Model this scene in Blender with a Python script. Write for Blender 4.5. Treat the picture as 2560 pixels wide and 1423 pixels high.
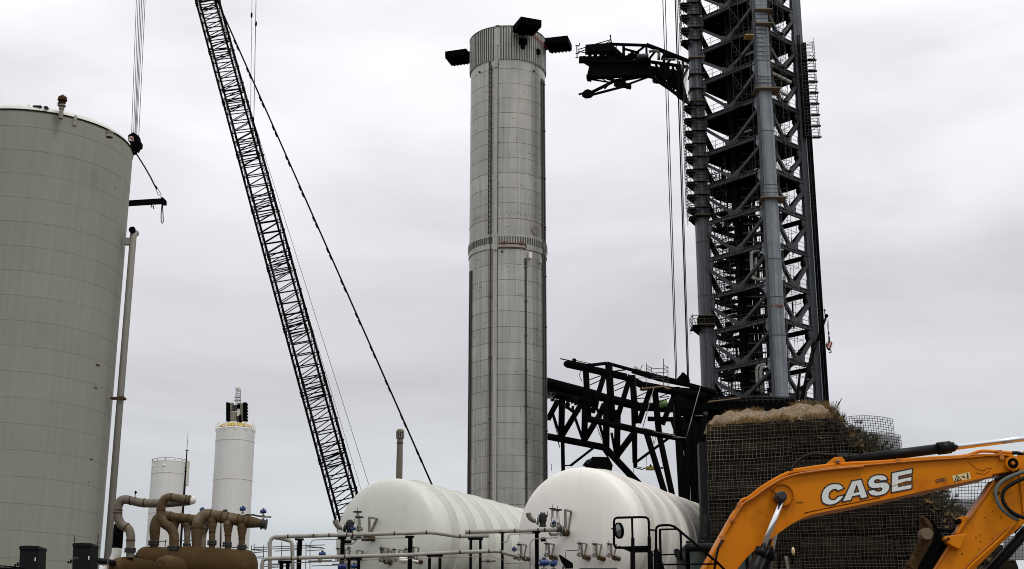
import bpy, math, random
from mathutils import Vector, Matrix
random.seed(7)
R = math.radians
sc = bpy.context.scene
for o in list(bpy.data.objects): bpy.data.objects.remove(o)
# ---------------------------------------------------------------- camera
FPX = 3500.0; TH = R(16.3); CX, CY = 1280.0, 711.5; CAMZ = 1.7
cd = bpy.data.cameras.new('camera'); cam = bpy.data.objects.new('camera', cd); sc.collection.objects.link(cam)
cd.sensor_width = 36.0; cd.lens = FPX/2560*36; cd.clip_start = 0.1; cd.clip_end = 9000
cam.location = (0, 0, CAMZ); cam.rotation_euler = (math.pi/2+TH, 0, 0); sc.camera = cam
# ---------------------------------------------------------------- sky
w = bpy.data.worlds.new('World'); sc.world = w; w.use_nodes = True
nt = w.node_tree; N = nt.nodes; L = nt.links
for n in list(N): N.remove(n)
out = N.new('ShaderNodeOutputWorld'); bg = N.new('ShaderNodeBackground'); bg.inputs['Strength'].default_value = 0.1
sky = N.new('ShaderNodeTexSky'); sky.sky_type = 'NISHITA'; sky.sun_disc = False
SUN_EL, SUN_AZ = R(58), R(140)
sky.sun_elevation = SUN_EL; sky.sun_rotation = SUN_AZ
tc = N.new('ShaderNodeTexCoord'); sx = N.new('ShaderNodeSeparateXYZ')
L.new(tc.outputs['Generated'], sx.inputs[0])
ramp = N.new('ShaderNodeValToRGB'); L.new(sx.outputs['Z'], ramp.inputs[0])
els = ramp.color_ramp.elements
stops = [(0.0, (6.3,6.5,6.9)), (0.10, (5.9,6.2,6.5)), (0.18, (6.2,6.3,6.6)), (0.27, (7.25,7.1,7.5)), (0.36, (8.85,8.7,9.15)), (0.46, (9.9,9.8,10.15)), (1.0, (10.8,10.8,11.0))]
els[0].position = 0; els[0].color = (*[c/12 for c in stops[0][1]], 1)
els[1].position = 1; els[1].color = (*[c/12 for c in stops[-1][1]], 1)
for p, c in stops[1:-1]:
    e = els.new(p); e.color = (*[k/12 for k in c], 1)
mp = N.new('ShaderNodeMapping'); mp.inputs['Scale'].default_value = (1.3, 1.3, 4.2); mp.inputs['Rotation'].default_value = (0, R(14), 0)
L.new(tc.outputs['Generated'], mp.inputs[0])
nz = N.new('ShaderNodeTexNoise'); nz.inputs['Scale'].default_value = 2.6; nz.inputs['Detail'].default_value = 5; nz.inputs['Roughness'].default_value = 0.5
nz.inputs['Distortion'].default_value = 0.4
L.new(mp.outputs[0], nz.inputs['Vector'])
mr = N.new('ShaderNodeMapRange'); mr.inputs['From Min'].default_value = 0.3; mr.inputs['From Max'].default_value = 0.7
mr.inputs['To Min'].default_value = 10.1; mr.inputs['To Max'].default_value = 13.9
L.new(nz.outputs['Fac'], mr.inputs['Value'])
vm = N.new('ShaderNodeVectorMath'); vm.operation = 'SCALE'; L.new(ramp.outputs[0], vm.inputs[0]); L.new(mr.outputs[0], vm.inputs['Scale'])
mx = N.new('ShaderNodeMixRGB'); mx.inputs['Fac'].default_value = 0.96
L.new(sky.outputs[0], mx.inputs[1]); L.new(vm.outputs[0], mx.inputs[2]); L.new(mx.outputs[0], bg.inputs[0]); L.new(bg.outputs[0], out.inputs[0])
# ---------------------------------------------------------------- sun (overcast)
ld = bpy.data.lights.new('sun', 'SUN'); ld.energy = 1.3; ld.angle = R(18); ld.color = (1, .965, .92)
sun = bpy.data.objects.new('sun', ld); sc.collection.objects.link(sun)
sd = Vector((math.sin(SUN_AZ)*math.cos(SUN_EL), math.cos(SUN_AZ)*math.cos(SUN_EL), math.sin(SUN_EL)))
sun.rotation_euler = sd.to_track_quat('Z', 'Y').to_euler()
sun.location = (60, -60, 120)
vs = sc.view_settings
sc.display_settings.display_device = 'sRGB'
vs.view_transform = 'Standard'; vs.look = 'None'; vs.gamma = 1; vs.exposure = 0.0; vs.use_curve_mapping = False
sc.render.engine = 'CYCLES'; sc.cycles.max_bounces = 5; sc.cycles.diffuse_bounces = 3
sc.cycles.pixel_filter_type = 'BLACKMAN_HARRIS'; sc.cycles.filter_width = 1.0
# ---------------------------------------------------------------- helpers
COL = sc.collection
ct, st = math.cos(TH), math.sin(TH)
def P(px, py, Y):
    x = (px-CX)/FPX; y = (CY-py)/FPX
    dx, dy, dz = x, ct - y*st, st + y*ct
    k = Y/dy
    return Vector((dx*k, Y, CAMZ+dz*k))
def zat(py, Y): return P(1280, py, Y).z
def S(px, Y, py=700): return px/FPX*Y*(1.0+0.28*(zat(py, Y)-CAMZ)/Y)     # pixels to metres at that distance
class MB:
    def __init__(s): s.v = []; s.f = []; s.sm = []
    def add(s, vs, fs, smooth=False):
        o = len(s.v); s.v += [tuple(v) for v in vs]; s.f += [tuple(i+o for i in f) for f in fs]; s.sm += [smooth]*len(fs); return s
    def tube(s, a, b, r, r2=None, n=8, caps=True, rot=0.0):
        a = Vector(a); b = Vector(b); r2 = r if r2 is None else r2
        d = (b-a)
        if d.length < 1e-6: return s
        q = d.to_track_quat('Z', 'Y'); vs = []
        for p, rr in ((a, r), (b, r2)):
            for i in range(n):
                t = 2*math.pi*i/n+rot; vs.append(p + q @ Vector((math.cos(t)*rr, math.sin(t)*rr, 0)))
        s.add(vs, [(i, (i+1) % n, n+(i+1) % n, n+i) for i in range(n)], n > 5)
        if caps:
            o = len(s.v)-2*n
            s.f += [tuple(o+i for i in reversed(range(n))), tuple(o+n+i for i in range(n))]; s.sm += [False, False]
        return s
    def path(s, pts, rs, n=12, caps=True):
        pts = [Vector(p) for p in pts]
        if not isinstance(rs, (list, tuple)): rs = [rs]*len(pts)
        m = len(pts); T = []
        for i in range(m):
            a = pts[max(i-1, 0)]; b = pts[min(i+1, m-1)]; T.append((b-a).normalized())
        up = Vector((0, 1, 0)) if abs(T[0].y) < .8 else Vector((1, 0, 0))
        u = (up - T[0]*up.dot(T[0])).normalized(); vs = []
        for i in range(m):
            u = (u - T[i]*u.dot(T[i])).normalized(); v = T[i].cross(u)
            for k in range(n):
                t = 2*math.pi*k/n; vs.append(pts[i]+(u*math.cos(t)+v*math.sin(t))*rs[i])
        fs = [(i*n+k, i*n+(k+1) % n, (i+1)*n+(k+1) % n, (i+1)*n+k) for i in range(m-1) for k in range(n)]
        s.add(vs, fs, True)
        if caps:
            o = len(s.v)-m*n
            s.f += [tuple(o+i for i in reversed(range(n))), tuple(o+(m-1)*n+i for i in range(n))]; s.sm += [False, False]
        return s
    def box(s, c, size, rz=0.0, M=None):
        c = Vector(c); hx, hy, hz = [k/2 for k in size]
        q = M if M is not None else Matrix.Rotation(rz, 3, 'Z')
        vs = [c + q @ Vector((x, y, z)) for x in (-hx, hx) for y in (-hy, hy) for z in (-hz, hz)]
        return s.add(vs, [(0, 1, 3, 2), (4, 6, 7, 5), (0, 4, 5, 1), (2, 3, 7, 6), (0, 2, 6, 4), (1, 5, 7, 3)])
    def bar(s, a, b, wd, ht, up=(0, 0, 1)):
        a = Vector(a); b = Vector(b); d = (b-a); Ln = d.length
        if Ln < 1e-5: return s
        d.normalize(); up = Vector(up)
        if abs(d.dot(up)) > .98: up = Vector((0, 1, 0))
        x = d.cross(up).normalized(); z = x.cross(d)
        M = Matrix((x, d, z)).transposed()
        return s.box((a+b)/2, (wd, Ln, ht), M=M)
    def lathe(s, c, prof, n=48, axis=(0, 0, 1), a0=0, a1=2*math.pi, smooth=True, crease=28):
        """surface of revolution; a bend sharper than crease degrees gets a hard edge"""
        c = Vector(c); q = Vector(axis).to_track_quat('Z', 'Y'); full = abs(a1-a0-2*math.pi) < 1e-6
        m = n if full else n+1; runs = [[prof[0]]]
        for k in range(1, len(prof)):
            runs[-1].append(prof[k])
            if k < len(prof)-1:
                d0 = Vector((prof[k][0]-prof[k-1][0], prof[k][1]-prof[k-1][1])); d1 = Vector((prof[k+1][0]-prof[k][0], prof[k+1][1]-prof[k][1]))
                if d0.length < 1e-7 or d1.length < 1e-7 or d0.angle(d1) > R(crease): runs.append([prof[k]])
        for run_ in runs:
            vs = []
            for r, z in run_:
                for i in range(m):
                    t = a0+(a1-a0)*i/n; vs.append(c+q @ Vector((math.cos(t)*r, math.sin(t)*r, z)))
            fs = []
            for j in range(len(run_)-1):
                for i in range(n):
                    k = (i+1) % m; fs.append((j*m+i, j*m+k, (j+1)*m+k, (j+1)*m+i))
            s.add(vs, fs, smooth)
        return s
    def prism(s, pts, off):
        """polygon (3D points, one plane) pushed along off"""
        pts = [Vector(p) for p in pts]; off = Vector(off); n = len(pts)
        return s.add(pts+[p+off for p in pts], [tuple(range(n)), tuple(reversed(range(n, 2*n)))] + [(i, i+n, (i+1) % n+n, (i+1) % n) for i in range(n)])
    def ball(s, c, r, n=12, m=8, sq=(1, 1, 1)):
        c = Vector(c); vs = []; fs = []
        for j in range(m+1):
            p = math.pi*j/m
            for i in range(n):
                t = 2*math.pi*i/n; vs.append(c+Vector((math.sin(p)*math.cos(t)*r*sq[0], math.sin(p)*math.sin(t)*r*sq[1], math.cos(p)*r*sq[2])))
        fs = [(j*n+i, (j+1)*n+i, (j+1)*n+(i+1) % n, j*n+(i+1) % n) for j in range(m) for i in range(n)]
        return s.add(vs, fs, True)
def wloc(o):
    v = Vector((0, 0, 0))
    while o is not None: v += o.location; o = o.parent
    return v
def link(name, mb, mat, parent=None, org=None, label=None, kind=None):
    """one mesh object; vertices are given in world coordinates"""
    base = wloc(parent) if parent else Vector((0, 0, 0))
    org = Vector(org) if org is not None else base
    me = bpy.data.meshes.new(name)
    me.from_pydata([tuple(Vector(v)-org) for v in mb.v], [], mb.f)
    me.polygons.foreach_set('use_smooth', mb.sm)
    me.materials.append(mat); me.update()
    o = bpy.data.objects.new(name, me); COL.objects.link(o)
    o.parent = parent; o.location = org-base
    if label: o['label'] = label
    if kind: o['kind'] = kind
    return o
def tag(o, label, cat, group=None):
    o['label'] = label; o['category'] = cat
    if group: o['group'] = group
    return o
def thing(name, label, cat, loc, group=None):
    o = bpy.data.objects.new(name, None); COL.objects.link(o); o.location = loc
    o.empty_display_size = .3
    return tag(o, label, cat, group)
def copy_tree(o, delta, parent=None):
    c = o.copy(); COL.objects.link(c); c.parent = parent
    if parent is None: c.location = o.location+Vector(delta)
    for ch in list(o.children): copy_tree(ch, delta, c)
    return c
# ---------------------------------------------------------------- materials
def mat(name, col, rough=.6, metal=0.0, var=.12, scale=1.5, bump=.0, bscale=20, stretch=(1, 1, 1), col2=None, fac=.0, orand=0.0, spec=.5, streak=0.0):
    m = bpy.data.materials.new(name); m.use_nodes = True; t = m.node_tree; n = t.nodes; l = t.links
    b = n['Principled BSDF']; b.inputs['Roughness'].default_value = rough; b.inputs['Metallic'].default_value = metal
    b.inputs['Specular IOR Level'].default_value = spec
    g = n.new('ShaderNodeNewGeometry'); mp = n.new('ShaderNodeMapping'); mp.inputs['Scale'].default_value = stretch
    l.new(g.outputs['Position'], mp.inputs[0])
    z = n.new('ShaderNodeTexNoise'); z.inputs['Scale'].default_value = scale; z.inputs['Detail'].default_value = 6; z.inputs['Roughness'].default_value = .6
    l.new(mp.outputs[0], z.inputs['Vector'])
    r = n.new('ShaderNodeMapRange'); r.inputs['From Min'].default_value = .25; r.inputs['From Max'].default_value = .75
    r.inputs['To Min'].default_value = 1-var; r.inputs['To Max'].default_value = 1+var; l.new(z.outputs['Fac'], r.inputs['Value'])
    v = n.new('ShaderNodeVectorMath'); v.operation = 'SCALE'; v.inputs[0].default_value = col; l.new(r.outputs[0], v.inputs['Scale'])
    last = v.outputs[0]
    if orand:
        oi = n.new('ShaderNodeObjectInfo'); r2 = n.new('ShaderNodeMapRange'); r2.inputs['To Min'].default_value = 1-orand; r2.inputs['To Max'].default_value = 1+orand
        l.new(oi.outputs['Random'], r2.inputs['Value']); v2 = n.new('ShaderNodeVectorMath'); v2.operation = 'SCALE'
        l.new(last, v2.inputs[0]); l.new(r2.outputs[0], v2.inputs['Scale']); last = v2.outputs[0]
    if streak:
        mp2 = n.new('ShaderNodeMapping'); mp2.inputs['Scale'].default_value = (3.2, 3.2, .07); l.new(g.outputs['Position'], mp2.inputs[0])
        z2 = n.new('ShaderNodeTexNoise'); z2.inputs['Scale'].default_value = 1.0; z2.inputs['Detail'].default_value = 4; l.new(mp2.outputs[0], z2.inputs['Vector'])
        r3 = n.new('ShaderNodeMapRange'); r3.inputs['From Min'].default_value = .3; r3.inputs['From Max'].default_value = .7
        r3.inputs['To Min'].default_value = 1-streak; r3.inputs['To Max'].default_value = 1+streak*.4; l.new(z2.outputs['Fac'], r3.inputs['Value'])
        v3 = n.new('ShaderNodeVectorMath'); v3.operation = 'SCALE'; l.new(last, v3.inputs[0]); l.new(r3.outputs[0], v3.inputs['Scale']); last = v3.outputs[0]
    if col2:
        z4 = n.new('ShaderNodeTexNoise'); z4.inputs['Scale'].default_value = scale*.6; z4.inputs['Detail'].default_value = 8; z4.inputs['Roughness'].default_value = .7
        mp4 = n.new('ShaderNodeMapping'); mp4.inputs['Location'].default_value = (7, 3, 5); l.new(g.outputs['Position'], mp4.inputs[0]); l.new(mp4.outputs[0], z4.inputs['Vector'])
        r4 = n.new('ShaderNodeMapRange'); r4.inputs['From Min'].default_value = .62-fac*.3; r4.inputs['From Max'].default_value = .74-fac*.2; l.new(z4.outputs['Fac'], r4.inputs['Value'])
        mm = n.new('ShaderNodeMixRGB'); mm.inputs[2].default_value = (*col2, 1); l.new(r4.outputs[0], mm.inputs[0]); l.new(last, mm.inputs[1]); last = mm.outputs[0]
    l.new(last, b.inputs['Base Color'])
    if bump:
        z5 = n.new('ShaderNodeTexNoise'); z5.inputs['Scale'].default_value = bscale; z5.inputs['Detail'].default_value = 5; l.new(g.outputs['Position'], z5.inputs['Vector'])
        bp = n.new('ShaderNodeBump'); bp.inputs['Strength'].default_value = bump; bp.inputs['Distance'].default_value = .05; l.new(z5.outputs['Fac'], bp.inputs['Height']); l.new(bp.outputs[0], b.inputs['Normal'])
    return m
M = {}
M['ground'] = mat('gravel_ground', (.11, .095, .078), .95, var=.3, scale=.4, bump=.4, bscale=6)
M['tankgrey'] = mat('tank_paint', (.218, .222, .178), .6, var=.06, scale=.25, orand=.02, streak=.09, bump=.06, bscale=.6)
M['tanktop'] = mat('lit_roof_and_pale_tone', (.62, .62, .57), .6, var=.05)  # roof's upward light put into the colour; true pale for dome and stones
M['tanktrim'] = mat('tank_trim_paint', (.22, .21, .18), .6, var=.08, scale=3)
M['steel'] = mat('booster_stainless_steel', (.36, .352, .312), .36, metal=.6, var=.11, scale=.5, orand=.085, streak=.22, bump=.08, bscale=1.2)
M['steel_dark'] = mat('booster_pipe_dark', (.035, .033, .032), .5, var=.2)
M['steel_mid'] = mat('raceway_cover', (.37, .36, .325), .5, metal=.2, var=.1, scale=.8, streak=.15)
M['stringer'] = mat('stringer_steel', (.37, .365, .335), .45, metal=.3, var=.12, orand=.08)
M['rust'] = mat('rusty_pipe', (.14, .055, .03), .8, var=.3, scale=8)
M['black'] = mat('black_steel_paint', (.0022, .0022, .0026), .85, var=.25, scale=1, spec=.04)
M['blackcrane'] = mat('crane_paint', (.003, .003, .0035), .85, var=.2, spec=.04)
M['fin'] = mat('grid_fin_black', (.002, .002, .0024), .9, var=.2, spec=.03)
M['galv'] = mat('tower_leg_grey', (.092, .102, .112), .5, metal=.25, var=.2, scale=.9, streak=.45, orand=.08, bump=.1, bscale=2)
M['galvfront'] = mat('tower_near_leg_highlight', (.155, .176, .195), .45, metal=.35, var=.22, scale=.9, streak=.4, orand=.14, bump=.1, bscale=2)  # lighter copy of the leg grey, bluish highlight put into the colour
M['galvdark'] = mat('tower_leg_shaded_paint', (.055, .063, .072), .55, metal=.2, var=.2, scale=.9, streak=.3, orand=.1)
M['galvlight'] = mat('tower_gusset_grey', (.19, .215, .235), .5, metal=.25, var=.2, scale=1.5, orand=.2)
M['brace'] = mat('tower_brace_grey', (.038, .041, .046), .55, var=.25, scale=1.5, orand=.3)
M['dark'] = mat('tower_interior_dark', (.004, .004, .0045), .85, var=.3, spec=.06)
M['scaf'] = mat('scaffold_tube', (.02, .019, .018), .6, var=.3, scale=3)
M['plank'] = mat('scaffold_plank', (.17, .12, .07), .8, var=.3, scale=4)
M['whitepipe'] = mat('white_pipe_paint', (.55, .53, .47), .5, var=.12, scale=2)
M['white'] = mat('white_tank_paint', (.62, .62, .595), .5, var=.04, scale=.3, streak=.05)
M['bullet'] = mat('bullet_white_paint', (.77, .75, .69), .42, var=.06, scale=.5, col2=(.64, .60, .50), fac=.02, streak=.06, bump=.05, bscale=1.5)
M['bullet2'] = mat('bullet_greenish_white_paint', (.57, .585, .515), .42, var=.06, scale=.5, col2=(.50, .49, .38), fac=.04, streak=.06, bump=.05, bscale=1.5)
M['band2'] = mat('bullet_band_cream_shade', (.545, .52, .455), .6, var=.12, scale=1.2)  # shading of the ribbed profile put into a darker cream
M['band'] = mat('bullet_band_shade', (.46, .47, .415), .6, var=.1, scale=1.2)  # greyer tone paints in the shade on the rib slopes
M['pipe'] = mat('pipe_beige_paint', (.285, .275, .24), .5, var=.18, scale=2.5, col2=(.14, .11, .08), fac=.1)
M['brown'] = mat('rusty_brown_vessel', (.058, .034, .012), .75, var=.25, scale=1.5, col2=(.10, .064, .028), fac=.25, bump=.12, bscale=9, spec=.08)
M['brownpipe'] = mat('weathered_brown_pipe', (.078, .050, .022), .6, var=.28, scale=1.3, col2=(.21, .18, .13), fac=.28, bump=.05, bscale=14, spec=.15)
M['greypipe'] = mat('weathered_grey_pipe', (.135, .115, .085), .5, var=.25, scale=2, col2=(.10, .068, .038), fac=.2, spec=.3)
M['flange'] = mat('flange_dark', (.022, .023, .025), .5, metal=.3, var=.3, scale=8)
M['blue'] = mat('actuator_blue', (.006, .03, .14), .4, var=.15, scale=4)
M['valve'] = mat('valve_steel', (.20, .18, .15), .5, metal=.3, var=.3, scale=9)
M['chrome'] = mat('hydraulic_chrome', (.75, .76, .78), .18, metal=1.0, var=.03)
M['orange'] = mat('excavator_orange', (.57, .178, .0), .42, var=.1, scale=1.6, col2=(.37, .105, .002), fac=.15, bump=.02, bscale=6, spec=.14)
M['orangeworn'] = mat('excavator_orange_worn', (.44, .13, .004), .5, var=.12, scale=3, col2=(.11, .05, .02), fac=.04, bump=.03, bscale=8)
M['rubber'] = mat('black_hose_rubber', (.005, .005, .006), .5, var=.2, spec=.12)
M['hosegrey'] = mat('grey_hose', (.09, .10, .09), .6, var=.2)
M['blackcyl'] = mat('cylinder_barrel_black', (.005, .005, .006), .4, var=.15, spec=.14)
M['decal'] = mat('decal_white', (.62, .66, .63), .5, var=.05, scale=6)
M['decalblack'] = mat('decal_black', (.008, .008, .012), .5, var=.1)
M['decalyellow'] = mat('decal_cream', (.60, .50, .22), .5, var=.08, scale=20)
M['bucket'] = mat('bucket_rusty_brown', (.045, .024, .009), .85, spec=.1, var=.4, scale=7, col2=(.10, .062, .03), fac=.3, bump=.4, bscale=16)
M['pin'] = mat('bucket_pin_steel', (.12, .085, .05), .7, metal=.1, var=.2, scale=12)
M['cab'] = mat('cab_black_plastic', (.0045, .005, .006), .6, var=.15, spec=.15)
M['soil'] = mat('basket_dark_soil', (.014, .0105, .007), .95, var=.6, scale=4, orand=.5, bump=1, bscale=9, col2=(.034, .024, .012), fac=.35, spec=.0)
M['wire'] = mat('galvanised_wire', (.10, .09, .078), .6, var=.7, scale=.9, orand=.35, spec=.1)
M['wiredark'] = mat('loose_mesh_wire', (.022, .022, .024), .6, var=.2)
M['dirt'] = mat('sandy_dirt', (.155, .105, .055), .95, var=.55, scale=3.5, bump=1, bscale=9, col2=(.42, .36, .27), fac=.05)
M['grass'] = mat('dry_grass', (.22, .135, .05), .9, var=.5, scale=3, col2=(.07, .085, .03), fac=.3)
M['weeds'] = mat('dark_weeds', (.03, .027, .012), .9, var=.5, scale=3, col2=(.12, .07, .03), fac=.3)
M['fabric'] = mat('white_sheet', (.55, .56, .56), .8, var=.08, scale=2)
M['red'] = mat('warning_red', (.30, .035, .02), .5, var=.1)
M['yellow'] = mat('platform_yellow', (.42, .30, .06), .6, var=.2, scale=4)
M['green'] = mat('sheave_green', (.16, .26, .09), .6, var=.2, scale=2)
fm = M['fabric']; fn_ = fm.node_tree.nodes; tl_ = fn_.new('ShaderNodeBsdfTranslucent'); tl_.inputs[0].default_value = (.75, .76, .78, 1); ms_ = fn_.new('ShaderNodeMixShader'); ms_.inputs[0].default_value = .65
fo_ = fn_['Material Output']; fm.node_tree.links.new(fn_['Principled BSDF'].outputs[0], ms_.inputs[1]); fm.node_tree.links.new(tl_.outputs[0], ms_.inputs[2]); fm.node_tree.links.new(ms_.outputs[0], fo_.inputs[0])
M['mirror'] = mat('mirror_glass_dark', (.22, .24, .23), .12, metal=.9, var=.05)
g = bpy.data.materials.new('cab_glass'); g.use_nodes = True; b = g.node_tree.nodes['Principled BSDF']
b.inputs['Base Color'].default_value = (.045, .10, .095, 1); b.inputs['Roughness'].default_value = .06; b.inputs['Metallic'].default_value = 0
b.inputs['Transmission Weight'].default_value = .35; b.inputs['IOR'].default_value = 1.45
M['glass'] = g
# ---------------------------------------------------------------- ground
mb = MB(); mb.add([(-6000, -3000, 0), (6000, -3000, 0), (6000, 8000, 0), (-6000, 8000, 0)], [(0, 1, 2, 3)])
gr = link('ground', mb, M['ground']); gr['kind'] = 'structure'
# ================================================================ BOOSTER
BX, BY, BR = -.5, 156.0, 4.50
YF = BY-BR
ZT = zat(66, YF)
boo = thing('booster_stage', 'tall stainless steel rocket booster of stacked rings with three black grid fins at its top', 'rocket booster', (BX, BY, 9))
# pixel rows of the ring joints at the front of the cylinder
ys = [150.0]; y = 171.0; k = 0
rows = []
while y < 1330:
    rows.append(y); y += 36.6+4.6*(y-171)/1010
joint = [zat(150, YF)]+[zat(r, YF) for r in rows]
random.seed(3)
zs = joint+[20.0, 18.1, 16.2, 14.3, 12.4, 10.5, 9.0]
zs = [z for z in zs if z > 0]; zs = sorted(zs, reverse=True)
for i in range(len(zs)-1):
    a, b = zs[i], zs[i+1]
    if a-b < .3: continue
    dr = random.uniform(-.006, .006)
    mb = MB(); mb.lathe((BX, BY, 0), [(BR-.05, a), (BR-.05, a-.014), (BR+dr, a-.03), (BR+dr+.004, (a+b)/2), (BR+dr, b+.025), (BR-.05, b)], 72)
    link('steel_ring', mb, M['steel'], boo)
def cyl_pt(a, r, z):      # a: angle from the side facing the camera, positive to the right
    return Vector((BX+math.sin(a)*r, BY-math.cos(a)*r, z))
zb = zat(150, YF)
# ribbed top section
mb = MB(); mb.lathe((BX, BY, 0), [(BR+.02, zb+.02), (BR+.07, zb+.06), (BR+.07, ZT), (BR-.05, ZT), (BR-.05, ZT-1.5)], 72)
link('top_ring', mb, M['steel'], boo)
mb = MB(); mb.lathe((BX, BY, 0), [(BR+.10, zb+1.9), (BR+.105, zb+1.92), (BR+.075, zb+1.94)], 72); link('weld_line', mb, M['steel_dark'], boo)
nS = 92
for i in range(nS):
    a = 2*math.pi*i/nS
    d = (a+math.pi) % (2*math.pi)-math.pi
    if abs(d) > R(100) or abs(d-R(-17.5)) < R(4): continue
    mb = MB(); dz = .12 if i % 2 else .0
    mb.box(cyl_pt(a, BR+.11, (zb+.12+ZT-.08)/2), (.12, .10, ZT-zb-.2-dz), rz=a)
    mb.box(cyl_pt(a, BR+.10, zb+.13), (.17, .07, .14), rz=a)
    link('stringer', mb, M['stringer'], boo)
    mb = MB(); mb.box(cyl_pt(a+R(1.45), BR+.075, (zb+.3+ZT-.1)/2), (.13, .012, ZT-zb-.40), rz=a+R(1)); mb.box(cyl_pt(a+R(1.4), BR+.09, zb+.16), (.15, .05, .26), rz=a+R(1.4)); link('stringer_gap', mb, M['steel_dark'], boo)
mb = MB(); mb.lathe((BX, BY, 0), [(BR-.04, ZT), (BR+.20, ZT), (BR+.20, ZT+.05), (BR-.04, ZT+.05)], 72); link('rim', mb, M['stringer'], boo)
# mid band with short stringers
z1, z2 = zat(583, YF), zat(621, YF)
mb = MB(); mb.lathe((BX, BY, 0), [(BR-.01, z2), (BR+.09, z2+.02), (BR+.09, z1-.02), (BR-.01, z1)], 72); link('common_band', mb, M['steel'], boo)
za, zc = zat(590, YF), zat(607, YF)
for i in range(100):
    a = R(-95)+R(190)*i/99
    if abs(a-R(-17.5)) < R(4.5): continue
    mb = MB(); mb.box(cyl_pt(a, BR+.12, (za+zc)/2), (.05, .05, za-zc-.05), rz=a); mb.box(cyl_pt(a+R(.9), BR+.095, (za+zc)/2), (.045, .014, za-zc), rz=a)
    link('band_stringer', mb, M['steel_dark'] if i % 2 else M['stringer'], boo)
def vline(name, deg, y0, y1, wd, th, m, r=BR, bolts=None):
    a = R(deg); p, q = zat(y0, YF), (zat(y1, YF) if y1 < 1400 else 9.3)
    mb = MB(); mb.box(cyl_pt(a, r+th/2, (p+q)/2), (wd, th, p-q), rz=a)
    o = link(name, mb, m, boo)
    if bolts:
        z = p-.5
        while z > q:
            mb2 = MB(); mb2.box(cyl_pt(a, r+th, z), (wd*1.9, .1, .16), rz=a); link('pipe_clamp', mb2, m, o); z -= bolts
    return o
vline('raceway_cover', -17.5, 168, 2000, .42, .16, M['steel_mid'])
vline('raceway_cover', -17.5, 150, 168, .50, .26, M['steel_mid'])
vline('raceway_cover', -17.5, 112, 150, .34, .26, M['steel_mid'])
vline('raceway_cover', -17.5, 583, 625, .50, .3, M['steel_mid'])
vline('external_pipe', -14.6, 150, 585, .07, .09, M['steel_dark'], bolts=5)
vline('external_pipe', -14.8, 625, 2000, .06, .08, M['steel_dark'], bolts=6)
vline('external_pipe', -25.3, 160, 2000, .13, .16, M['steel_dark'], bolts=7)
vline('ladder_rail', -29.2, 106, 590, .05, .10, M['steel_dark'])
vline('ladder_rail', -27.0, 106, 160, .05, .10, M['steel_dark'])
vline('seam_strip', -28.6, 590, 2000, .07, .03, M['valve'])
vline('seam_strip', -22.6, 625, 2000, .05, .03, M['valve'])
z = zat(106, YF)
while z > zat(585, YF):
    mb = MB(); mb.box(cyl_pt(R(-28.2), BR+.06, z), (.24, .07, .07), rz=R(-28.2)); link('ladder_rung', mb, M['steel_dark'], boo); z -= .62
vline('external_pipe', 63, 176, 2000, .14, .18, M['steel_dark'], bolts=6)
vline('external_pipe', 70, 176, 2000, .18, .18, M['steel_dark'], bolts=6)
vline('external_pipe', 27, 655, 2000, .15, .16, M['steel_dark'], bolts=4)
vline('external_pipe', 27, 643, 657, .25, .2, M['steel_dark'])
vline('external_pipe', -66, 660, 2000, .10, .16, M['steel_dark'], bolts=5)
vline('external_pipe', -71, 660, 2000, .10, .16, M['steel_dark'])
# transfer pipe under the band, hatch, vents
mb = MB(); zz = zat(609, YF); mb.path([cyl_pt(R(a), BR+.18, zz) for a in (-13, -5, 3, 12, 22, 26)]+[cyl_pt(R(27.5), BR+.18, zz-.25), cyl_pt(R(26), BR+.18, zz-.45)]+[cyl_pt(R(a), BR+.16, zz-.45) for a in (22, 12, 3, -5, -13)], .06, 8)
link('transfer_pipe', mb, M['rust'], boo)
for a in (-5, 20):
    mb = MB(); mb.box(cyl_pt(R(a), BR+.2, zz+.05), (.5, .18, .26), rz=R(a)); link('pipe_box', mb, M['rust'], boo)
for a, yy, m_ in ((33, 634, 'bullet'), (52, 640, 'steel_mid')):
    mb = MB(); mb.box(cyl_pt(R(a), BR+.18, zat(yy, YF)), (.34, .3, .6), rz=R(a)); mb.box(cyl_pt(R(a), BR+.2, zat(yy, YF)-.36), (.30, .34, .12), rz=R(a))
    link('vent_box', mb, M[m_], boo)
def ringmark(name, deg, yy, r1, m_='steel_dark'):
    a = R(deg); c = cyl_pt(a, BR+.012, zat(yy, YF)); d = Vector((math.sin(a), -math.cos(a), 0))
    mb = MB(); mb.lathe(c, [(r1-.05, .02), (r1, .03), (r1+.05, .02)], 20, axis=d); link(name, mb, M[m_], boo)
ringmark('port', -8, 629, .12); ringmark('hatch_ring', 45, 569, .55, 'valve'); ringmark('hatch_ring', 45, 569, .33, 'valve')
for s in (-1, 1):
    mb = MB(); mb.box(cyl_pt(R(45+s*9), BR+.01, zat(568, YF)), (.04, .03, 2.1), rz=R(45+s*9)); link('hatch_edge', mb, M['valve'], boo)
for a in (-48, 43):
    mb = MB(); c = cyl_pt(R(a), BR+.09, zat(167, YF)); mb.ball(c, .13, 10, 6); link('port', mb, M['steel_dark'], boo)
studs = []
random.seed(11)
for i in range(95):
    a = R(random.uniform(-60, 58)); z = random.uniform(zat(1250, YF), zat(175, YF))
    if abs(a-R(-20)) < R(10): continue
    mb = MB(); v = random.random() < .5; n_ = random.choice((2, 2, 3))
    for j in range(n_):
        mb.box(cyl_pt(a+(0 if v else j*R(2.0)), BR+.012, z-(j*.28 if v else 0)), (.06, .03, .07), rz=a)
    studs.append(mb)
z = zat(545, YF)
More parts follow.
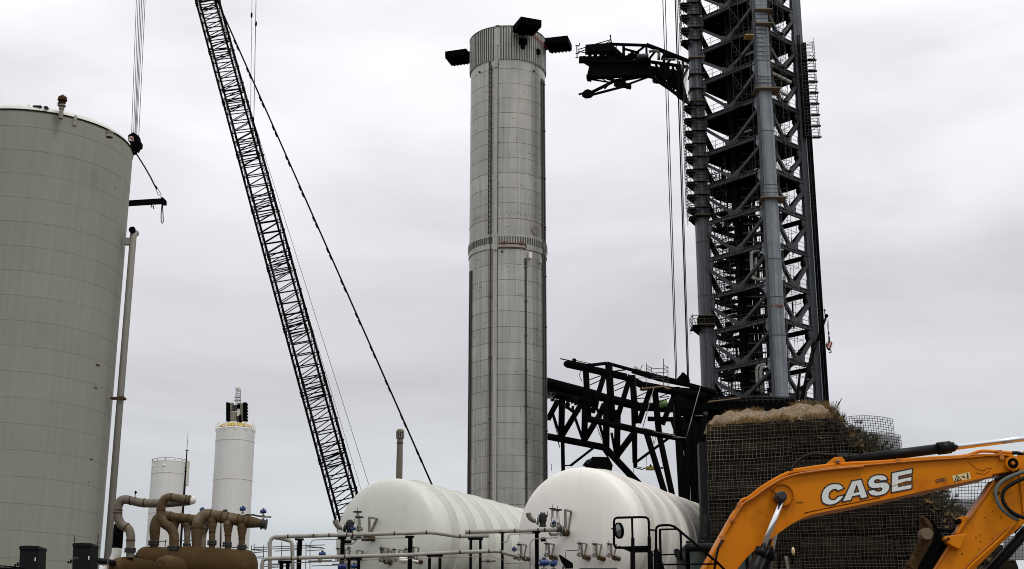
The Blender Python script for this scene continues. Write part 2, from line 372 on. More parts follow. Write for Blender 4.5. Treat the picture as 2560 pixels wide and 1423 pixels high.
for i in range(46):
    a = R(-62+i*2.7)
    if abs(a-R(-20)) < R(8): continue
    mb = MB(); mb.box(cyl_pt(a, BR+.012, z+.45+.25*(i % 2)), (.03, .02, .3), rz=a); studs.append(mb)
mb = MB(); mb.lathe((BX, BY, 0), [(BR+.0, z-.05), (BR+.03, z-.02), (BR+.03, z+.02), (BR, z+.05)], 72); link('weld_line', mb, M['valve'], boo)
allst = MB()
for q_ in studs: allst.add(q_.v, q_.f)
link('studs', allst, M['flange'], boo, kind='stuff')
# faint vertical stringer welds on the lower rings
for i in range(28):
    a = R(-60+i*4.4+(i*37%7)*.25)
    if abs(a-R(-20)) < R(8): continue
    mb = MB(); mb.box(cyl_pt(a, BR+.006, (zat(665, YF)+10)/2), (.018, .010, zat(665, YF)-10), rz=a); link('weld_seam', mb, M['steel'], boo)
# grid fins
def grid_fin(deg, zc, lift=0):
    a = R(deg); d = Vector((math.sin(a), -math.cos(a), 0)); t = Vector((math.cos(a), math.sin(a), 0)); u = Vector((0, 0, 1))
    c0 = Vector((BX, BY, zc))+d*(BR+.1)
    root = None
    Lr, Wt, H = 2.75, 2.6, .78
    mb = MB(); q = Matrix((t, d, u)).transposed()
    cc = c0+d*(Lr/2+.35)
    mb.box(cc+t*(Wt/2-.05), (.10, Lr, H), M=q); mb.box(cc-t*(Wt/2-.05), (.10, Lr, H), M=q)
    mb.box(cc+d*(Lr/2-.05), (Wt, .10, H), M=q); mb.box(cc-d*(Lr/2-.05), (Wt, .10, H), M=q)
    mb.box(c0+d*.2+u*.0, (.9, .7, .75), M=q)
    root = link('grid_fin', mb, M['fin'], boo)
    # thick lattice web whose lower edges are scalloped
    for ax, oth, La, Lb in ((d, t, Lr, Wt), (t, d, Wt, Lr)):
        nn = 6
        for i in range(nn):
            off = i/(nn-1)*(Lb-.08)-(Lb-.08)/2
            pts = [cc+oth*off-ax*(La/2-.1)+u*(H/2-.04), cc+oth*off+ax*(La/2-.1)+u*(H/2-.04)]
            m_ = 12
            for j in range(m_+1):
                s_ = La/2-.1-(La-.2)*j/m_
                pts.append(cc+oth*off+ax*s_-u*(H/2+(.15 if j % 2 else -.03)))
            mb = MB(); mb.prism(pts, oth*.06); link('fin_web', mb, M['fin'], root)
    mb = MB(); mb.box(cc+u*(H/2-.12), (Wt-.2, Lr-.2, .03), M=q); link('fin_plate', mb, M['fin'], root)
grid_fin(21, zat(88, YF)+.45); grid_fin(-108, zat(88, YF)+.2); grid_fin(76, zat(88, YF)+.25)
mb = MB(); mb.box(cyl_pt(R(22), BR+.25, zat(103, YF)), (1.0, .40, .7), rz=R(22)); mb.box(cyl_pt(R(22), BR+.16, zat(113, YF)), (.5, .25, .8), rz=R(22)); link('fin_dark_block', mb, M['fin'], boo)  # black blocks narrowing downward below the fin
mb = MB(); mb.box(cyl_pt(R(50), BR+.2, zat(116, YF)), (.5, .4, .6), rz=R(50)); link('fin_dark_block', mb, M['fin'], boo)
for dz in (0, .25):
    mb = MB(); mb.tube(cyl_pt(R(34), BR+.4, zat(78, YF)+dz), cyl_pt(R(72), BR+.6, zat(96, YF)+dz*.3), .035, n=5); link('red_strap', mb, M['red'], boo)
mb = MB(); mb.box(cyl_pt(R(-16), BR-.1, ZT+.12), (.5, .2, .25), rz=R(-16)); link('rim_box', mb, M['steel_dark'], boo)
# launch mount under the booster
lm = thing('launch_mount', 'black steel launch mount ring on legs carrying the tall booster', 'launch mount', (BX, BY, 0))
mb = MB(); mb.lathe((BX, BY, 0), [(4.2, 6.6), (8.5, 6.6), (8.5, 9.0), (4.2, 9.0), (4.2, 6.6)], 36, smooth=False); link('table_ring', mb, M['black'], lm)
for i in range(6):
    a = 2*math.pi*i/6+.3; mb = MB(); mb.tube((BX+7*math.cos(a), BY+7*math.sin(a), 0), (BX+7*math.cos(a), BY+7*math.sin(a), 6.6), .9, n=14); link('leg', mb, M['black'], lm)
# ================================================================ TOWER
C0 = Vector((29.3, 150, 0)); L0 = Vector((22.54, 157.2, 0)); R0 = Vector((34.7, 155.1, 0)); K0 = C0+(L0-C0)+(R0-C0)
tw = thing('launch_tower', 'tall grey steel lattice launch tower with scaffolding rising behind the earth berm', 'tower', (28.5, 156, 0))
UP = Vector((0, 0, 1))
lv_px = [70, 150, 242, 335, 420, 513, 607, 703, 796, 894, 983]
lv = [zat(p, 150.0) for p in lv_px]
lv = [lv[0]+8.8, lv[0]+4.4]+lv
zz = lv[-1]-4.4
while zz > 1: lv.append(zz); zz -= 4.4
TOPZ = lv[0]+2
random.seed(5)
def leg(base, wd, ang, z0, z1, mt, chamf=.28):
    # legs are made of splice segments about one bay long
    h = wd/2; c = chamf
    prof = [(-h+c, -h), (h-c, -h), (h, -h+c), (h, h-c), (h-c, h), (-h+c, h), (-h, h-c), (-h, -h+c)]
    z = z0; q = Matrix.Rotation(ang, 3, 'Z')
    while z < z1-.1:
        e = min(z1, z+random.choice((4.4, 6.6, 4.4, 8.8)))
        mb = MB(); mb.prism([base+Vector((0, 0, z))+q@Vector((x, y, 0)) for x, y in prof], UP*(e-z-.02))
        link('tower_leg', mb, mt, tw)
        if z > 30:
            mb = MB(); mb.prism([base+Vector((0, 0, e-.08))+q@Vector((x*1.035, y*1.035, 0)) for x, y in prof], UP*.10); link('splice_ring', mb, M['brace'], tw)
        z = e
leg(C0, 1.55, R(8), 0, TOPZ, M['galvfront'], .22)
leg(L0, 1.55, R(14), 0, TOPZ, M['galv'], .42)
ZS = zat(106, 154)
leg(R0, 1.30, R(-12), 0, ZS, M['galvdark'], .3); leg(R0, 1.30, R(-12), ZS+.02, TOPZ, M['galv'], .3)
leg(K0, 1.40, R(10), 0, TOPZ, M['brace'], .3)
# side strips on the near leg
mb = MB()
for s in (-.62, -.80): mb.box(C0+Vector((s, -.55, TOPZ/2)), (.12, .10, TOPZ))
link('leg_strip', mb, M['brace'], tw)
mb = MB()
for s in (-.25, .25): mb.box(L0+Vector((s, -.80, TOPZ/2)), (.06, .08, TOPZ))
link('leg_strip', mb, M['brace'], tw)
def girder(a, b, m_, h=.50, wd=.34, ribs=True):
    mb = MB(); d = (b-a).normalized(); x = d.cross(UP)
    mb.bar(a+UP*(h/2-.03), b+UP*(h/2-.03), wd, .06); mb.bar(a-UP*(h/2-.03), b-UP*(h/2-.03), wd, .06); mb.bar(a, b, .05, h-.12)
    if ribs:
        n = max(3, int((b-a).length/.85))
        for i in range(1, n):
            p = a+(b-a)*i/n; mb.bar(p-UP*(h/2-.06), p+UP*(h/2-.06), wd*.85, .07, up=d)
    return link('girder', mb, m_, tw)
def brace(a, b, m_, s=.36):
    mb = MB(); d = (b-a).normalized(); mb.bar(a, b, s, s*.9)
    return link('diagonal_brace', mb, m_, tw)
def gusset(pts, off, m_):
    mb = MB(); mb.prism(pts, off); return link('gusset_plate', mb, m_, tw)
faces = [(L0, C0, True), (C0, R0, True), (R0, K0, False), (L0, K0, False)]
for i in range(len(lv)-1):
    zt, zl = lv[i], lv[i+1]
    if zt < 26: 
        for a, b, fr in faces: girder(a+UP*zt, b+UP*zt, M['dark'], ribs=False)
        continue
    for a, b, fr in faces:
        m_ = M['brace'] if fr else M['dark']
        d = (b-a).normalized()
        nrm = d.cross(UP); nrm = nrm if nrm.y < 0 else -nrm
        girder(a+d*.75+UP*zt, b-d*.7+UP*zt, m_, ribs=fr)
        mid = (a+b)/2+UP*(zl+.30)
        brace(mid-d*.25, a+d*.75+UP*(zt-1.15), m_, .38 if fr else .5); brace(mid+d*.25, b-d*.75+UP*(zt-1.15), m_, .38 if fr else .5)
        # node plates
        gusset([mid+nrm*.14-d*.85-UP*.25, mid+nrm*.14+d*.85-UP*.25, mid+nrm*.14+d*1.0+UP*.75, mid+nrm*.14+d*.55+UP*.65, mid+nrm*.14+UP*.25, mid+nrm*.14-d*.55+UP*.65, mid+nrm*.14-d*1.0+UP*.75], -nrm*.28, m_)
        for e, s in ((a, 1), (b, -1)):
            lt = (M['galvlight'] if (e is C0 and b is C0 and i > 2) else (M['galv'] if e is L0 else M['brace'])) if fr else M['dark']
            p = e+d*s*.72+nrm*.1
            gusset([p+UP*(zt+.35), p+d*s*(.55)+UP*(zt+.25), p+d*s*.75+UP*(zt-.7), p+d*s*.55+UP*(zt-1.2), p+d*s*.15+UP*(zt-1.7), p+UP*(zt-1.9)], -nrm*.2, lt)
    # diaphragm between the faces
    for s in (0, 1):
        pa = (L0+C0)/2 if s else (C0+R0)/2; pb = (R0+K0)/2 if s else (L0+K0)/2
        mb = MB(); mb.bar(pa+UP*(zt), pb+UP*(zt), .3, .35); link('floor_beam', mb, M['dark'], tw)
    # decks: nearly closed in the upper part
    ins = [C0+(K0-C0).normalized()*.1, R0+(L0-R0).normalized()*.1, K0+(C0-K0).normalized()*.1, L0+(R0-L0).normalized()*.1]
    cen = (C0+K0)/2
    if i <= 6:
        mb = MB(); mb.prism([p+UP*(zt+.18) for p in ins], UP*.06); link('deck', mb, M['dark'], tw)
        for j in range(7):
            f = (j+.5)/7; mb = MB(); mb.bar(ins[0].lerp(ins[3], f)+UP*(zt+.02), ins[1].lerp(ins[2], f)+UP*(zt+.02), .12, .3); link('deck_joist', mb, M['dark'], tw)
    elif i <= 12:
        mb = MB(); p = ins[0].lerp(ins[3], .5); mb.prism([q_+UP*(zt+.18) for q_ in (p, p+Vector((1.2, 1.4, 0)), p+Vector((-.4, 3.4, 0)), p+Vector((-1.6, 2.0, 0)))], UP*.06); link('deck', mb, M['dark'], tw)
    # handrails along the front faces
    for a, b, fr in faces[:2]:
        d = (b-a).normalized(); mb = MB()
        for hh in (.55, 1.1): mb.tube(a+d+UP*(zt+.25+hh), b-d+UP*(zt+.25+hh), .03, n=4)
        nn = int((b-a).length/1.1)
        for j in range(1, nn): p = a+(b-a)*j/nn+UP*(zt+.25); mb.tube(p, p+UP*1.1, .03, n=4)
        o = link('handrail', mb, M['scaf'], tw)
# lift shaft and standpipes
sh = (C0+K0)/2+Vector((-.15, .2, 0))
for dx, dy in ((-1.45, -1.0), (1.45, -1.0), (-1.45, 1.4), (1.45, 1.4)):
    mb = MB(); mb.box(sh+Vector((dx, dy, TOPZ/2)), (.35, .35, TOPZ)); link('shaft_column', mb, M['dark'], tw)
for dx in (-1.0, -.55, -.1, .75, 1.15):
    mb = MB(); mb.box(sh+Vector((dx, -1.1, TOPZ/2)), (.40, .12, TOPZ)); link('shaft_panel', mb, M['dark'], tw)
z = 28
while z < TOPZ:
    mb = MB(); mb.bar(sh+Vector((-1.5, -1.25, z)), sh+Vector((1.5, -1.25, z)), .12, .16); link('shaft_ring', mb, M['brace'], tw); z += 1.1
for dx in (-2.5, -2.2, 2.0): 
    mb = MB(); mb.tube(sh+Vector((dx, -1.9, 0)), sh+Vector((dx, -1.9, TOPZ)), .14, n=8); link('standpipe', mb, M['dark'], tw)
def wpipe(pts, r, name='white_pipe'):
    mb = MB(); mb.path([P(*p) for p in pts], S(r, pts[0][2], pts[0][1]), 10); link(name, mb, M['whitepipe'], tw)
wpipe([(1893, 628, 154), (1884, 628, 154), (1879, 634, 154), (1878, 642, 154), (1880, 690, 154), (1884, 697, 154), (1893, 699, 154), (1914, 698, 154)], 4)
wpipe([(1890, 644, 154.5), (1889, 690, 154.5)], 3.2)
wpipe([(1913, 912, 154), (1900, 912, 154), (1893, 918, 154), (1891, 926, 154), (1895, 978, 154)], 3.8)
wpipe([(1912, 917, 154), (1903, 920, 154), (1901, 930, 154), (1906, 982, 154)], 4.2)
wpipe([(1926, 180, 152), (1977, 206, 154)], 4); wpipe([(1945, 226, 152), (1971, 240, 154)], 3.5); wpipe([(1846, 145, 155), (1884, 130, 153)], 3)
wpipe([(1850, 335, 154), (1878, 325, 152)], 2)
# scaffold stairs inside the left half
def scaffold(name, c, sx_, sy_, z0, z1, lift, rz, mt, parent, planks=True, r=.035, diag=True, label=None):
    q = Matrix.Rotation(rz, 3, 'Z'); cs = [c+q@Vector((x, y, 0)) for x, y in ((-sx_/2, -sy_/2), (sx_/2, -sy_/2), (sx_/2, sy_/2), (-sx_/2, sy_/2))]
    root = None
    for p in cs:
        mb = MB(); mb.tube(p+UP*z0, p+UP*(z1+.5), r, n=5); o = link('scaffold_post', mb, mt, parent)
    z = z0; k = 0
    while z < z1:
        mb = MB()
        for i in range(4):
            a, b = cs[i], cs[(i+1) % 4]
            for hh in (0, lift*.27, lift*.54): mb.tube(a+UP*(z+hh), b+UP*(z+hh), r, n=4)
        if diag:
            a, b = cs[0], cs[1]
            if k % 2: a, b = b, a
            mb.tube(a+UP*z, b+UP*min(z1, z+lift), r, n=4)
            a, b = cs[3], cs[0]
            mb.tube(a+UP*z, b+UP*min(z1, z+lift), r, n=4)
        link('scaffold_lift', mb, mt, parent)
        if planks:
            mb = MB(); mb.box(c+UP*(z-.05), (sx_*.96, sy_*.96, .05), rz=rz); link('scaffold_deck', mb, M['dark'], parent)
        z += lift; k += 1
scaffold('s', Vector((25.0, 155.9, 0)), 2.0, 1.6, 28, 62, 2.0, R(-45), M['scaf'], tw)
scaffold('s', Vector((24.3, 158.2, 0)), 1.6, 1.6, 28, 62, 2.2, R(-45), M['scaf'], tw, planks=False)
scaffold('s', Vector((26.0, 158.6, 0)), 1.4, 1.4, 28, 62, 1.8, R(-45), M['scaf'], tw, planks=True)
scaffold('s', Vector((33.0, 157.9, 0)), 1.6, .8, 28, 62, 4.4, R(40), M['scaf'], tw, planks=False, r=.028, diag=False)
scaffold('s', Vector((31.9, 152.6, 0)), 1.0, 1.0, 60, 82, 2.2, R(40), M['scaf'], tw, planks=True, r=.03)
scaffold('s', Vector((27.0, 152.6, 0)), 1.2, 1.0, 68, 84, 2.2, R(-45), M['scaf'], tw, planks=True, r=.03)
# deck clutter inside (short pipes, tanks and boxes on the levels)
random.seed(21)
for i in range(150):
    z = random.choice(lv[:13]); u_, v_ = random.uniform(.15, .85), random.uniform(.15, .85)
    p = C0+(L0-C0)*u_+(R0-C0)*v_+UP*(z+.3)
    mb = MB()
    if random.random() < .5: mb.box(p+UP*.5, (random.uniform(.3, 1), random.uniform(.3, .8), random.uniform(.5, 1.4)), rz=R(40))
    else: mb.tube(p, p+UP*random.uniform(1.5, 3.8), random.uniform(.05, .15), n=6)
    link('deck_equipment', mb, M['dark'] if random.random() < .8 else M['brace'], tw)
# bracket platforms on the outer left leg
def bracket(base, yc, Yd, out, wd, side=-1, m_=None, rail=True, depth=1.5):
    z = zat(yc, Yd); m_ = m_ or M['dark']
    mb = MB(); x0 = base.x+side*wd/2; x1 = x0+side*out
    mb.box(((x0+x1)/2, base.y-.2, z), (out, depth, .07)); mb.box((base.x, base.y-wd/2-.2, z), (wd+.2, .35, .07))
    mb.prism([(x0, base.y-1.0, z), (x1, base.y-1.0, z), (x0, base.y-1.0, z-.8)], (0, .08, 0)); mb.prism([(x0, base.y+.4, z), (x1, base.y+.4, z), (x0, base.y+.4, z-.8)], (0, .08, 0))
    o = link('bracket_platform', mb, m_, tw)
    if rail:
        mb = MB()
        for hh in (.4, .8, 1.2):
            mb.tube((x1, base.y-1.3, z+hh), (x1, base.y+1.0, z+hh), .038, n=4); mb.tube((x1, base.y-1.3, z+hh), (base.x+wd/2+.1, base.y-1.3, z+hh), .038, n=4)
        for yy in (-1.3, -.2, 1.0): mb.tube((x1, base.y+yy, z-.5), (x1, base.y+yy, z+1.5), .03, n=4)
        mb.tube((x1, base.y-1.3, z+1.2), (x0, base.y+1.0, z+.0), .038, n=4); mb.tube((x1, base.y+1, z+1.2), (x1, base.y-1.3, z), .038, n=4)
        mb.tube((base.x-wd/4, base.y-1.3, z), (base.x-wd/4, base.y-1.3, z+1.3), .038, n=4); mb.tube((base.x+wd/2, base.y-1.3, z-.3), (base.x+wd/2, base.y-1.3, z+1.4), .038, n=4)
        link('platform_rail', mb, M['scaf'], o)
for yc in (-20, 14, 44, 76, 107, 270, 302, 333, 365, 397, 429, 460, 492, 524): bracket(L0, yc, 157, .95, 1.55)
bracket(L0, 546, 157, .8, 1.55); bracket(L0, 820, 157, 1.0, 1.55, depth=2.8)
for yc, mt in ((145, 'plank'), (186, 'scaf'), (222, 'scaf'), (253, 'plank'), (538, 'plank'), (790, 'plank'), (812, 'plank')):
    mb = MB(); mb.box(L0+Vector((0, -.1, zat(yc, 156.5))), (1.95, 2.0, .10)); link('leg_collar', mb, M[mt], tw)
mb = MB(); mb.box(L0+Vector((0, 0, zat(801, 156.5))), (1.85, 1.9, .9)); link('leg_collar', mb, M['soil'], tw)
for yc, wd in ((25, 2.0), (59, 2.0), (221, 3.0), (494, 2.9)):
    mb = MB(); mb.box(C0+Vector((.25, -.2, zat(yc, 149))), (wd, 2.2, .12)); o = link('leg_collar', mb, M['plank'], tw)
    mb = MB()
    for hh in (.5, 1.0):
        mb.tube(C0+Vector((-wd/2+.2, -1.3, zat(yc, 149)+hh)), C0+Vector((wd/2+.3, -1.3, zat(yc, 149)+hh)), .03, n=4)
    for xx in (-wd/2+.2, wd/2+.3): mb.tube(C0+Vector((xx, -1.3, zat(yc, 149)-.3)), C0+Vector((xx, -1.3, zat(yc, 149)+1.6)), .03, n=4)
    link('platform_rail', mb, M['scaf'], o)
for yc in (72, 82, 93, 104, 115, 127, 138, 190, 205):
    mb = MB(); z = zat(yc, 149); mb.tube(C0+Vector((-1, -.86, z)), C0+Vector((1.0, -.86, z)), .03, n=4); link('leg_rung', mb, M['scaf'], tw)
mb = MB(); mb.box(C0+Vector((-1.5, -.4, zat(87, 149))), (1.0, 1.4, .1)); link('scaffold_deck', mb, M['yellow'], tw)
mb = MB(); mb.box(C0+Vector((0, -.80, zat(763, 149))), (1.3, .06, .22)); link('rust_stain', mb, M['rust'], tw)
# vertical rods beside the near leg, ladder track and black rail beside the right leg
for dx, dy, r in ((1.15, .6, .05), (1.35, .9, .04), (-1.3, .6, .04)):
    mb = MB(); mb.tube(C0+Vector((dx, dy, 28)), C0+Vector((dx, dy, TOPZ)), r, n=5); link('rod', mb, M['scaf'], tw)
zl1 = zat(106, 154)
for dx, wd in ((.12, .07), (.46, .07)):
    mb = MB(); mb.box(R0+Vector((dx, -.95, (zl1)/2)), (wd, .12, zl1)); link('track_rail', mb, M['galvlight'], tw)
mb = MB(); mb.box(R0+Vector((.62, -.7, zl1/2)), (.36, .7, zl1)); link('black_rail', mb, M['black'], tw)
z = 28.0
while z < zl1-.3:
    mb = MB(); mb.box(R0+Vector((.29, -.92, z)), (.26, .14, .22)); link('track_rung', mb, M['dark'], tw); z += .48
mb = MB(); mb.box(R0+Vector((.29, -.80, zl1/2)), (.3, .05, zl1)); link('track_plate', mb, M['dark'], tw)
scaffold('s', R0+Vector((.75, -1.3, 0)), 1.7, .9, zat(345, 154), zat(110, 154), 1.42, 0, M['scaf'], tw, planks=False, r=.032)
for i in range(8):
    z = zat(345, 154)+i*1.42; mb = MB(); mb.box(R0+Vector((1.3, -1.3, z)), (1.1, .5, .05)); link('scaffold_deck', mb, M['dark'], tw)
for xx in (-.2, .05): mb = MB(); mb.tube(R0+Vector((xx, -1.2, zat(345, 154))), R0+Vector((xx, -1, zl1+1)), .08, n=6); link('standpipe', mb, M['white'] if xx > 1 else M['dark'], tw)
# carriage around the tower foot
cg = thing('arm_carriage', 'black steel carriage wrapped around the tower just above the berm', 'carriage', (28, 150, zat(1010, 152)))
for (a, b, s1, s2) in (((1690, 1006, 148), (1800, 1012, 149), .8, 1.5), ((1775, 1010, 148.6), (1990, 1010, 148.0), .7, 1.3), ((1985, 1010, 148), (2035, 1035, 154), .5, .9), ((1770, 1030, 150), (1960, 1030, 150), .5, .7), ((1770, 1046, 152), (1975, 1040, 152), .5, 1.0), ((1700, 1020, 156), (1790, 1018, 160), .8, 1.8), ((1768, 1060, 150), (1870, 1055, 150), 1, 1.5)):
    mb = MB(); mb.bar(P(*a), P(*b), s1, s2); link('carriage_beam', mb, M['black'], cg)
for i in range(14):
    x = 1790+i*14.5; mb = MB(); mb.bar(P(x, 1003, 148), P(x+random.choice((-9, 9)), 1034, 149), .16, .16); link('carriage_strut', mb, M['black'], cg)
mb = MB()
for yy in (990, 997): mb.tube(P(1782, yy+6, 147.5), P(1990, yy, 147.3), .03, n=4)
for i in range(16): x = 1785+i*13.5; mb.tube(P(x, 988+(5-i*.3), 147.5), P(x, 1006, 147.5), .03, n=4)
link('handrail', mb, M['scaf'], cg)
mb = MB(); mb.bar(P(1770, 1005, 147.3), P(1850, 996, 147.3), .5, .1); link('yellow_edge', mb, M['plank'], cg)
for (a, b, rr) in (((2000, 930, 151), (1990, 1030, 150), 3), ((2030, 880, 152), (1998, 1020, 150), 3.2), ((2022, 920, 152.5), (2000, 1040, 151), 2.5), ((1975, 1000, 150), (2005, 1045, 150), 2), ((2006, 1000, 152), (2034, 1036, 154), 3.5)):
    mb = MB(); mb.tube(P(*a), P(*b), S(rr, a[2]), n=7); link('carriage_hose', mb, M['dark'], cg)
mb = MB(); mb.bar(P(2003, 1004, 151), P(2042, 1022, 155), .25, .55); link('carriage_beam', mb, M['brace'], cg)
# ================================================================ SERVICE ARM (top)
qa = thing('service_arm', 'black steel service arm with a claw hanging out from the tower top', 'service arm', P(1727, 180, 156))
def Q(name, pts, r, m_='black', parent=None, Y=153, n=8):
    mb = MB()
    for i in range(len(pts)-1):
        a, b = pts[i], pts[i+1]
        mb.tube(P(a[0], a[1], a[2] if len(a) > 2 else Y), P(b[0], b[1], b[2] if len(b) > 2 else Y), S(r, Y, a[1]), n=n)
    return link(name, mb, M[m_], parent)
def z3(x, y, Y=153): return (1420+x/5.93, 60+y/5.93, Y)
for Yo in (152.0, 152.9):
    def q(*p): return [z3(x, y, Yo) for x, y in p]
    Q('top_chord', q((260, 330), (640, 300), (1160, 318)), 4, parent=qa, Y=Yo)
    Q('top_chord', q((1160, 310), (1400, 400), (1800, 560)), 5.5, parent=qa, Y=Yo)
    Q('lower_chord', q((1220, 770), (1500, 960), (1820, 1200)), 4.5, parent=qa, Y=Yo)
    Q('mid_chord', q((300, 560), (1200, 560), (1780, 640)), 4.5, parent=qa, Y=Yo)
    Q('bottom_chord', q((300, 780), (700, 765), (1220, 745)), 4.5, parent=qa, Y=Yo)
    for a, b in (((640, 330), (830, 560)), ((830, 560), (830, 330)), ((830, 370), (1020, 420)), ((1010, 430), (1150, 320)), ((1160, 320), (1170, 540)), ((1170, 560), (1300, 400)), ((640, 400), (400, 540)), ((450, 330), (560, 520)), ((560, 520), (640, 330)), ((1420, 420), (1420, 640)), ((1560, 470), (1440, 640)), ((1700, 540), (1700, 900)), ((1250, 780), (1450, 620)), ((1450, 920), (1560, 640)), ((1560, 1000), (1700, 620)), ((1440, 620), (1440, 930)), ((1600, 1040), (1780, 640)), ((1300, 600), (1500, 960)), ((1650, 1050), (1650, 560)), ((1550, 640), (1780, 1150))):
        Q('truss_strut', q(a, b), 3.0, parent=qa, Y=Yo, n=6)
def slab(name, poly, Y0, dy, m_='black', parent=None, label=None, fn=z3):
    mb = MB(); mb.prism([P(*fn(x, y, Y0)) if fn else P(x, y, Y0) for x, y in poly], (0, dy, 0)); return link(name, mb, M[m_], parent, label=label)
slab('end_deck', [(260, 315), (360, 308), (560, 290), (640, 265), (650, 400), (260, 405)], 151.8, 1.0, parent=qa)
slab('equipment_body', [(260, 480), (640, 470), (900, 545), (1200, 520), (1230, 600), (1230, 770), (1000, 745), (560, 785), (320, 790), (290, 720), (320, 600), (240, 550)], 152.1, .7, parent=qa)
slab('equipment_body', [(1230, 620), (1700, 700), (1700, 820), (1330, 790), (1210, 770)], 152.2, .7, parent=qa)
slab('equipment_body', [(1420, 430), (1540, 430), (1600, 510), (1380, 500)], 152.2, .7, parent=qa)
slab('equipment_box', [(165, 480), (262, 470), (262, 550), (165, 550)], 152, .7, parent=qa)
for x in (300, 380, 470, 590, 720, 930, 1010): slab('equipment_box', [(x, 400), (x+45, 395), (x+60, 560), (x, 560)], 152.1+random.random()*.6, .5, parent=qa)
random.seed(41)
for i in range(46):
    if i < 26: x, y = random.uniform(320, 1180), random.uniform(420, 560)
    else: x, y = random.uniform(1230, 1720), random.uniform(560, 820)
    w_, h_ = random.uniform(18, 60), random.uniform(25, 90)
    slab('equipment_box', [(x, y), (x+w_, y-5), (x+w_+8, y+h_), (x-4, y+h_)], 152.1+random.random()*.7, .4, parent=qa, m_='black' if i % 6 else 'brace')
slab('equipment_body', [(1330, 790), (1440, 800), (1440, 900), (1400, 890)], 152.3, .6, parent=qa)
slab('equipment_body', [(1480, 800), (1700, 810), (1790, 1160), (1760, 1150), (1620, 1060), (1640, 960), (1560, 930), (1480, 930)], 152.3, .6, parent=qa)
slab('equipment_body', [(640, 300), (700, 340), (840, 470), (1000, 430), (1160, 470), (1160, 560), (640, 560)], 152.4, .4, parent=qa)
for a, b in (((130, 320), (135, 500)), ((125, 440), (262, 380)), ((150, 380), (262, 345)), ((150, 405), (262, 430)), ((110, 320), (155, 322)), ((110, 500), (155, 500)), ((110, 436), (160, 440)), ((160, 340), (172, 285))): Q('end_fitting', [z3(*a), z3(*b)], 1.3, parent=qa, n=5)
for a, b in (((400, 300), (630, 235)), ((630, 240), (632, 165)), ((622, 165), (648, 280)), ((560, 290), (630, 250)), ((715, 300), (715, 400)), ((810, 310), (810, 480)), ((640, 312), (1160, 330)), ((660, 360), (760, 470))): Q('guard_rail', [z3(*a), z3(*b)], 1.2, parent=qa, n=5)
for Yo in (152.3, 152.9):
    for a, b, r in (((360, 1010), (700, 840), 4), ((360, 1050), (860, 920), 3.2), ((700, 845), (1200, 760), 4.5), ((860, 905), (1210, 780), 2.6), ((320, 820), (640, 870), 2), ((400, 760), (700, 850), 2.5), ((600, 780), (720, 860), 3), ((750, 770), (780, 850), 2), ((1060, 745), (1120, 785), 3), ((480, 800), (600, 870), 1.2), ((540, 965), (620, 880), 2)):
        Q('claw_bar', [z3(*a, Yo), z3(*b, Yo)], r, parent=qa, Y=Yo, n=6)
slab('claw_joint', [(690, 835), (850, 820), (870, 920), (760, 925), (680, 890)], 152.2, .6, parent=qa)
slab('claw_joint', [(860, 870), (940, 885), (940, 940), (860, 925)], 152.0, .7, parent=qa)
slab('claw_head', [(210, 1020), (250, 980), (290, 965), (365, 990), (375, 1040), (340, 1070), (270, 1075), (215, 1050)], 152.2, .6, parent=qa)
Q('claw_tip', [z3(160, 1045), z3(230, 1025)], 2.6, parent=qa)
slab('counter_block', [(275, 740), (330, 770), (350, 830), (290, 820), (275, 780)], 152.4, .6, parent=qa)
Q('white_duct', [z3(1200, 410, 151.4), z3(1310, 395, 151.4), z3(1350, 430, 151.4), z3(1345, 530, 151.4)], 3.6, 'greypipe', qa, 151.4)
Q('white_duct', [z3(1380, 525, 151.6), z3(1600, 520, 151.6)], 1.8, 'greypipe', qa, 151.6)
Q('white_duct', [z3(1690, 600, 151.6), z3(1685, 680, 151.6)], 2.2, 'greypipe', qa, 151.6)
Q('grey_tank', [z3(1020, 480, 151.3), z3(1190, 470, 151.3)], 6, 'brace', qa, 151.3)
mb = MB()
for xx in range(6): mb.tube(P(*z3(1700+xx*18, 560, 151)), P(*z3(1715+xx*18, 1180, 151)), .03, n=4)
link('arm_hoses', mb, M['scaf'], qa)
mb = MB(); mb.path([P(*z3(x, y)) for x, y in ((215, 1065), (250, 1105), (280, 1115), (310, 1095), (335, 1065))], .02, 4); mb.path([P(*z3(x, y)) for x, y in ((235, 1070), (265, 1095), (300, 1090), (325, 1065))], .02, 4); link('cable_loop', mb, M['dark'], qa)
# ================================================================ CATCH ARMS
za_ = lambda x, y, Y=148: (1370+x/7.113, 880+y/7.113, Y)
zb_ = lambda x, y, Y=148: (1580+x/7.113, 880+y/7.113, Y)
zc_ = lambda x, y, Y=148: (1370+x/7.113, 1040+y/7.113, Y)
zd_ = lambda x, y, Y=148: (1580+x/5.474, 1040+y/5.474, Y)
def arm_members(root, name, lst, Y):
    for f, a, g_, b, r in lst:
        pa, pb = f(*a, Y), g_(*b, Y)
        k_ = 1.18 if r > 2.5 else 1.0
        mb = MB(); mb.tube(P(*pa), P(*pb), S(r*k_, Y, pa[1]), n=12); link(name, mb, M['black'], root)
near = thing('catch_arm', 'nearer black tubular catch arm with a scaffold on top beside the tower foot', 'catch arm', P(1750, 1050, 150), 'black catch arms')
arm_members(near, 'chord', [(za_, (330, 215), za_, (1400, 450), 7.7), (za_, (1400, 450), zb_, (200, 600), 7.5), (zb_, (200, 600), zb_, (1300, 800), 8.5), (zc_, (700, 50), zd_, (0, 180), 7), (zd_, (0, 180), zd_, (400, 262), 6.2), (zd_, (400, 262), zd_, (740, 320), 6)], 148)
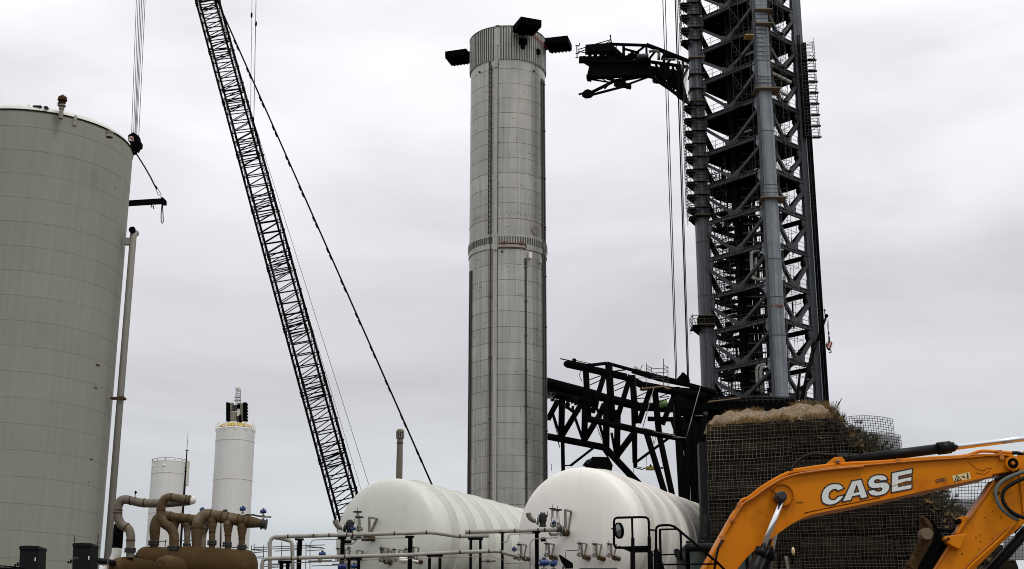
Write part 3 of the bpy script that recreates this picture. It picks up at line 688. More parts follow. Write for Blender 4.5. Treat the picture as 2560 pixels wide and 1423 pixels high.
mb = MB(); mb.ball(P(*za_(330, 215)), S(7.7, 148, 900), 12, 8); link('chord_end', mb, M['black'], near)
arm_members(near, 'post', [(za_, (670, 300), za_, (720, 1190), 6.3), (za_, (1080, 230), za_, (1140, 1230), 7.5), (za_, (1500, 420), zc_, (1560, 130), 6.5), (zb_, (400, 600), zd_, (370, 250), 6.5), (zb_, (800, 650), zd_, (650, 320), 6.5)], 148)
arm_members(near, 'diagonal', [(za_, (1010, 380), za_, (790, 1080), 5.4), (za_, (1450, 480), za_, (1230, 1180), 5.4), (zb_, (330, 660), zb_, (120, 1260), 5.4), (zb_, (730, 820), zb_, (540, 1290), 5.4)], 148)
# inner truss plane and lattice bracing
arm_members(near, 'rear_chord', [(za_, (560, 260), za_, (1050, 200), 3.4), (za_, (1050, 200), za_, (1636, 360), 3.6), (zb_, (0, 325), zb_, (800, 520), 4.2), (zb_, (800, 520), zb_, (1480, 705), 3.8)], 149.6)
arm_members(near, 'rail', [(za_, (215, 120), za_, (780, 240), 1.4), (za_, (440, 140), za_, (780, 215), 1.0), (za_, (720, 250), za_, (1050, 200), 2), (za_, (1130, 350), za_, (1430, 310), 1.6)], 147.2)
mb = MB(); mb.box(P(*za_(465, 150, 147.2)), (.4, .3, .35)); link('lamp', mb, M['black'], near)
arm_members(near, 'lattice_bar', [(f, (a, b), f, (c, d), 1.2) for f, a, b, c, d in ((za_, 735, 495, 950, 420), (za_, 745, 590, 960, 490), (za_, 1170, 600, 1390, 510), (za_, 1180, 695, 1400, 600), (zb_, 80, 800, 300, 700), (zb_, 90, 830, 300, 815), (zb_, 490, 800, 660, 735), (zb_, 490, 810, 660, 795), (zb_, 490, 890, 660, 820), (zb_, 830, 670, 1050, 650))], 149.2)
arm_members(near, 'thin_line', [(zb_, (1215, 620), zb_, (990, 1423), 1.0), (zb_, (385, 650), zb_, (190, 1350), 1.0), (za_, (585, 340), za_, (555, 410), 1), (za_, (555, 410), za_, (600, 520), 1)], 147.0)
for o in [c for c in near.children if c.name.startswith('thin_line')]: o.data.materials[0] = M['valve']
slab('top_walkway', [(0, 290), (600, 440), (1000, 545), (1480, 690), (1500, 740), (1000, 600), (500, 500), (0, 350)], 147.9, .8, parent=near, fn=zb_)
slab('hinge_block', [(720, 620), (1230, 660), (1480, 740), (1636, 820), (1636, 1000), (1200, 1010), (800, 960), (700, 800)], 149.0, 1.0, parent=near, fn=zb_)
slab('hinge_block', [(760, 620), (850, 620), (850, 1400), (770, 1400)], 149.5, 2, parent=near, fn=zb_)
# scaffold on the arm
def scaf_arm(f, lst, root, Y=147.5, nm='scaffold_tube'):
    for a, b in lst:
        mb = MB(); mb.tube(P(*f(*a, Y)), P(*f(*b, Y)), S(.85, Y, 930), n=5); link(nm, mb, M['scaf'], root)
scaf_arm(zb_, [((50, 255), (50, 320)), ((50, 258), (140, 320)), ((145, 330), (185, 230)), ((50, 290), (140, 330)), ((258, 205), (258, 370)), ((258, 240), (345, 295)), ((258, 290), (345, 345)), ((345, 270), (345, 400)), ((345, 300), (635, 285)), ((350, 375), (635, 360)), ((560, 120), (560, 620)), ((560, 230), (640, 285)), ((560, 300), (640, 350)), ((638, 250), (645, 640)), ((440, 365), (440, 450)), ((440, 430), (640, 430)), ((250, 460), (260, 640)), ((55, 400), (60, 670)), ((60, 470), (250, 460)), ((340, 400), (640, 540)), ((345, 450), (645, 430)), ((258, 330), (345, 390)), ((265, 480), (600, 470))], near)
slab('scaffold_plank', [(150, 640), (300, 625), (560, 595), (700, 650), (640, 660), (560, 620), (200, 655)], 147, 1.2, 'plank', near, fn=zb_)
slab('sheave_block', [(800, 500), (820, 450), (870, 400), (890, 360), (930, 370), (1000, 440), (1030, 500), (1030, 560)], 148.4, 1.0, parent=near, fn=zb_)
far = thing('catch_arm', 'farther black tubular catch arm passing behind the booster, seen under the nearer arm', 'catch arm', P(1600, 1050, 160), 'black catch arms')
arm_members(far, 'chord', [(za_, (-700, 370), za_, (900, 790), 11), (za_, (900, 790), zb_, (100, 960), 9), (zb_, (60, 975), zb_, (800, 985), 9), (za_, (-700, 560), za_, (900, 930), 9), (zc_, (-700, 230), zc_, (1000, 560), 7), (zc_, (1000, 560), zc_, (1100, 700), 7), (zc_, (1040, 590), zd_, (110, 950), 7.2)], 160)
slab('chord_plate', [(-700, 330), (640, 640), (900, 720), (900, 960), (640, 880), (0, 780), (-700, 700)], 160.3, .4, parent=far, fn=za_)
arm_members(far, 'post', [(za_, (250, 850), zc_, (235, 400), 6.5), (za_, (660, 950), zc_, (645, 430), 6.5), (za_, (1040, 900), zc_, (1035, 560), 6.8), (zc_, (1240, -100), zc_, (1225, 740), 6.5), (zb_, (20, 950), zd_, (35, 640), 4.4), (zd_, (45, 200), zd_, (45, 700), 4.2), (zc_, (260, 430), zc_, (270, 980), 4)], 160)
arm_members(far, 'diagonal', [(za_, (0, 1200), za_, (180, 860), 5.6), (za_, (-250, 1400), za_, (0, 1150), 5.6), (zc_, (240, 370), za_, (620, 880), 5.8), (zc_, (650, 430), zc_, (930, -40), 6), (zc_, (930, -40), za_, (1000, 930), 5.8), (zc_, (1230, 700), zc_, (1560, 260), 6.5), (za_, (60, 1010), zc_, (210, 350), 2.7), (za_, (480, 1170), zc_, (610, 400), 2.9), (zc_, (900, 90), zc_, (1010, 480), 2.9), (zc_, (1130, 300), zc_, (1190, 640), 2.7), (za_, (310, 960), za_, (500, 1100), 3.3), (za_, (860, 980), za_, (940, 1180), 3)], 160)
arm_members(far, 'hanger', [(zc_, (800, 575), zc_, (400, 885), 2.6), (zd_, (60, 630), zd_, (500, 305), 2.8), (zc_, (300, 885), zc_, (400, 880), 1.6), (zc_, (180, 440), zc_, (205, 560), 1.2), (zd_, (280, 270), zd_, (300, 390), .6), (zd_, (330, 280), zd_, (300, 390), .6), (zd_, (25, 700), zd_, (18, 800), .6), (za_, (170, 970), za_, (620, 1075), .8), (zb_, (280, 1190), zb_, (750, 1200), 5), (zb_, (490, 1060), zb_, (750, 1065), 2)], 159)
arm_members(far, 'thin_line', [(za_, (75, 1130), zc_, (180, 380), .8), (zc_, (870, 180), zc_, (980, 490), .8), (zc_, (60, 855), zc_, (60, 975), .6)], 158)
# valve cluster under the far chord
random.seed(9)
for i in range(16):
    mb = MB(); x = random.uniform(320, 560); y = random.uniform(830, 1010)
    mb.ball(P(*za_(x, y, 158.6)), random.uniform(.15, .32), 8, 6) if i % 2 else mb.box(P(*za_(x, y, 158.6)), (.3, .3, random.uniform(.2, .6)))
    link('valve_cluster', mb, M['dark'], far)
for i in range(8):
    mb = MB(); mb.box(P(*za_(random.uniform(0, 150), random.uniform(740, 860), 158.8)), (.4, .3, .3)); link('valve_cluster', mb, M['brace'], far)
# hanging service line with yellow box
arm_members(far, 'service_hose', [(zd_, (25, 705), zd_, (150, 735), 1.3), (zd_, (150, 720), zd_, (200, 712), 1.3), (zd_, (320, 715), zd_, (425, 712), 1.6), (zd_, (200, 500), zd_, (195, 670), .5), (zd_, (40, 690), zd_, (140, 712), .9), (zd_, (410, 700), zd_, (415, 725), 2.2)], 158)
slab('service_box', [(195, 690), (320, 690), (320, 732), (195, 730)], 157.8, .8, 'yellow', far, fn=zd_)
slab('service_box', [(235, 690), (255, 655), (275, 690)], 157.8, .8, 'dark', far, fn=zd_)
Q('red_strap', [zd_(292, 480, 158), zd_(300, 740, 158)], 1.6, 'rust', far, 158)
mb = MB(); mb.tube(P(*zb_(495, 925, 158)), P(*zb_(620, 905, 158)), S(9.5, 158, 1010), n=16); link('green_drum', mb, M['green'], far)
# legs of the arm frame
fr = thing('support_structure', 'cluster of thick black tubular legs splaying down beside the earth berm', 'steel frame', P(1720, 1260, 158))
for a, b, r in (((200, 235), (480, 1160), 7.4), ((370, 240), (575, 1200), 7.2), ((640, 260), (700, 1260), 9.5), ((560, 60), (640, 300), 7), ((770, 100), (745, 1280), 8.5), ((850, 60), (845, 1330), 8), ((900, 120), (870, 700), 7), ((980, 60), (880, 1300), 8), ((690, 20), (760, 600), 6.5), ((940, 40), (1000, 620), 4), ((640, 330), (870, 560), 3.2), ((800, 20), (930, 400), 5), ((1010, 0), (960, 500), 8)):
    mb = MB(); pa, pb = zd_(*a, 156), zd_(b[0], b[1], 156.0); A_, B_ = P(*pa), P(*pb)
    if b[1] > 1100: B_ = A_+(B_-A_)*(A_.z/(A_.z-B_.z))
    mb.tube(A_, B_, S(r, 156, 1150), n=12); link('frame_leg', mb, M['black'], fr)
slab('frame_block', [(700, 0), (1040, 0), (1050, 330), (900, 340), (760, 300)], 158, 2, parent=fr, fn=zd_)
for a, b in (((745, 290), (825, 10)), ((560, 290), (740, 300)), ((300, 215), (740, 305)), ((160, 165), (300, 200))): Q('thin_line', [zd_(*a, 146), zd_(*b, 146)], .8, 'valve', fr, 146)
# dark hood on the launch mount, seen above the right bullet tank
hd = thing('mount_hood', 'black curved hood of the launch mount peeking over the right bullet tank', 'hood', P(1500, 1180, 150))
slab('hood_box', [(785, 725), (1080, 730), (1155, 880), (1120, 1000), (900, 960), (800, 900)], 149, 4, parent=hd, fn=zc_)
slab('hood_box', [(660, 900), (720, 850), (880, 815), (1000, 840), (1145, 900), (1130, 1010), (700, 990)], 148.2, 4, parent=hd, fn=zc_)
for i in range(5):
    mb = MB(); mb.path([P(*zc_(620+i*14, 885+i*3, 148-.0)), P(*zc_(680+i*14, 800+i*10, 148.5)), P(*zc_(790+i*8, 745+i*16, 149))], .05, 5); link('hood_rail', mb, M['black'], hd)
# scaffold tower right of the legs
stw = thing('scaffold_tower', 'slender dark scaffold tower between the black legs and the berm edge', 'scaffold', P(1757, 1300, 150))
scaffold('s', Vector((P(1757, 1200, 150).x, 150, 0)), 1.4, 1.4, 4, zat(1108, 150), 1.5, R(20), M['dark'], stw, planks=False, r=.06)
# ================================================================ BIG STORAGE TANK (left)
TX, TY, TR = -30.9, 85.0, 6.0
ZR = zat(271, TY-TR) if False else 1.7+.4343*(TY-TR)
tk = thing('storage_tank', 'huge grey green cylindrical storage tank cut off by the left picture edge', 'storage tank', (TX, TY, 0))
z = ZR; random.seed(2); i = 0
while z > .3:
    h = min(1.52 if i else .75*1.52, z); dr = random.uniform(-.003, .003)
    mb = MB(); mb.lathe((TX, TY, 0), [(TR-.012, z), (TR-.012, z-.006), (TR+dr, z-.014), (TR+dr, z-h+.008), (TR-.012, z-h)], 128)
    link('shell_course', mb, M['tankgrey'], tk); z -= h; i += 1
mb = MB(); mb.lathe((TX, TY, 0), [(TR-.05, ZR-.10), (TR+.05, ZR-.10), (TR+.05, ZR-.02), (TR-.05, ZR-.02)], 128); link('rim_seam', mb, M['soil'], tk)
mb = MB(); mb.lathe((TX, TY, 0), [(TR-.02, ZR), (TR-.06, ZR+.14), (TR-.20, ZR+.30), (TR-.45, ZR+.46), (TR-.9, ZR+.64), (TR-1.8, ZR+.9), (TR-3.5, ZR+1.2), (0.01, ZR+1.4)], 128); link('roof', mb, M['tanktop'], tk)
def tank_pt(px, py, off=0.0):   # the point of the tank wall seen at that pixel
    d = P(px, py, 1.0)-Vector((0, 0, CAMZ)); a = d.x**2+1; b = -2*(d.x*TX+TY); c = TX**2+TY**2-(TR+off)**2
    disc = b*b-4*a*c; t = (-b-math.sqrt(max(0, disc)))/(2*a); return Vector((d.x*t, t, CAMZ+d.z*t))
p = tank_pt(187, 305); n_ = Vector((p.x-TX, p.y-TY, 0)).normalized(); tt = Vector((-n_.y, n_.x, 0))
mb = MB(); o_ = p+n_*.02
mb.prism([o_+tt*.12-UP*.25, o_-tt*.12-UP*.25, o_-tt*.11+UP*.30, o_-tt*.06+UP*.40, o_+UP*.43, o_+tt*.06+UP*.40, o_+tt*.11+UP*.30], n_*.05); lg = link('lifting_lug', mb, M['tanktrim'], tk)
mb = MB(); mb.lathe(o_+n_*.052+UP*.28, [(0, .004), (.035, .004), (.035, 0)], 10, axis=n_); link('lug_hole', mb, M['decal'], lg)
# relief valve on the roof
b0 = P(153, 282, TY-TR+.35)
mb = MB(); u_ = .0255
mb.lathe(b0-UP*.4, [(.13, 0), (.13, .62), (.17, .62), (.17, .68), (.13, .68), (.13, .8), (.24, .82), (.24, .88), (.12, .9), (.12, 1.0)], 16); rv = link('vent_pipe', mb, M['valve'], tk)
mb = MB(); mb.lathe(b0+UP*.6, [(.12, 0), (.21, .02), (.21, .08), (.12, .12), (.25, .16), (.29, .22), (.26, .42), (.16, .50), (.05, .52), (.04, .6), (0, .6)], 16); link('vent_cap', mb, M['bucket'], rv)
mb = MB(); mb.box(b0+Vector((-.17, -.05, .55)), (.14, .14, .22)); link('vent_actuator', mb, M['flange'], rv)
for px, py, sx_, sz_ in ((95, 266, .5, .07), (116, 268, .22, .08)): mb = MB(); mb.box(P(px, py+2, TY-TR+.5), (sx_, .4, sz_)); link('roof_fitting', mb, M['flange'], tk)
mb = MB(); mb.tube(P(71, 262, TY-TR+.4), P(71, 270, TY-TR+.4), .02, n=5); link('roof_fitting', mb, M['flange'], tk)
mb = MB(); mb.lathe(P(274, 336, TY-4.6), [(.22, -.2), (.22, .06), (.26, .06), (.26, .14), (0, .14)], 14); link('roof_nozzle', mb, M['tanktrim'], tk)
for px, py, ln in ((245, 914, .22), (241, 970, .22), (229, 1148, .06), (223, 1206, .10), (290, 469, .02), (312, 586, .05)):
    p = tank_pt(px, py, .02); n_ = Vector((p.x-TX, p.y-TY, 0)).normalized(); a = math.atan2(n_.x, -n_.y)
    k = max(1, int(ln/.055))
    for j in range(k):
        mb = MB(); mb.box(p+Vector((-n_.y, n_.x, 0))*(j-k/2)*.085, (.055, .05, .04), rz=a); link('nameplate_stud', mb, M['flange'], tk)
for px, py in ((245, 912), (229, 1148)):
    p = tank_pt(px, py, .02); n_ = Vector((p.x-TX, p.y-TY, 0)).normalized(); a = math.atan2(n_.x, -n_.y)
    mb = MB(); mb.box(p, (.34 if px == 245 else .2, .04, .05), rz=a); link('nameplate', mb, M['bucket'], tk)
# riser pipe beside the tank
rp = thing('riser_pipe', 'tall grey riser pipe clamped along the right side of the big tank', 'pipe', P(270, 1423, TY))
ra, rb = P(333, 592, TY), P(333, 592, TY)
base = Vector((ra.x, TY, 0))
mb = MB(); mb.path([Vector((ra.x+.0, TY, 0)), ra, ra+Vector((.0, .05, .18)), ra+Vector((-.02, .3, .38)), ra+Vector((-.05, .7, .45))], .215, 16); link('pipe_body', mb, M['tanktrim'], rp)
mb = MB(); mb.tube(ra+Vector((-.04, -.1, .36)), ra+Vector((-.04, -.28, .42)), .21, n=16); link('end_cap', mb, M['black'], rp)
mb = MB(); p = P(322, 603, TY); mb.box(p, (.62, .3, .38)); mb.box(p-UP*.22, (.5, .3, .07)); link('wall_bracket', mb, M['tanktrim'], rp)
mb = MB(); p = P(306, 997, TY); mb.box((ra.x-.1, TY-.1, p.z), (.9, .5, .10)); mb.box((ra.x+.15, TY-.12, p.z), (.3, .55, .16)); link('pipe_clamp', mb, M['brownpipe'], rp)
# ================================================================ HOOK BLOCK + SPREADER BEAM
YH = 196.0
def zh(x, y, Y=YH): return (x/2.846, 200+y/2.846, Y)
hk = thing('hook_block', 'black crane hook block with red striped plate hanging from ropes beside the big tank', 'hook block', P(335, 355, YH))
mb = MB(); mb.prism([P(*zh(x, y)) for x, y in ((925, 385), (950, 378), (985, 395), (990, 425), (1003, 440), (1000, 470), (985, 478), (975, 500), (945, 490), (925, 475), (930, 445), (910, 430), (912, 392))], (0, 1.2, 0)); link('block_body', mb, M['black'], hk)
mb = MB(); mb.prism([P(*zh(x, y, YH-.05)) for x, y in ((914, 405), (948, 400), (950, 436), (916, 432))], (0, .04, 0)); o = link('striped_plate', mb, M['decal'], hk)
for i in range(3):
    mb = MB(); mb.prism([P(*zh(x, y, YH-.10)) for x, y in ((914+i*13, 407+i*3), (921+i*11, 405), (948, 425-i*12+8), (944-0*i, 434-i*8))], (0, .03, 0)); link('stripe', mb, M['red'], o)
for x, y, rr in ((950, 395, 16), (985, 450, 15), (945, 462, 14), (962, 480, 12)):
    mb = MB(); mb.lathe(P(*zh(x, y, YH+.3)), [(0, -.35), (S(rr/2.846, YH, 350), -.35), (S(rr/2.846, YH, 350), .35), (0, .35)], 14, axis=(0, 1, 0)); link('sheave', mb, M['black'], hk)
Q('hook', [zh(950, 490, YH+.5), zh(948, 520, YH+.5), zh(968, 512, YH+.5), zh(970, 525, YH+.5), zh(950, 530, YH+.5)], 2.4, 'black', hk, YH)
Q('hook', [zh(940, 485, YH+.5), zh(942, 565, YH+.5)], 1.3, 'black', hk, YH)
# ropes go up to the boom tip, well above the frame
TIPA = P(394, -450, YH)
ro = thing('hoist_ropes', 'bundle of thin vertical hoist ropes above the striped hook block', 'ropes', P(345, 300, YH))
for i, x in enumerate((936, 950, 960, 966, 973, 988)):
    a = P(*zh(x, 390+(8 if i % 2 else 0), YH+.2*i)); top = P(352+(i-2.5)*4.4, 0, YH+.2*i)
    d = (top-a); b = a+d*((TIPA.z-a.z)/d.z)
    mb = MB(); mb.tube(a, b, .055 if i in (2, 3) else .045, n=5); link('rope', mb, M['dark'], ro)
sb = thing('spreader_beam', 'black lifting spreader beam with slings poking out from behind the big tank', 'spreader beam', P(370, 508, YH))
mb = MB(); mb.bar(P(250, 513, YH), P(411, 503, YH), .45, S(13, YH, 505)); link('beam', mb, M['black'], sb)
mb = MB(); mb.prism([P(*zh(x, y, YH-.3)) for x, y in ((1140, 850), (1150, 828), (1180, 855), (1180, 885), (1145, 885))], (0, .6, 0)); link('beam_end', mb, M['black'], sb)
mb = MB(); mb.path([P(*zh(x, y)) for x, y in ((970, 525), (1030, 620), (1070, 690), (1100, 750), (1115, 775))], .12, 6); link('sling', mb, M['black'], sb)
mb = MB(); mb.path([P(*zh(x, y)) for x, y in ((1100, 752), (1125, 815), (1142, 830), (1146, 815), (1108, 750))], .05, 5); link('sling_loop', mb, M['black'], sb)
mb = MB(); mb.path([P(*zh(x, y)) for x, y in ((1152, 890), (1146, 960), (1147, 1010), (1154, 1022), (1162, 1010), (1160, 960), (1156, 890))], .075, 6); link('sling_loop', mb, M['black'], sb)
mb = MB(); mb.path([P(*zh(x, y)) for x, y in ((1078, 890), (1074, 908), (1090, 895), (1094, 918))], .09, 5); link('shackle', mb, M['black'], sb)
# ================================================================ CRAWLER CRANE
cr = thing('lattice_crane', 'black lattice boom crane leaning left behind the white bullet tanks', 'crane', P(900, 1350, 172).xy.to_3d())
A1 = P(858, 1240, 172); B1 = P(515, -10, 190)
ax = (B1-A1).normalized()
foot = A1+ax*((2.2-A1.z)/ax.z); tip = A1+ax*((TIPA.z-A1.z)/ax.z)
u0 = (Vector((1, 0, 0))-ax*ax.x).normalized(); v0 = ax.cross(u0)
rot = R(11); U = u0*math.cos(rot)+v0*math.sin(rot); V = ax.cross(U)
if V.y < 0: V = -V
W = 2.85
def cc(s, i, j): return foot+ax*s+U*(W/2*i)+V*(W/2*j)
s0 = (A1-foot).length; s1 = (B1-foot).length; total = (tip-foot).length
SEC = 9.7; NB = 5; sbeg = s0-4
def lace(mb_fn, s, e, tight=False):
    """lacing of one bay: two level bars and one diagonal on the front and back faces, zigzag on the sides"""
    for j in (-1, 1):
        ra = .078
        mb_fn(cc(s+.12, -1, j), cc(s+.12, 1, j), ra); mb_fn(cc(s+.25, -1, j), cc(e-.15, 1, j), .072)
    for i in (-1, 1):
        mid = (s+e)/2; mb_fn(cc(s, i, -1), cc(mid, i, 1), .04); mb_fn(cc(mid, i, 1), cc(e, i, -1), .04)
s = sbeg; k = 0
while s < total-1:
    e = min(s+SEC, total)
    vis = s < s1+6
    if vis:
        sec = bpy.data.objects.new('boom_section', None); COL.objects.link(sec); sec.parent = cr; sec.location = foot+ax*s-wloc(cr)
        for i in (-1, 1):
            for j in (-1, 1):
                mb = MB(); mb.tube(cc(s, i, j), cc(e, i, j), .15, n=8); link('chord', mb, M['blackcrane'], sec)
                for q_ in (s+.1, e-.35): mb = MB(); mb.tube(cc(q_, i, j), cc(q_+.3, i, j), .21, n=8); link('pin_joint', mb, M['blackcrane'], sec)
        def bar_(a, b, r): mbb = MB(); mbb.tube(a, b, r, n=6); link('lacing_bar', mbb, M['blackcrane'], sec)
        for b_ in range(NB): lace(bar_, s+.5+(e-s-1)*b_/NB, s+.5+(e-s-1)*(b_+1)/NB)
        for off in (.15, .75, 1.2): bar_(cc(e-off, -1, -1), cc(e-off*.5, 1, -1), .08); bar_(cc(e-off, -1, 1), cc(e-off*.7, 1, 1), .08)
        bar_(cc(s+.15, -1, -1), cc(s+1.1, 1, -1), .07); bar_(cc(s+.2, -1, 1), cc(s+.6, 1, 1), .08)
        # little walkway grating by the joint, pipework and lamps along the right chord
        mb = MB()
        for i in range(8):
            f = -.3+i*.16; mb.tube(cc(e-.95, f, 1), cc(e-1.25, f, 1), .02, n=4)
        mb.tube(cc(e-.95, -.4, 1), cc(e-.8, .95, 1), .02, n=4); mb.tube(cc(e-1.25, -.4, 1), cc(e-1.1, .95, 1), .02, n=4)
        link('step_grating', mb, M['blackcrane'], sec)
        for q_ in range(3):
            mb = MB(); pc = cc(s+1+q_*3.1, 1, -1)+U*.16; mb.box(pc, (.16, .16, .3)); link('clamp', mb, M['blackcrane'], sec)
    else:
        mb = MB()
        for i in (-1, 1):
            for j in (-1, 1): mb.tube(cc(s, i, j), cc(e, i, j), .135, n=6)
        def barj(a, b, r): mb.tube(a, b, r, n=5)
        for b_ in range(NB): lace(barj, s+.5+(e-s-1)*b_/NB, s+.5+(e-s-1)*(b_+1)/NB)
        o = link('upper_boom', mb, M['blackcrane'], cr, kind='stuff')
    s = e; k += 1
mb = MB()
for i in (-1, 1):
    for j in (-1, 1): mb.tube(cc(0, i*.6, j*.6), cc(sbeg, i, j), .14, n=6)
link('boom_foot', mb, M['blackcrane'], cr)
mb = MB(); mb.tube(cc(sbeg, 1.08, -1), cc(s1+8, 1.08, -1), .07, n=6); mb.tube(cc(sbeg, 1.14, 0), cc(s1+8, 1.14, 0), .05, n=6); link('boom_cable', mb, M['blackcrane'], cr)
mb = MB(); mb.lathe(tip, [(0, -.4), (1.0, -.4), (1.0, .4), (0, .4)], 20, axis=(1, 0, 0)); link('tip_sheave', mb, M['blackcrane'], cr)
mb = MB(); mb.box(foot+Vector((1, 4, .3)), (6, 10, 2.4)); link('crane_house', mb, M['blackcrane'], cr)
for sx_ in (-3.4, 3.4): mb = MB(); mb.box(foot+Vector((1+sx_, 3, -1.5)), (1.5, 11, 1.4)); link('track', mb, M['rubber'], cr)
# pendant with connectors, thin lines
pd = thing('pendant_rope', 'thick dark pendant line with joints slanting down right beside the crane boom', 'cable', P(860, 720, 186))
pa, pb = P(541, 0, 190), P(1078, 1208, 182); pts = []
d = pb-pa; top = pa-d*.45
mb = MB(); nn = 24
for i in range(nn+1):
    f = i/nn; p = top.lerp(pb+d*.02, f)-UP*(math.sin(math.pi*f)*-0.2); pts.append(p)
mb.path(pts, .115, 7); link('rope', mb, M['blackcrane'], pd)
for i in range(15):
    f = .03+i*.065
    for g_ in (0, .014):
        p = pa.lerp(pb, f+g_); mb = MB(); mb.tube(p, pa.lerp(pb, f+g_+.009), .15, n=6); link('rope_joint', mb, M['blackcrane'], pd)
def line(name, lab, p0, p1, r, ext=.0, m_='blackcrane', cat='cable', grp=None):
    a, b = P(*p0), P(*p1); d = b-a; a = a-d*ext; b = b+d*(.16 if name == 'thin_cable' else 0)
    t = thing(name, lab, cat, b, grp); mb = MB(); mb.tube(a, b, r, n=5); link('rope', mb, M[m_], t); return t
line('thin_cable', 'hair thin cable running closest to the right side of the crane boom', (532, 0, 188), (897, 1206, 175), .025, .2)
line('thin_cable', 'hair thin cable slanting to the left bullet tank, farther from the crane boom', (548, 30, 188), (917, 1196, 175), .03, .2)
l1 = line('vertical_cable', 'left one of two thin vertical cables crossing the pendant by the boom', (630, 0, 189), (626, 300, 189), .035, .6)
l2 = line('vertical_cable', 'right one of two thin vertical cables crossing the pendant by the boom', (640, 0, 189), (634, 335, 189), .05, .6)
for t, px, py in ((l1, 629, 38), (l2, 640, 60)): mb = MB(); mb.ball(P(px, py, 189), .16, 8, 6, (1, 1, 3)); link('swivel', mb, M['blackcrane'], t)
# hoist cables of the catch arms
for i, (x0, x1, y1, r) in enumerate(((1657, 1689.5, 955, .05), (1663, 1692.5, 955, .05), (1688, 1719, 945, .075), (1692, 1722, 945, .05))):
    lab = ('outermost left hoist cable of the four running down left of the tower', 'second hoist cable from the left of the four left of the tower', 'thick third hoist cable from the left, down to the sheave block', 'hoist cable nearest to the tower, running down to the sheave block')[i]
    line('hoist_cable', lab, (x0, 0, 148.2), (x1, y1, 148.2), r, .15, grp=None)
# small jib with hook right of the tower
jb = thing('davit_crane', 'small black davit crane leaning out from the right side of the tower foot', 'davit crane', P(1998, 1010, 151))
mb = MB(); mb.tube(P(2066, 790, 153), P(2044, 852, 152.6), S(2.6, 153, 800), S(4, 153, 800), n=8); mb.ball(P(2066, 790, 153), S(5, 153, 790), 10, 6); link('davit_arm', mb, M['black'], jb)
for dx in (0, 7): mb = MB(); mb.tube(P(2044-dx, 850, 152.6), P(1998+dx, 1012, 151), S(1.8, 152, 900), n=6); link('davit_mast', mb, M['black'], jb)
for i in range(9):
    f = i/9; mb = MB(); mb.tube(P(2044-46*f, 850+162*f, 152), P(2037-37*(f+.1), 850+162*(f+.1), 152), .06, n=5); link('davit_lacing', mb, M['black'], jb)
mb = MB(); mb.tube(P(2062, 786, 153), P(2061, 772, 153), .05, n=5); mb.box(P(2061, 776, 153), (.35, .1, .08)); link('lamp', mb, M['black'], jb)
Yk = 153.0
zk = lambda x, y: (1690+x/3.745, 660+y/3.745, Yk)
kh = thing('small_hook', 'small red striped hook block dangling right of the tower', 'hook block', P(2074, 865, Yk))
mb = MB(); mb.tube(P(*zk(1412, 520)), P(*zk(1433, 700)), .035, n=5); mb.tube(P(*zk(1425, 520)), P(*zk(1434, 700)), .025, n=5); link('rope', mb, M['dark'], kh)
mb = MB(); mb.ball(P(*zk(1430, 650)), .10, 8, 6, (1, 1, 2)); mb.tube(P(*zk(1433, 680)), P(*zk(1434, 725)), .10, n=6); link('swivel', mb, M['dark'], kh)
body = [(1408, 745), (1418, 728), (1440, 722), (1460, 730), (1466, 748), (1458, 775), (1450, 800), (1434, 802), (1418, 782)]
mb = MB(); mb.prism([P(*zk(x, y)) for x, y in body], (0, .45, 0)); o = link('block_body', mb, M['dark'], kh)
for st_ in (((1412, 760), (1432, 728), (1446, 726), (1418, 778)), ((1424, 790), (1452, 730), (1462, 738), (1436, 798))):
    mb = MB(); mb.prism([P(p_[0]/3.745+1690, p_[1]/3.745+660, Yk-.03) for p_ in st_], (0, .02, 0)); link('stripe', mb, M['red'], o)
for st_ in (((1410, 748), (1420, 732), (1430, 728), (1412, 758)), ((1420, 784), (1446, 728), (1452, 730), (1426, 790)), ((1442, 798), (1462, 742), (1464, 750), (1450, 794))):
    mb = MB(); mb.prism([P(p_[0]/3.745+1690, p_[1]/3.745+660, Yk-.045) for p_ in st_], (0, .02, 0)); link('stripe', mb, M['decal'], o)
mb = MB(); mb.path([P(*zk(x, y)) for x, y in ((1442, 800), (1444, 812), (1453, 820), (1451, 831), (1441, 834), (1433, 826))], .06, 6); link('hook', mb, M['dark'], kh)
# ================================================================ WHITE TALL TANKS AND THIN THINGS
def wtank(name, lab, px, ytop, Yd, rpx, cap):
    c = P(px, ytop, Yd); r = S(rpx, Yd, ytop)
    t = thing(name, lab, 'tank', (c.x, Yd, 0), 'slim white tanks in the distance')
    z = c.z; i = 0
    mb = MB(); mb.lathe((c.x, Yd, 0), [(r, 0), (r, z-.02), (r-.03, z), (r-.15, z+cap*.6), (r*.7, z+cap), (.01, z+cap*1.2)], 48); link('shell', mb, M['white'], t)
    for q_ in (.03, 1.3, 5.5, 10): mb = MB(); mb.lathe((c.x, Yd, 0), [(r, z-q_-.05), (r+.03, z-q_-.03), (r+.03, z-q_), (r, z-q_+.02)], 48); link('shell_band', mb, M['whitepipe'] if q_ > .1 else M['bullet'], t)
    return t, Vector((c.x, Yd, z)), r
t1, c1, r1 = wtank('white_tank', 'shorter slim white tank with a railing on top, behind the mast', 424, 1157, 150, 41.5, .35)
mb = MB()
for hh in (.25,):
    for i in range(36):
        a, b = 2*math.pi*i/36, 2*math.pi*(i+1)/36; mb.tube(c1+Vector((math.cos(a)*r1, math.sin(a)*r1, hh)), c1+Vector((math.cos(b)*r1, math.sin(b)*r1, hh)), .025, n=4)
for i in range(12): a = 2*math.pi*i/12; p = c1+Vector((math.cos(a)*r1, math.sin(a)*r1, 0)); mb.tube(p, p+UP*.27, .025, n=4)
link('top_rail', mb, M['scaf'], t1)
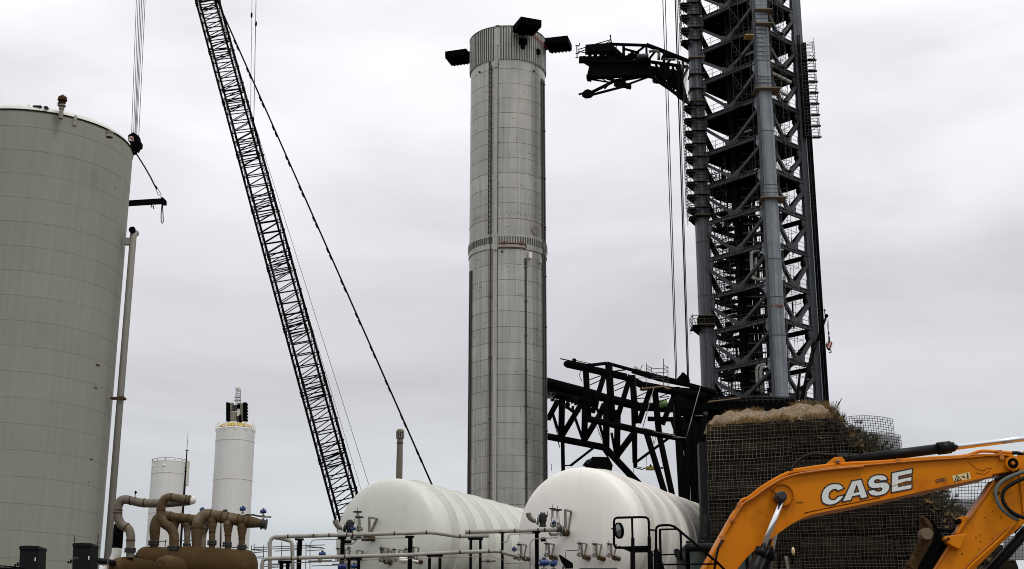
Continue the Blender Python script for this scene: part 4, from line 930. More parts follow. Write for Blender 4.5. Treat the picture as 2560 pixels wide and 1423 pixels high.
for dx in (-1.35, -.15): mb = MB(); mb.ball(c1+Vector((dx, -math.sqrt(r1*r1-dx*dx), -.55)), .13, 8, 6); link('nozzle', mb, M['bullet'], t1)
mb = MB(); mb.box(c1+Vector((r1+.15, -.2, -1.2)), (.35, .4, 2.6)); link('ladder_cage', mb, M['whitepipe'], t1)
t2, c2, r2 = wtank('white_tank', 'taller slim white tank with black panel stack and lattice antenna on top', 589, 1076, 150, 46, .2)
for i in range(12):
    a = 2*math.pi*i/12+.2; p = c2+Vector((math.cos(a)*(r2+.02), math.sin(a)*(r2+.02), -.2)); mb = MB(); mb.box(p+UP*.42, (.14, .14, .85), rz=a); link('rim_post', mb, M['bullet'], t2)
mb = MB(); mb.lathe(c2+UP*.15, [(r2-.1, .0), (r2*.75, .42), (r2*.3, .62), (0, .62)], 20, smooth=False); link('top_platform', mb, M['yellow'], t2)
for i in range(12):
    a = 2*math.pi*i/12; mb = MB(); mb.tube(c2+Vector((math.cos(a)*r2, math.sin(a)*r2, .1)), c2+Vector((math.cos(a)*r2*.4, math.sin(a)*r2*.4, .75)), .05, n=5); link('platform_strut', mb, M['bullet'], t2)
ps = thing('panel_stack', 'stack of black scalloped panels and grey boxes on the taller white tank', 'equipment stack', c2+UP*.8)
zp = lambda x, y, Y=150: (240+x/2.83, 920+y/2.83, Y)
for px, m_ in ((920, 1), (1040, -1)):
    for i in range(6):
        y0 = 242+i*22
        pts = [zp(px, y0), zp(px+22, y0+2), zp(px+28, y0+11), zp(px+22, y0+20), zp(px, y0+22)] if m_ > 0 else [zp(px+22, y0), zp(px, y0+2), zp(px-2, y0+20), zp(px+22, y0+22), zp(px+30, y0+11)]
        mb = MB(); mb.prism([P(*p) for p in pts], (0, .7, 0)); link('panel', mb, M['black'], ps)
for x0, y0, x1, y1, m_ in ((950, 245, 970, 300, 'valve'), (965, 262, 1000, 300, 'flange'), (948, 308, 992, 372, 'valve'), (1000, 250, 1022, 290, 'cab'), (998, 262, 1018, 340, 'whitepipe'), (1012, 330, 1030, 380, 'black'), (990, 340, 1020, 384, 'flange'), (1022, 250, 1040, 372, 'valve')):
    mb = MB(); mb.prism([P(*zp(x, y, 150.2)) for x, y in ((x0, y0), (x1, y0), (x1, y1), (x0, y1))], (0, .5, 0)); link('equipment_box', mb, M[m_], ps)
am = thing('lattice_antenna', 'thin lattice antenna mast with small dishes above the black panel stack', 'antenna', P(*zp(1005, 262)))
for x in (985, 1022):
    for Yo in (150.2, 150.9): mb = MB(); mb.tube(P(*zp(x+(4 if x < 1000 else 0), 262, Yo)), P(*zp(x+(8 if x < 1000 else 0), 150, Yo)), .03, n=4); link('mast_leg', mb, M['valve'], am)
for i in range(7):
    y0 = 255-i*15; mb = MB(); mb.tube(P(*zp(990, y0, 150.2)), P(*zp(1022, y0, 150.2)), .022, n=4); mb.tube(P(*zp(990, y0, 150.2)), P(*zp(1022, y0-15, 150.2)), .022, n=4); link('mast_lacing', mb, M['valve'], am)
for y0 in (207, 232): mb = MB(); mb.box(P(*zp(1000, y0, 150.1)), (.75, .1, .05)); link('cross_arm', mb, M['dark'], am)
for x, y in ((992, 142), (1006, 152), (1010, 140), (1004, 160)): mb = MB(); mb.ball(P(*zp(x, y, 150.3)), .12, 8, 6, (1.3, 1, .7)); link('dish', mb, M['whitepipe'], am)
mb = MB(); mb.tube(P(*zp(985, 235, 150.1)), P(*zp(985, 175, 150.1)), .04, n=5); link('whip', mb, M['whitepipe'], am)
ms = thing('lightning_mast', 'thin dark mast standing against the shorter white tank', 'mast', P(455, 1300, 120).xy.to_3d())
pm = P(470, 1085, 120)
mb = MB(); mb.tube((pm.x, 120, 0), (pm.x, 120, zat(1210, 120)), .11, .09, n=7); mb.tube((pm.x, 120, zat(1210, 120)), (pm.x, 120, zat(1126, 120)), .075, .05, n=7); mb.tube((pm.x, 120, zat(1126, 120)), (pm.x, 120, zat(1082, 120)), .025, .012, n=5); link('pole', mb, M['dark'], ms)
for yy, w_ in ((1126, .25), (1170, .18), (1178, .22)): mb = MB(); mb.box((pm.x, 120, zat(yy, 120)), (w_, .2, .05)); link('collar', mb, M['dark'], ms)
sk = thing('vent_stack', 'single grey vent stack with a caged cap rising behind the left bullet tank', 'vent stack', P(1000, 1190, 120).xy.to_3d())
p = P(1000, 1100, 120); r_ = S(7, 120, 1100)
mb = MB(); mb.lathe((p.x, 120, 0), [(r_*1.15, 0), (r_*1.1, zat(1160, 120)), (r_, zat(1108, 120)), (r_*1.0, zat(1094, 120))], 18); link('stack_pipe', mb, M['greypipe'], sk)
for yy in (1108, 1095): mb = MB(); mb.lathe((p.x, 120, zat(yy, 120)), [(r_*1.0, -.05), (r_*1.18, -.03), (r_*1.18, .03), (r_, .05)], 18); link('stack_ring', mb, M['flange'], sk)
mb = MB(); mb.lathe((p.x, 120, 0), [(r_*.7, zat(1096, 120)), (r_*.7, zat(1080, 120))], 16); link('cap_core', mb, M['flange'], sk)
mb = MB(); mb.lathe((p.x, 120, 0), [(r_*1.35, zat(1081, 120)), (r_*1.35, zat(1078, 120)), (r_*1.0, zat(1074, 120)), (0, zat(1073.5, 120))], 18); link('cap_lid', mb, M['greypipe'], sk)
for i in range(12): a = 2*math.pi*i/12; mb = MB(); mb.box((p.x+math.cos(a)*r_*1.3, 120+math.sin(a)*r_*1.3, (zat(1096, 120)+zat(1080, 120))/2), (.07, .05, zat(1080, 120)-zat(1096, 120)), rz=a+math.pi/2); link('cap_bar', mb, M['valve'], sk)
mb = MB(); mb.lathe((p.x, 120, 0), [(r_*1.0, zat(1098, 120)), (r_*1.32, zat(1096, 120)), (r_*1.32, zat(1095, 120))], 18); link('cap_base', mb, M['greypipe'], sk)
# ================================================================ BULLET TANKS
AXD = Vector((.427, .904, 0)).normalized()
def bullet(lab, px, pyc, rpx, Yc, m_, mband):
    c = P(px, pyc, Yc); r = S(rpx, Yc, pyc)
    t = thing('bullet_tank', lab, 'tank', (c.x, c.y, 0), 'white ribbed bullet tanks')
    ax_ = AXD; Lt = 19.0
    # domed end cap facing the camera
    prof = [(0.001, -.30), (r*.35, -.27), (r*.62, -.20), (r*.8, -.11), (r*.9, -.02), (r*.955, .07), (r*.985, .17), (r*.998, .3), (r, .45)]
    mb = MB(); mb.lathe(c, prof, 96, axis=ax_); link('end_cap', mb, m_, t)
    s = .45; k = 0
    pit = 1.28
    mb = MB(); mb.lathe(c, [(r, s), (r*1.0, s+.35)], 96, axis=ax_); link('shell_panel', mb, m_, t); s += .35
    while s < Lt:
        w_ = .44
        # recessed band: steps down and comes up again, rib shading painted in as a darker tone
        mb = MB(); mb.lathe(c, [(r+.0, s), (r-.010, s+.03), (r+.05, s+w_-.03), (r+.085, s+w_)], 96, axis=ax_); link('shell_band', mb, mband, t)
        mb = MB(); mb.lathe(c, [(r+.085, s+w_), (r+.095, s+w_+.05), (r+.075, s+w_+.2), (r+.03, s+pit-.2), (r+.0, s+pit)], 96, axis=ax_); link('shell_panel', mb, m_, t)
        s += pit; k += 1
    mb = MB(); mb.lathe(c+ax_*s, [(r, 0), (r*.97, .25), (r*.8, .5), (0.001, .7)], 64, axis=ax_); link('far_cap', mb, m_, t)
    for q_ in (3.0, Lt-3):
        b = c+ax_*q_; mb = MB(); mb.box((b.x, b.y, (c.z-r*.6)/2), (2.6, .5, c.z-r*.6), rz=math.atan2(-ax_.x, ax_.y)); link('saddle', mb, M['flange'], t)
    return t, c, r
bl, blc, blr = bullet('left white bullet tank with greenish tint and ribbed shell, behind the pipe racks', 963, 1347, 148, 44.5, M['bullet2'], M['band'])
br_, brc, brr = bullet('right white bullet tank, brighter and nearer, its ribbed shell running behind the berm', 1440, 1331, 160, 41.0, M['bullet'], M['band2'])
def cap_y(c, px, py, out=.32):
    # distance of the cap plane (perpendicular to the tank axis) along this pixel ray
    d = P(px, py, 1.0)-Vector((0, 0, CAMZ)); o = c-AXD*out; t = (o-Vector((0, 0, CAMZ))).dot(AXD)/d.dot(AXD); return t
def nozzle(tank, c, px, py, r, ln=.45, m_='brown'):
    Y = cap_y(c, px, py, .25); p = P(px, py, Y); mb = MB()
    mb.lathe(p-AXD*ln, [(0, 0), (r*.95, 0), (r, .03), (r, .12), (r*.8, .13), (r*.8, ln+.1)], 18, axis=AXD); mb.lathe(p-AXD*.02, [(r*1.25, 0), (r*1.3, .02), (r*1.25, .04)], 18, axis=AXD)
    return link('nozzle', mb, M[m_], tank)
def bracket3(tank, c, x0, x1, xm, y0, y1, wd=.035):
    Y = cap_y(c, x0, y0, .9); Yb = cap_y(c, xm, y1, .30); mb = MB()
    a, b_, d_ = P(x0, y0, Y), P(x1, y0+ (y1-y0)*.08, cap_y(c, x1, y0, .32)), P(xm, y1, Yb)
    mb.bar(a, b_, wd*1.6, wd); mb.bar(a, P(x0+.15*(xm-x0), y1, cap_y(c, x0, y1, .85)), wd*1.8, wd*1.3); mb.bar(b_, d_, wd*1.2, wd)
    return link('support_bracket', mb, M['valve'], tank)
def handwheel(c, r, m_, parent, ax_=(0, 0, 1)):
    mb = MB(); mb.lathe(c, [(r-.015, -.012), (r+.012, -.012), (r+.012, .012), (r-.015, .012), (r-.015, -.012)], 18, axis=ax_)
    q_ = Vector(ax_).to_track_quat('Z', 'Y')
    for i in range(3): a = math.pi*i/3; v = q_@Vector((math.cos(a), math.sin(a), 0)); mb.tube(Vector(c)-v*r, Vector(c)+v*r, .010, n=4)
    return link('handwheel', mb, M[m_], parent)
def gate_valve(lab, px, py, ph, Yd, wheel=8, grp=None):
    """valve with yoke and handwheel; px,py = top wheel, ph = height in pixels"""
    u = S(1, Yd, py); p = P(px, py, Yd); q_ = P(px+ph*.04, py+ph, Yd)
    t = thing('gate_valve', lab, 'valve', q_, grp); h = (p-q_).length; up = (p-q_).normalized()
    handwheel(p, wheel*u, 'flange', t)
    mb = MB(); mb.tube(p+up*h*.22, q_+up*h*.5, u*.9, n=6); link('stem', mb, M['flange'], t)
    mb = MB()
    for s in (-1, 1): mb.tube(p-up*h*.1+Vector((s*u*2.6, 0, 0)), q_+up*h*.3+Vector((s*u*2.9, 0, 0)), u*.9, n=6)
    mb.tube(p-up*h*.08-Vector((u*3, 0, 0)), p-up*h*.08+Vector((u*3, 0, 0)), u*1.0, n=6); link('yoke', mb, M['valve'], t)
    mb = MB(); mb.lathe(q_, [(0, -.02), (u*4.5, 0), (u*4.6, h*.1), (u*3.4, h*.14), (u*4.4, h*.22), (u*4.4, h*.27), (u*1.5, h*.30), (0, h*.32)], 14); link('valve_body', mb, M['valve'], t)
    for s in (-1, 1): mb = MB(); mb.lathe(q_+up*h*.12+Vector((s*u*6, 0, 0)), [(0, -u*.8), (u*4.2, -u*.8), (u*4.2, u*.8), (0, u*.8)], 14, axis=(1, 0, 0)); link('valve_flange', mb, M['flange'], t)
    return t
def relief(lab, x0, y0, Yd):
    """relief valve with an open elbow; offsets in pixels from the open mouth"""
    f = lambda dx, dy: P(x0+dx, y0+dy, Yd); u = S(1, Yd, y0)
    t = thing('relief_valve', lab, 'relief valve', f(38, 34), None)
    mb = MB(); mb.path([f(0, 0), f(1, 6), f(5, 13), f(11, 18), f(19, 21)], [u*6.2, u*6.4, u*6.0, u*5.4, u*4.8], 14, caps=False); link('vent_elbow', mb, M['greypipe'], t)
    d_ = Vector((1, 0, 0))
    for i, (dx, rr, m_) in enumerate(((20, 8, 'bullet'), (23, 9.5, 'flange'), (26, 9.5, 'flange'))):
        mb = MB(); mb.lathe(f(dx, 20), [(0, -u), (u*rr, -u), (u*rr, u), (0, u)], 16, axis=d_); link('elbow_flange', mb, M[m_], t)
    mb = MB(); mb.lathe(f(36, 34), [(0, 0), (u*9, 0), (u*9, u*2.5), (u*7, u*3), (u*7.5, u*10), (u*9.5, u*14), (u*9.5, u*24), (u*10.5, u*25), (u*10.5, u*28), (u*7, u*29), (u*6, u*33), (0, u*33)], 18); link('valve_body', mb, M['flange'], t)
    for dx in (31, 35, 40): mb = MB(); mb.tube(f(dx, 2), f(dx, -2), u*1, n=6); link('bonnet_bolt', mb, M['flange'], t)
    mb = MB(); mb.tube(f(46, 12), f(48, -4), u*.9, n=5); mb.box(f(47, 6), (u*4, u*3, u*3)); link('pilot_line', mb, M['flange'], t)
    return t
relief('dark relief valve with upturned open elbow in front of the left bullet tank', 838, 1301, 38.3)
relief('dark relief valve with upturned open elbow in front of the right bullet tank', 1321, 1283, 37.6)
gate_valve('tall gate valve beside the relief valve of the left bullet tank', 894, 1280, 48, 38.3, 10)
gate_valve('shorter gate valve on the left bullet tank, its wheel just under the taller one', 898, 1293, 34, 38.0, 10)
gate_valve('gate valve nearest the relief valve of the right bullet tank', 1381, 1272, 46, 37.6, 7)
gate_valve('gate valve with wide handwheel and bracket beside it on the right bullet tank', 1394, 1275, 44, 37.4, 10)
nozzle(bl, blc, 934, 1347, .115); bracket3(bl, blc, 923, 942, 926, 1294, 1332, .045)
nozzle(br_, brc, 1419, 1333, .125); bracket3(br_, brc, 1413, 1428, 1421, 1275, 1326, .045)
random.seed(4)
for i, (x, y, t, c) in enumerate(((1470, 1395, br_, brc), (1507, 1397, br_, brc), (1544, 1397, br_, brc), (1319, 1398, br_, brc), (1388, 1396, br_, brc), (975, 1407, bl, blc), (1050, 1405, bl, blc))):
    nozzle(t, c, x, y, .07, .3)
    bracket3(t, c, x-16, x-3, x-9, y-37, y-6, .032)
    labs = ('small gate valve, leftmost of three in a row low on the right tank', 'small gate valve, middle of three in a row low on the right tank', 'small gate valve, rightmost of three in a row low on the right tank', 'small gate valve at the left edge of the right tank, beside a blue actuator', 'small gate valve low on the right tank above the big blue actuator', 'small gate valve low on the left tank behind the lower pipe run', 'small gate valve with white pipe at the right part of the left tank')
    gate_valve(labs[i], x-22, y-37, 33, cap_y(c, x-22, y-20, .95), 5, 'small gate valves on the tank ends')
for i, (x, y) in enumerate(((845, 1372), (872, 1370), (955, 1375), (985, 1374), (1015, 1373))):
    gate_valve(('small gate valve at the far left edge of the left tank', 'small gate valve left of the black pipe rack post', 'small gate valve right of the black rack post under the upper pipe', 'small gate valve between two brackets low on the left tank', 'small gate valve just left of the black post at the right of the left tank')[i], x, y, 30, cap_y(blc, x, y, .9), 5, 'small gate valves on the tank ends')
for x, y in ((862, 1374), (893, 1376), (966, 1376), (998, 1375)): bracket3(bl, blc, x, x+14, x+3, y, y+32, .03)
def actuator(lab, px, py, Yd, s=1.0, rot_=0.0, stand=10):
    u = S(1, Yd, py)*s; c = P(px, py, Yd)
    t = thing('valve_actuator', lab, 'actuator', c-UP*u*stand, 'blue valve actuators')
    ax_ = Vector((math.cos(rot_), math.sin(rot_), .05)).normalized()
    mb = MB(); mb.lathe(c-ax_*u*10, [(0, 0), (u*5, .2*u), (u*6.5, u*1.5), (u*6.8, u*3), (u*6.2, u*3.2), (u*6.2, u*9), (u*7, u*9.3), (u*7, u*10.8), (u*6.2, u*11), (u*6.2, u*17), (u*5, u*19), (0, u*19.5)], 18, axis=ax_); link('housing', mb, M['blue'], t)
    mb = MB(); mb.lathe(c, [(0, u*5), (u*3.6, u*5), (u*3.6, u*9), (u*2.6, u*10), (0, u*10)], 14); link('indicator', mb, M['flange'], t)
    mb = MB(); mb.tube(c-UP*u*5, c-UP*u*(stand+3), u*2.2, n=10); mb.lathe(c-UP*u*stand, [(0, 0), (u*5.5, 0), (u*5.5, u*1.6), (0, u*1.6)], 14); link('mount', mb, M['valve'], t)
    mb = MB(); mb.lathe(c-ax_*u*10.4, [(0, 0), (u*1.6, 0), (u*1.6, u*.6)], 8, axis=ax_); link('end_bolt', mb, M['bullet'], t)
    return t
actuator('small blue actuator at the left edge of the right bullet tank', 1286, 1373, 38, .62)
actuator('big blue actuator low in front of the right bullet tank', 1360, 1407, 36, 1.25, R(20), 12)
actuator('second big blue actuator partly behind the rack post, right of the first', 1384, 1409, 36.6, 1.05, R(-60), 12)
actuator('round blue actuator between the gate valves of the right tank', 1385, 1307, 37.5, .55)
actuator('small blue actuator below the relief valve of the left tank', 882, 1322, 38.2, .6)
actuator('blue actuator above the lower pipe at the left edge of the left tank', 806, 1386, 38.5, .85)
actuator('blue actuator box left of the rack frame at the bottom edge, left tank', 856, 1417, 37, 1.1)
actuator('blue actuator right of the rack frame at the bottom edge, left tank', 886, 1416, 37.3, .85)
# ================================================================ PIPE RUNS AND RACKS
def run(lab, pts, r, m_='pipe', joints=(), Yd=38, clamps=()):
    P3 = [P(p[0], p[1], p[2] if len(p) > 2 else Yd) for p in pts]
    t = thing('pipe_run', lab, 'pipe', P3[0]); rr = S(r, Yd, 1380); mb = MB(); mb.path(P3, rr, 14); link('pipe', mb, M[m_], t)
    for (x, y, k) in joints:
        i = k; a, b = P3[i], P3[i+1]; f = max(0, min(1, (x-pts[i][0])/((pts[i+1][0]-pts[i][0]) or 1))); p = a.lerp(b, f); d = (b-a).normalized()
        mb = MB(); mb.lathe(p, [(rr*.9, -.02), (rr*1.07, -.018), (rr*1.07, .018), (rr*.9, .02)], 16, axis=d); link('weld_ring', mb, M['brown'], t)
    return t
up_l = run('upper beige pipe run crossing in front of the left bullet tank', [(674.5, 1500), (674.5, 1362), (676, 1352), (680, 1346), (687, 1342.5), (1020, 1333), (1060, 1331.5), (1078, 1331.5), (1092, 1333), (1146, 1341), (1158, 1341), (1222, 1339.5)], 4.7, joints=((720, 0, 4), (784, 0, 4), (823, 0, 4), (867, 0, 4), (882, 0, 4), (986, 0, 4), (1066, 0, 6), (1150, 0, 9)))
run('beige pipe leg behind the first riser, dropping right of it', [(688, 1344, 38.6), (700, 1345.5, 38.8), (718, 1350, 38.9), (727, 1353, 38.9), (731, 1362, 38.9), (732, 1500, 38.9)], 5)
run('lower beige pipe run crossing in front of both bullet tanks', [(655, 1500, 36), (655, 1412, 36), (657, 1403, 36), (661, 1399, 36), (668, 1397, 36), (1020, 1387.5, 36.5), (1150, 1380.5, 36.5), (1238, 1378, 36.6), (1250, 1379, 36.6), (1288, 1390, 37.5), (1296, 1392, 37.8)], 4.6, joints=((728, 0, 4), (744, 0, 4), (860, 0, 4), (1150, 0, 5), (1222, 0, 6), (1250, 0, 8)), Yd=36.3)
run('beige pipe in front of the right bullet tank ending at a valve flange', [(1163, 1330.5), (1172, 1330), (1285, 1327.5), (1396, 1324.5)], 5, joints=((1174, 0, 1), (1287, 0, 2), (1345, 0, 2), (1362, 0, 2)))
run('thin instrument line under the upper pipe, left tank', [(775, 1500), (775, 1362), (779, 1354), (786, 1350), (850, 1348.5), (925, 1346), (1020, 1345)], .9, 'valve')
run('thin bent line under the relief valve of the left tank', [(856, 1361), (880, 1361), (888, 1355), (891, 1345)], .9, 'flange', Yd=38)
run('thin line between the posts under the lower pipe', [(660, 1411), (900, 1401), (1090, 1394), (1160, 1393), (1228, 1389.5), (1245, 1397), (1262, 1402)], .8, 'valve', Yd=36.4)
run('thin curved grey tube bending down in front of the right tank', [(1325, 1500), (1325, 1362), (1328, 1353), (1336, 1348), (1350, 1347), (1394, 1344), (1398, 1334)], 1.2, 'valve', Yd=37)
run('thin S shaped tube below the right pipe left of its rack post', [(1336, 1334), (1278, 1335.5), (1272, 1340), (1269, 1352), (1264, 1356), (1255, 1357)], 1.1, 'valve', Yd=37.5)
run('thin tube reaching the middle gate valve of the right tank', [(1413, 1500), (1413, 1384), (1416, 1377), (1445, 1376)], .9, 'flange', Yd=38)
run('thin tube near the blue actuator of the right tank', [(1262, 1409), (1325, 1407), (1336, 1412), (1338, 1423)], .9, 'valve', Yd=37)
run('short white pipe with brown end in front of the left tank', [(1000, 1402), (1010, 1401), (1030, 1402), (1046, 1404.5)], 3.2, 'bullet', Yd=38.5)
wf = thing('white_spool', 'fat white painted pipe spool low beside the black post', 'pipe spool', P(1010, 1408, 39))
mb = MB(); mb.tube(P(998, 1400, 39), P(1018, 1402, 39), S(7.5, 39, 1400), n=16); link('spool', mb, M['bullet'], wf)
def rack(lab, x0, y0, Yd, wpx, x1=None):
    p = P(x0, y0, Yd); u = S(1, Yd, y0); t = thing('pipe_support', lab, 'pipe support', (p.x, Yd, 0), 'black pipe rack posts')
    def post(x):
        q_ = P(x, y0, Yd); mb = MB(); ww = wpx*u
        mb.box((q_.x, Yd-ww*.45, q_.z/2), (ww, .015, q_.z)); mb.box((q_.x, Yd+ww*.45, q_.z/2), (ww, .015, q_.z)); mb.box((q_.x, Yd, q_.z/2), (.015, ww*.86, q_.z)); link('post', mb, M['black'], t)
    post(x0)
    if x1:
        q_ = P(x1, y0+1.5, Yd); post(x1); mb = MB(); mb.box(((p.x+q_.x)/2, Yd, p.z+.02), (abs(q_.x-p.x)+wpx*2*u, wpx*u, wpx*.8*u)); link('cross_beam', mb, M['black'], t)
    else: mb = MB(); mb.box((p.x-u*1.5, Yd, p.z+.012), (wpx*2.0*u, wpx*1.2*u, 4*u)); link('cap_plate', mb, M['black'], t)
    return t
rack('black rack post under the left end of the upper pipe', 750, 1350, 38, 10)
rack('black rack post at the left edge of the left bullet tank', 857, 1346, 38, 9.5)
rack('black rack post in front of the right half of the left bullet tank', 1026, 1343, 38, 10.5)
rack('black two legged rack frame between the two bullet tanks', 1177, 1349, 38, 6.5, 1201)
rack('lower black two legged rack frame in front of the left bullet tank', 1074, 1391, 36.5, 7, 1100)
rack('black rack frame below the lower pipe beside the blue actuators', 873, 1399, 36.3, 7, 897)
rack('black rack frame at the bottom edge left of the left tank', 704, 1407, 36.2, 8, 720)
rack('thin black rack post at the left edge of the right bullet tank', 1256, 1333, 38, 6.5)
rack('black rack post in front of the right bullet tank with a bracket', 1342, 1332, 38, 9.5)
mb = MB(); mb.box(P(1358, 1349, 37.8), (.14, .12, .10)); pb_ = link('junction_box', mb, M['black'], None); tag(pb_, 'small black junction box under the right beige pipe', 'junction box')
mb = MB(); mb.box(P(868, 1355, 37.8), (.22, .12, .08)); pb_ = link('junction_box', mb, M['black'], None); tag(pb_, 'small black junction box beside the post left of the left tank', 'junction box')
# flange valve at the end of the right pipe
fv = thing('flanged_valve', 'round flanged valve at the end of the right beige pipe before the tank nozzle', 'valve', P(1402, 1326, 37.9))
for dx, rr, m_ in ((0, 9, 'flange'), (4, 11, 'valve'), (7, 11.5, 'flange'), (12, 7, 'valve')):
    mb = MB(); u = S(1, 38, 1326); mb.lathe(P(1398+dx, 1325+dx*.2, 37.9), [(0, -u*1.2), (u*rr, -u*1.2), (u*rr, u*1.2), (0, u*1.2)], 18, axis=(1, .5, 0)); link('flange', mb, M[m_], fv)
random.seed(14)
for i in range(8):
    mb = MB(); mb.ball(P(1375+i*4, 1336+random.uniform(-3, 3), 37.8), S(random.uniform(2.5, 4.5), 38, 1330), 8, 6); link('fitting', mb, M['valve'], fv)
fv2 = thing('flanged_valve', 'dark flanged valve cluster under the upper pipe in front of the left tank', 'valve', P(900, 1348, 38.1))
for i in range(9):
    mb = MB(); mb.ball(P(880+i*4.5, 1346+random.uniform(-2, 4), 38.1), S(random.uniform(3, 5), 38, 1330), 8, 6); link('fitting', mb, M['valve' if i % 2 else 'flange'], fv2)
fv3 = thing('flanged_valve', 'valve cluster at the end of the lower pipe by the right tank edge', 'valve', P(1294, 1392, 37.8))
for i in range(8):
    mb = MB(); mb.ball(P(1286+i*4, 1394+random.uniform(-5, 5), 37.9), S(random.uniform(3, 5.5), 38, 1390), 8, 6); link('fitting', mb, M['valve' if i % 2 else 'flange'], fv3)
fl = thing('flood_light', 'black flood light with visor low in front of the right bullet tank', 'flood light', P(1412, 1420, 36))
mb = MB(); mb.prism([P(x, y, 36) for x, y in ((1397, 1386), (1402, 1388), (1432, 1408), (1433, 1420), (1415, 1420), (1404, 1404))], (0, .22, 0)); link('visor', mb, M['black'], fl)
mb = MB(); mb.tube(P(1408, 1415, 36.1), P(1406, 1440, 36.1), .02, n=5); link('stand', mb, M['black'], fl)
for i, (x, y, w_) in enumerate(((770, 1404, 60), (830, 1412, 70), (1200, 1404, 40))):
    mb = MB(); mb.tube(P(x, y, 38.5), P(x+w_, y-2, 38.5), .03, n=6); mb.ball(P(x+w_*.5, y-3, 38.5), .07, 8, 6); o = link('small_line', mb, M['valve'], None); tag(o, ('short grey line with a ball fitting left of the left tank, low', 'short grey line with a ball fitting near the blue actuator box', 'short grey line with a ball fitting between the two tanks')[i], 'pipe')
# scaffold rail left of the tank
sr = thing('scaffold_rail', 'low run of thin scaffold tubes between the brown vessel and the left bullet tank', 'scaffold', P(700, 1430, 42))
f4 = lambda x, y, Y=42: (620+x/5.41, 1160+y/5.41, Y)
for a, b in (((48, 1105), (48, 1250)), ((82, 1080), (80, 1423)), ((213, 1100), (205, 1423)), ((457, 1060), (452, 1423)), ((662, 1060), (660, 1423)), ((785, 1075), (780, 1423)), ((85, 1132), (1040, 1095)), ((50, 1158), (1005, 1130)), ((85, 1200), (200, 1190)), ((50, 1158), (260, 1185)), ((370, 1180), (660, 1160)), ((785, 1110), (1040, 1145)), ((790, 1175), (1005, 1162)), ((1005, 1162), (1005, 1200)), ((130, 1270), (260, 1285)), ((450, 1340), (1200, 1318)), ((160, 1390), (640, 1370)), ((110, 1260), (210, 1255)), ((300, 1365), (440, 1360)), ((310, 1400), (560, 1390)), ((860, 1380), (1200, 1370)), ((270, 1130), (270, 1060))):
    mb = MB(); mb.tube(P(*f4(*a)), P(*f4(*b)), S(1.0, 42, 1400), n=5); link('scaffold_tube', mb, M['scaf'], sr)
# ================================================================ BROWN MANIFOLD
YM = 32.0
zm = lambda x, y, Y=YM: (x/3.657, 1180+y/3.657, Y)
pm_ = lambda pts, Y=YM: [P(*zm(x, y, Y)) for x, y in pts]
def smooth(pts, n=5):
    out_ = []
    for i in range(len(pts)-1):
        p0, p1, p2, p3 = pts[max(i-1, 0)], pts[i], pts[i+1], pts[min(i+2, len(pts)-1)]
        for k in range(n):
            t = k/n; out_.append(tuple(.5*((2*b)+(-a+c)*t+(2*a-5*b+4*c-d)*t*t+(-a+3*b-3*c+d)*t**3) for a, b, c, d in zip(p0, p1, p2, p3)))
    out_.append(tuple(pts[-1])); return out_
def mpipe(name, pts, m_, parent, Y=YM, n=20):
    """pts: (x, y, radius) in enlarged pixels"""
    sp = smooth(pts); mb = MB(); mb.path([P(*zm(p[0], p[1], Y)) for p in sp], [S(p[2]/3.657, Y, 1300) for p in sp], n); return link(name, mb, M[m_], parent)
def mring(x, y, r, ang, parent, Y=YM, m_='brown', w_=.014):
    u = S(1/3.657, Y, 1300); mb = MB(); d = Vector((math.cos(R(ang)), 0, math.sin(R(ang)))); mb.lathe(P(*zm(x, y, Y)), [(r*u*.95, -w_), (r*u*1.03, -w_), (r*u*1.03, w_), (r*u*.95, w_)], 24, axis=d); link('weld_ring', mb, M[m_], parent)
def mflange(x, y, r, parent, Y=YM):
    u = S(1/3.657, Y, 1300); c = P(*zm(x, y, Y))
    for dz in (-10, 10): mb = MB(); mb.lathe(c+UP*dz*u, [(0, -6*u), (r*u, -6*u), (r*u, 6*u), (0, 6*u)], 24); link('flange', mb, M['flange'], parent)
    for i in range(14):
        a = 2*math.pi*i/14; p = c+Vector((math.cos(a)*r*u*.9, math.sin(a)*r*u*.9, 0)); mb = MB(); mb.tube(p-UP*22*u, p+UP*22*u, 3.2*u, n=6); link('flange_bolt', mb, M['flange'] if i % 3 else M['valve'], parent)
pa_ = thing('brown_pipe', 'weathered grey brown pipe loop rising at the left of the vessels and running right', 'pipe', P(*zm(1190, 720)))
mpipe('pipe', [(1190, 790, 36), (1192, 700, 36), (1193, 640, 37), (1195, 590, 38), (1180, 530, 38), (1150, 505, 39), (1110, 480, 40), (1082, 430, 40), (1075, 370, 40), (1080, 310, 40), (1105, 265, 40), (1150, 252, 39), (1200, 262, 38), (1300, 283, 38), (1450, 287, 38), (1560, 284, 37), (1740, 268, 36)], 'greypipe', pa_, YM+.25)
for x, y, a in ((1078, 350, 90), (1076, 378, 90), (1192, 262, 0), (1320, 284, 0), (1156, 506, -35), (1193, 628, 90)): mring(x, y, 40, a, pa_, YM+.25)
mflange(1190, 716, 50, pa_, YM+.25)
pb2 = thing('brown_pipe', 'brown pipe loop in the middle ending in a pale domed cap at the right', 'pipe', P(*zm(1590, 720)))
mpipe('pipe', [(1585, 790, 40), (1588, 690, 42), (1592, 620, 43), (1585, 560, 43), (1550, 505, 42), (1505, 475, 41), (1475, 425, 40), (1470, 370, 39), (1478, 300, 39), (1505, 250, 38), (1550, 232, 37), (1610, 240, 37), (1700, 252, 37), (1755, 258, 37)], 'brownpipe', pb2, YM-.1)
mb = MB(); c_ = P(*zm(1755, 259, YM-.1)); mb.ball(c_, S(37.5/3.657, YM, 1250), 20, 12); link('end_dome', mb, M['tanktop'], pb2)
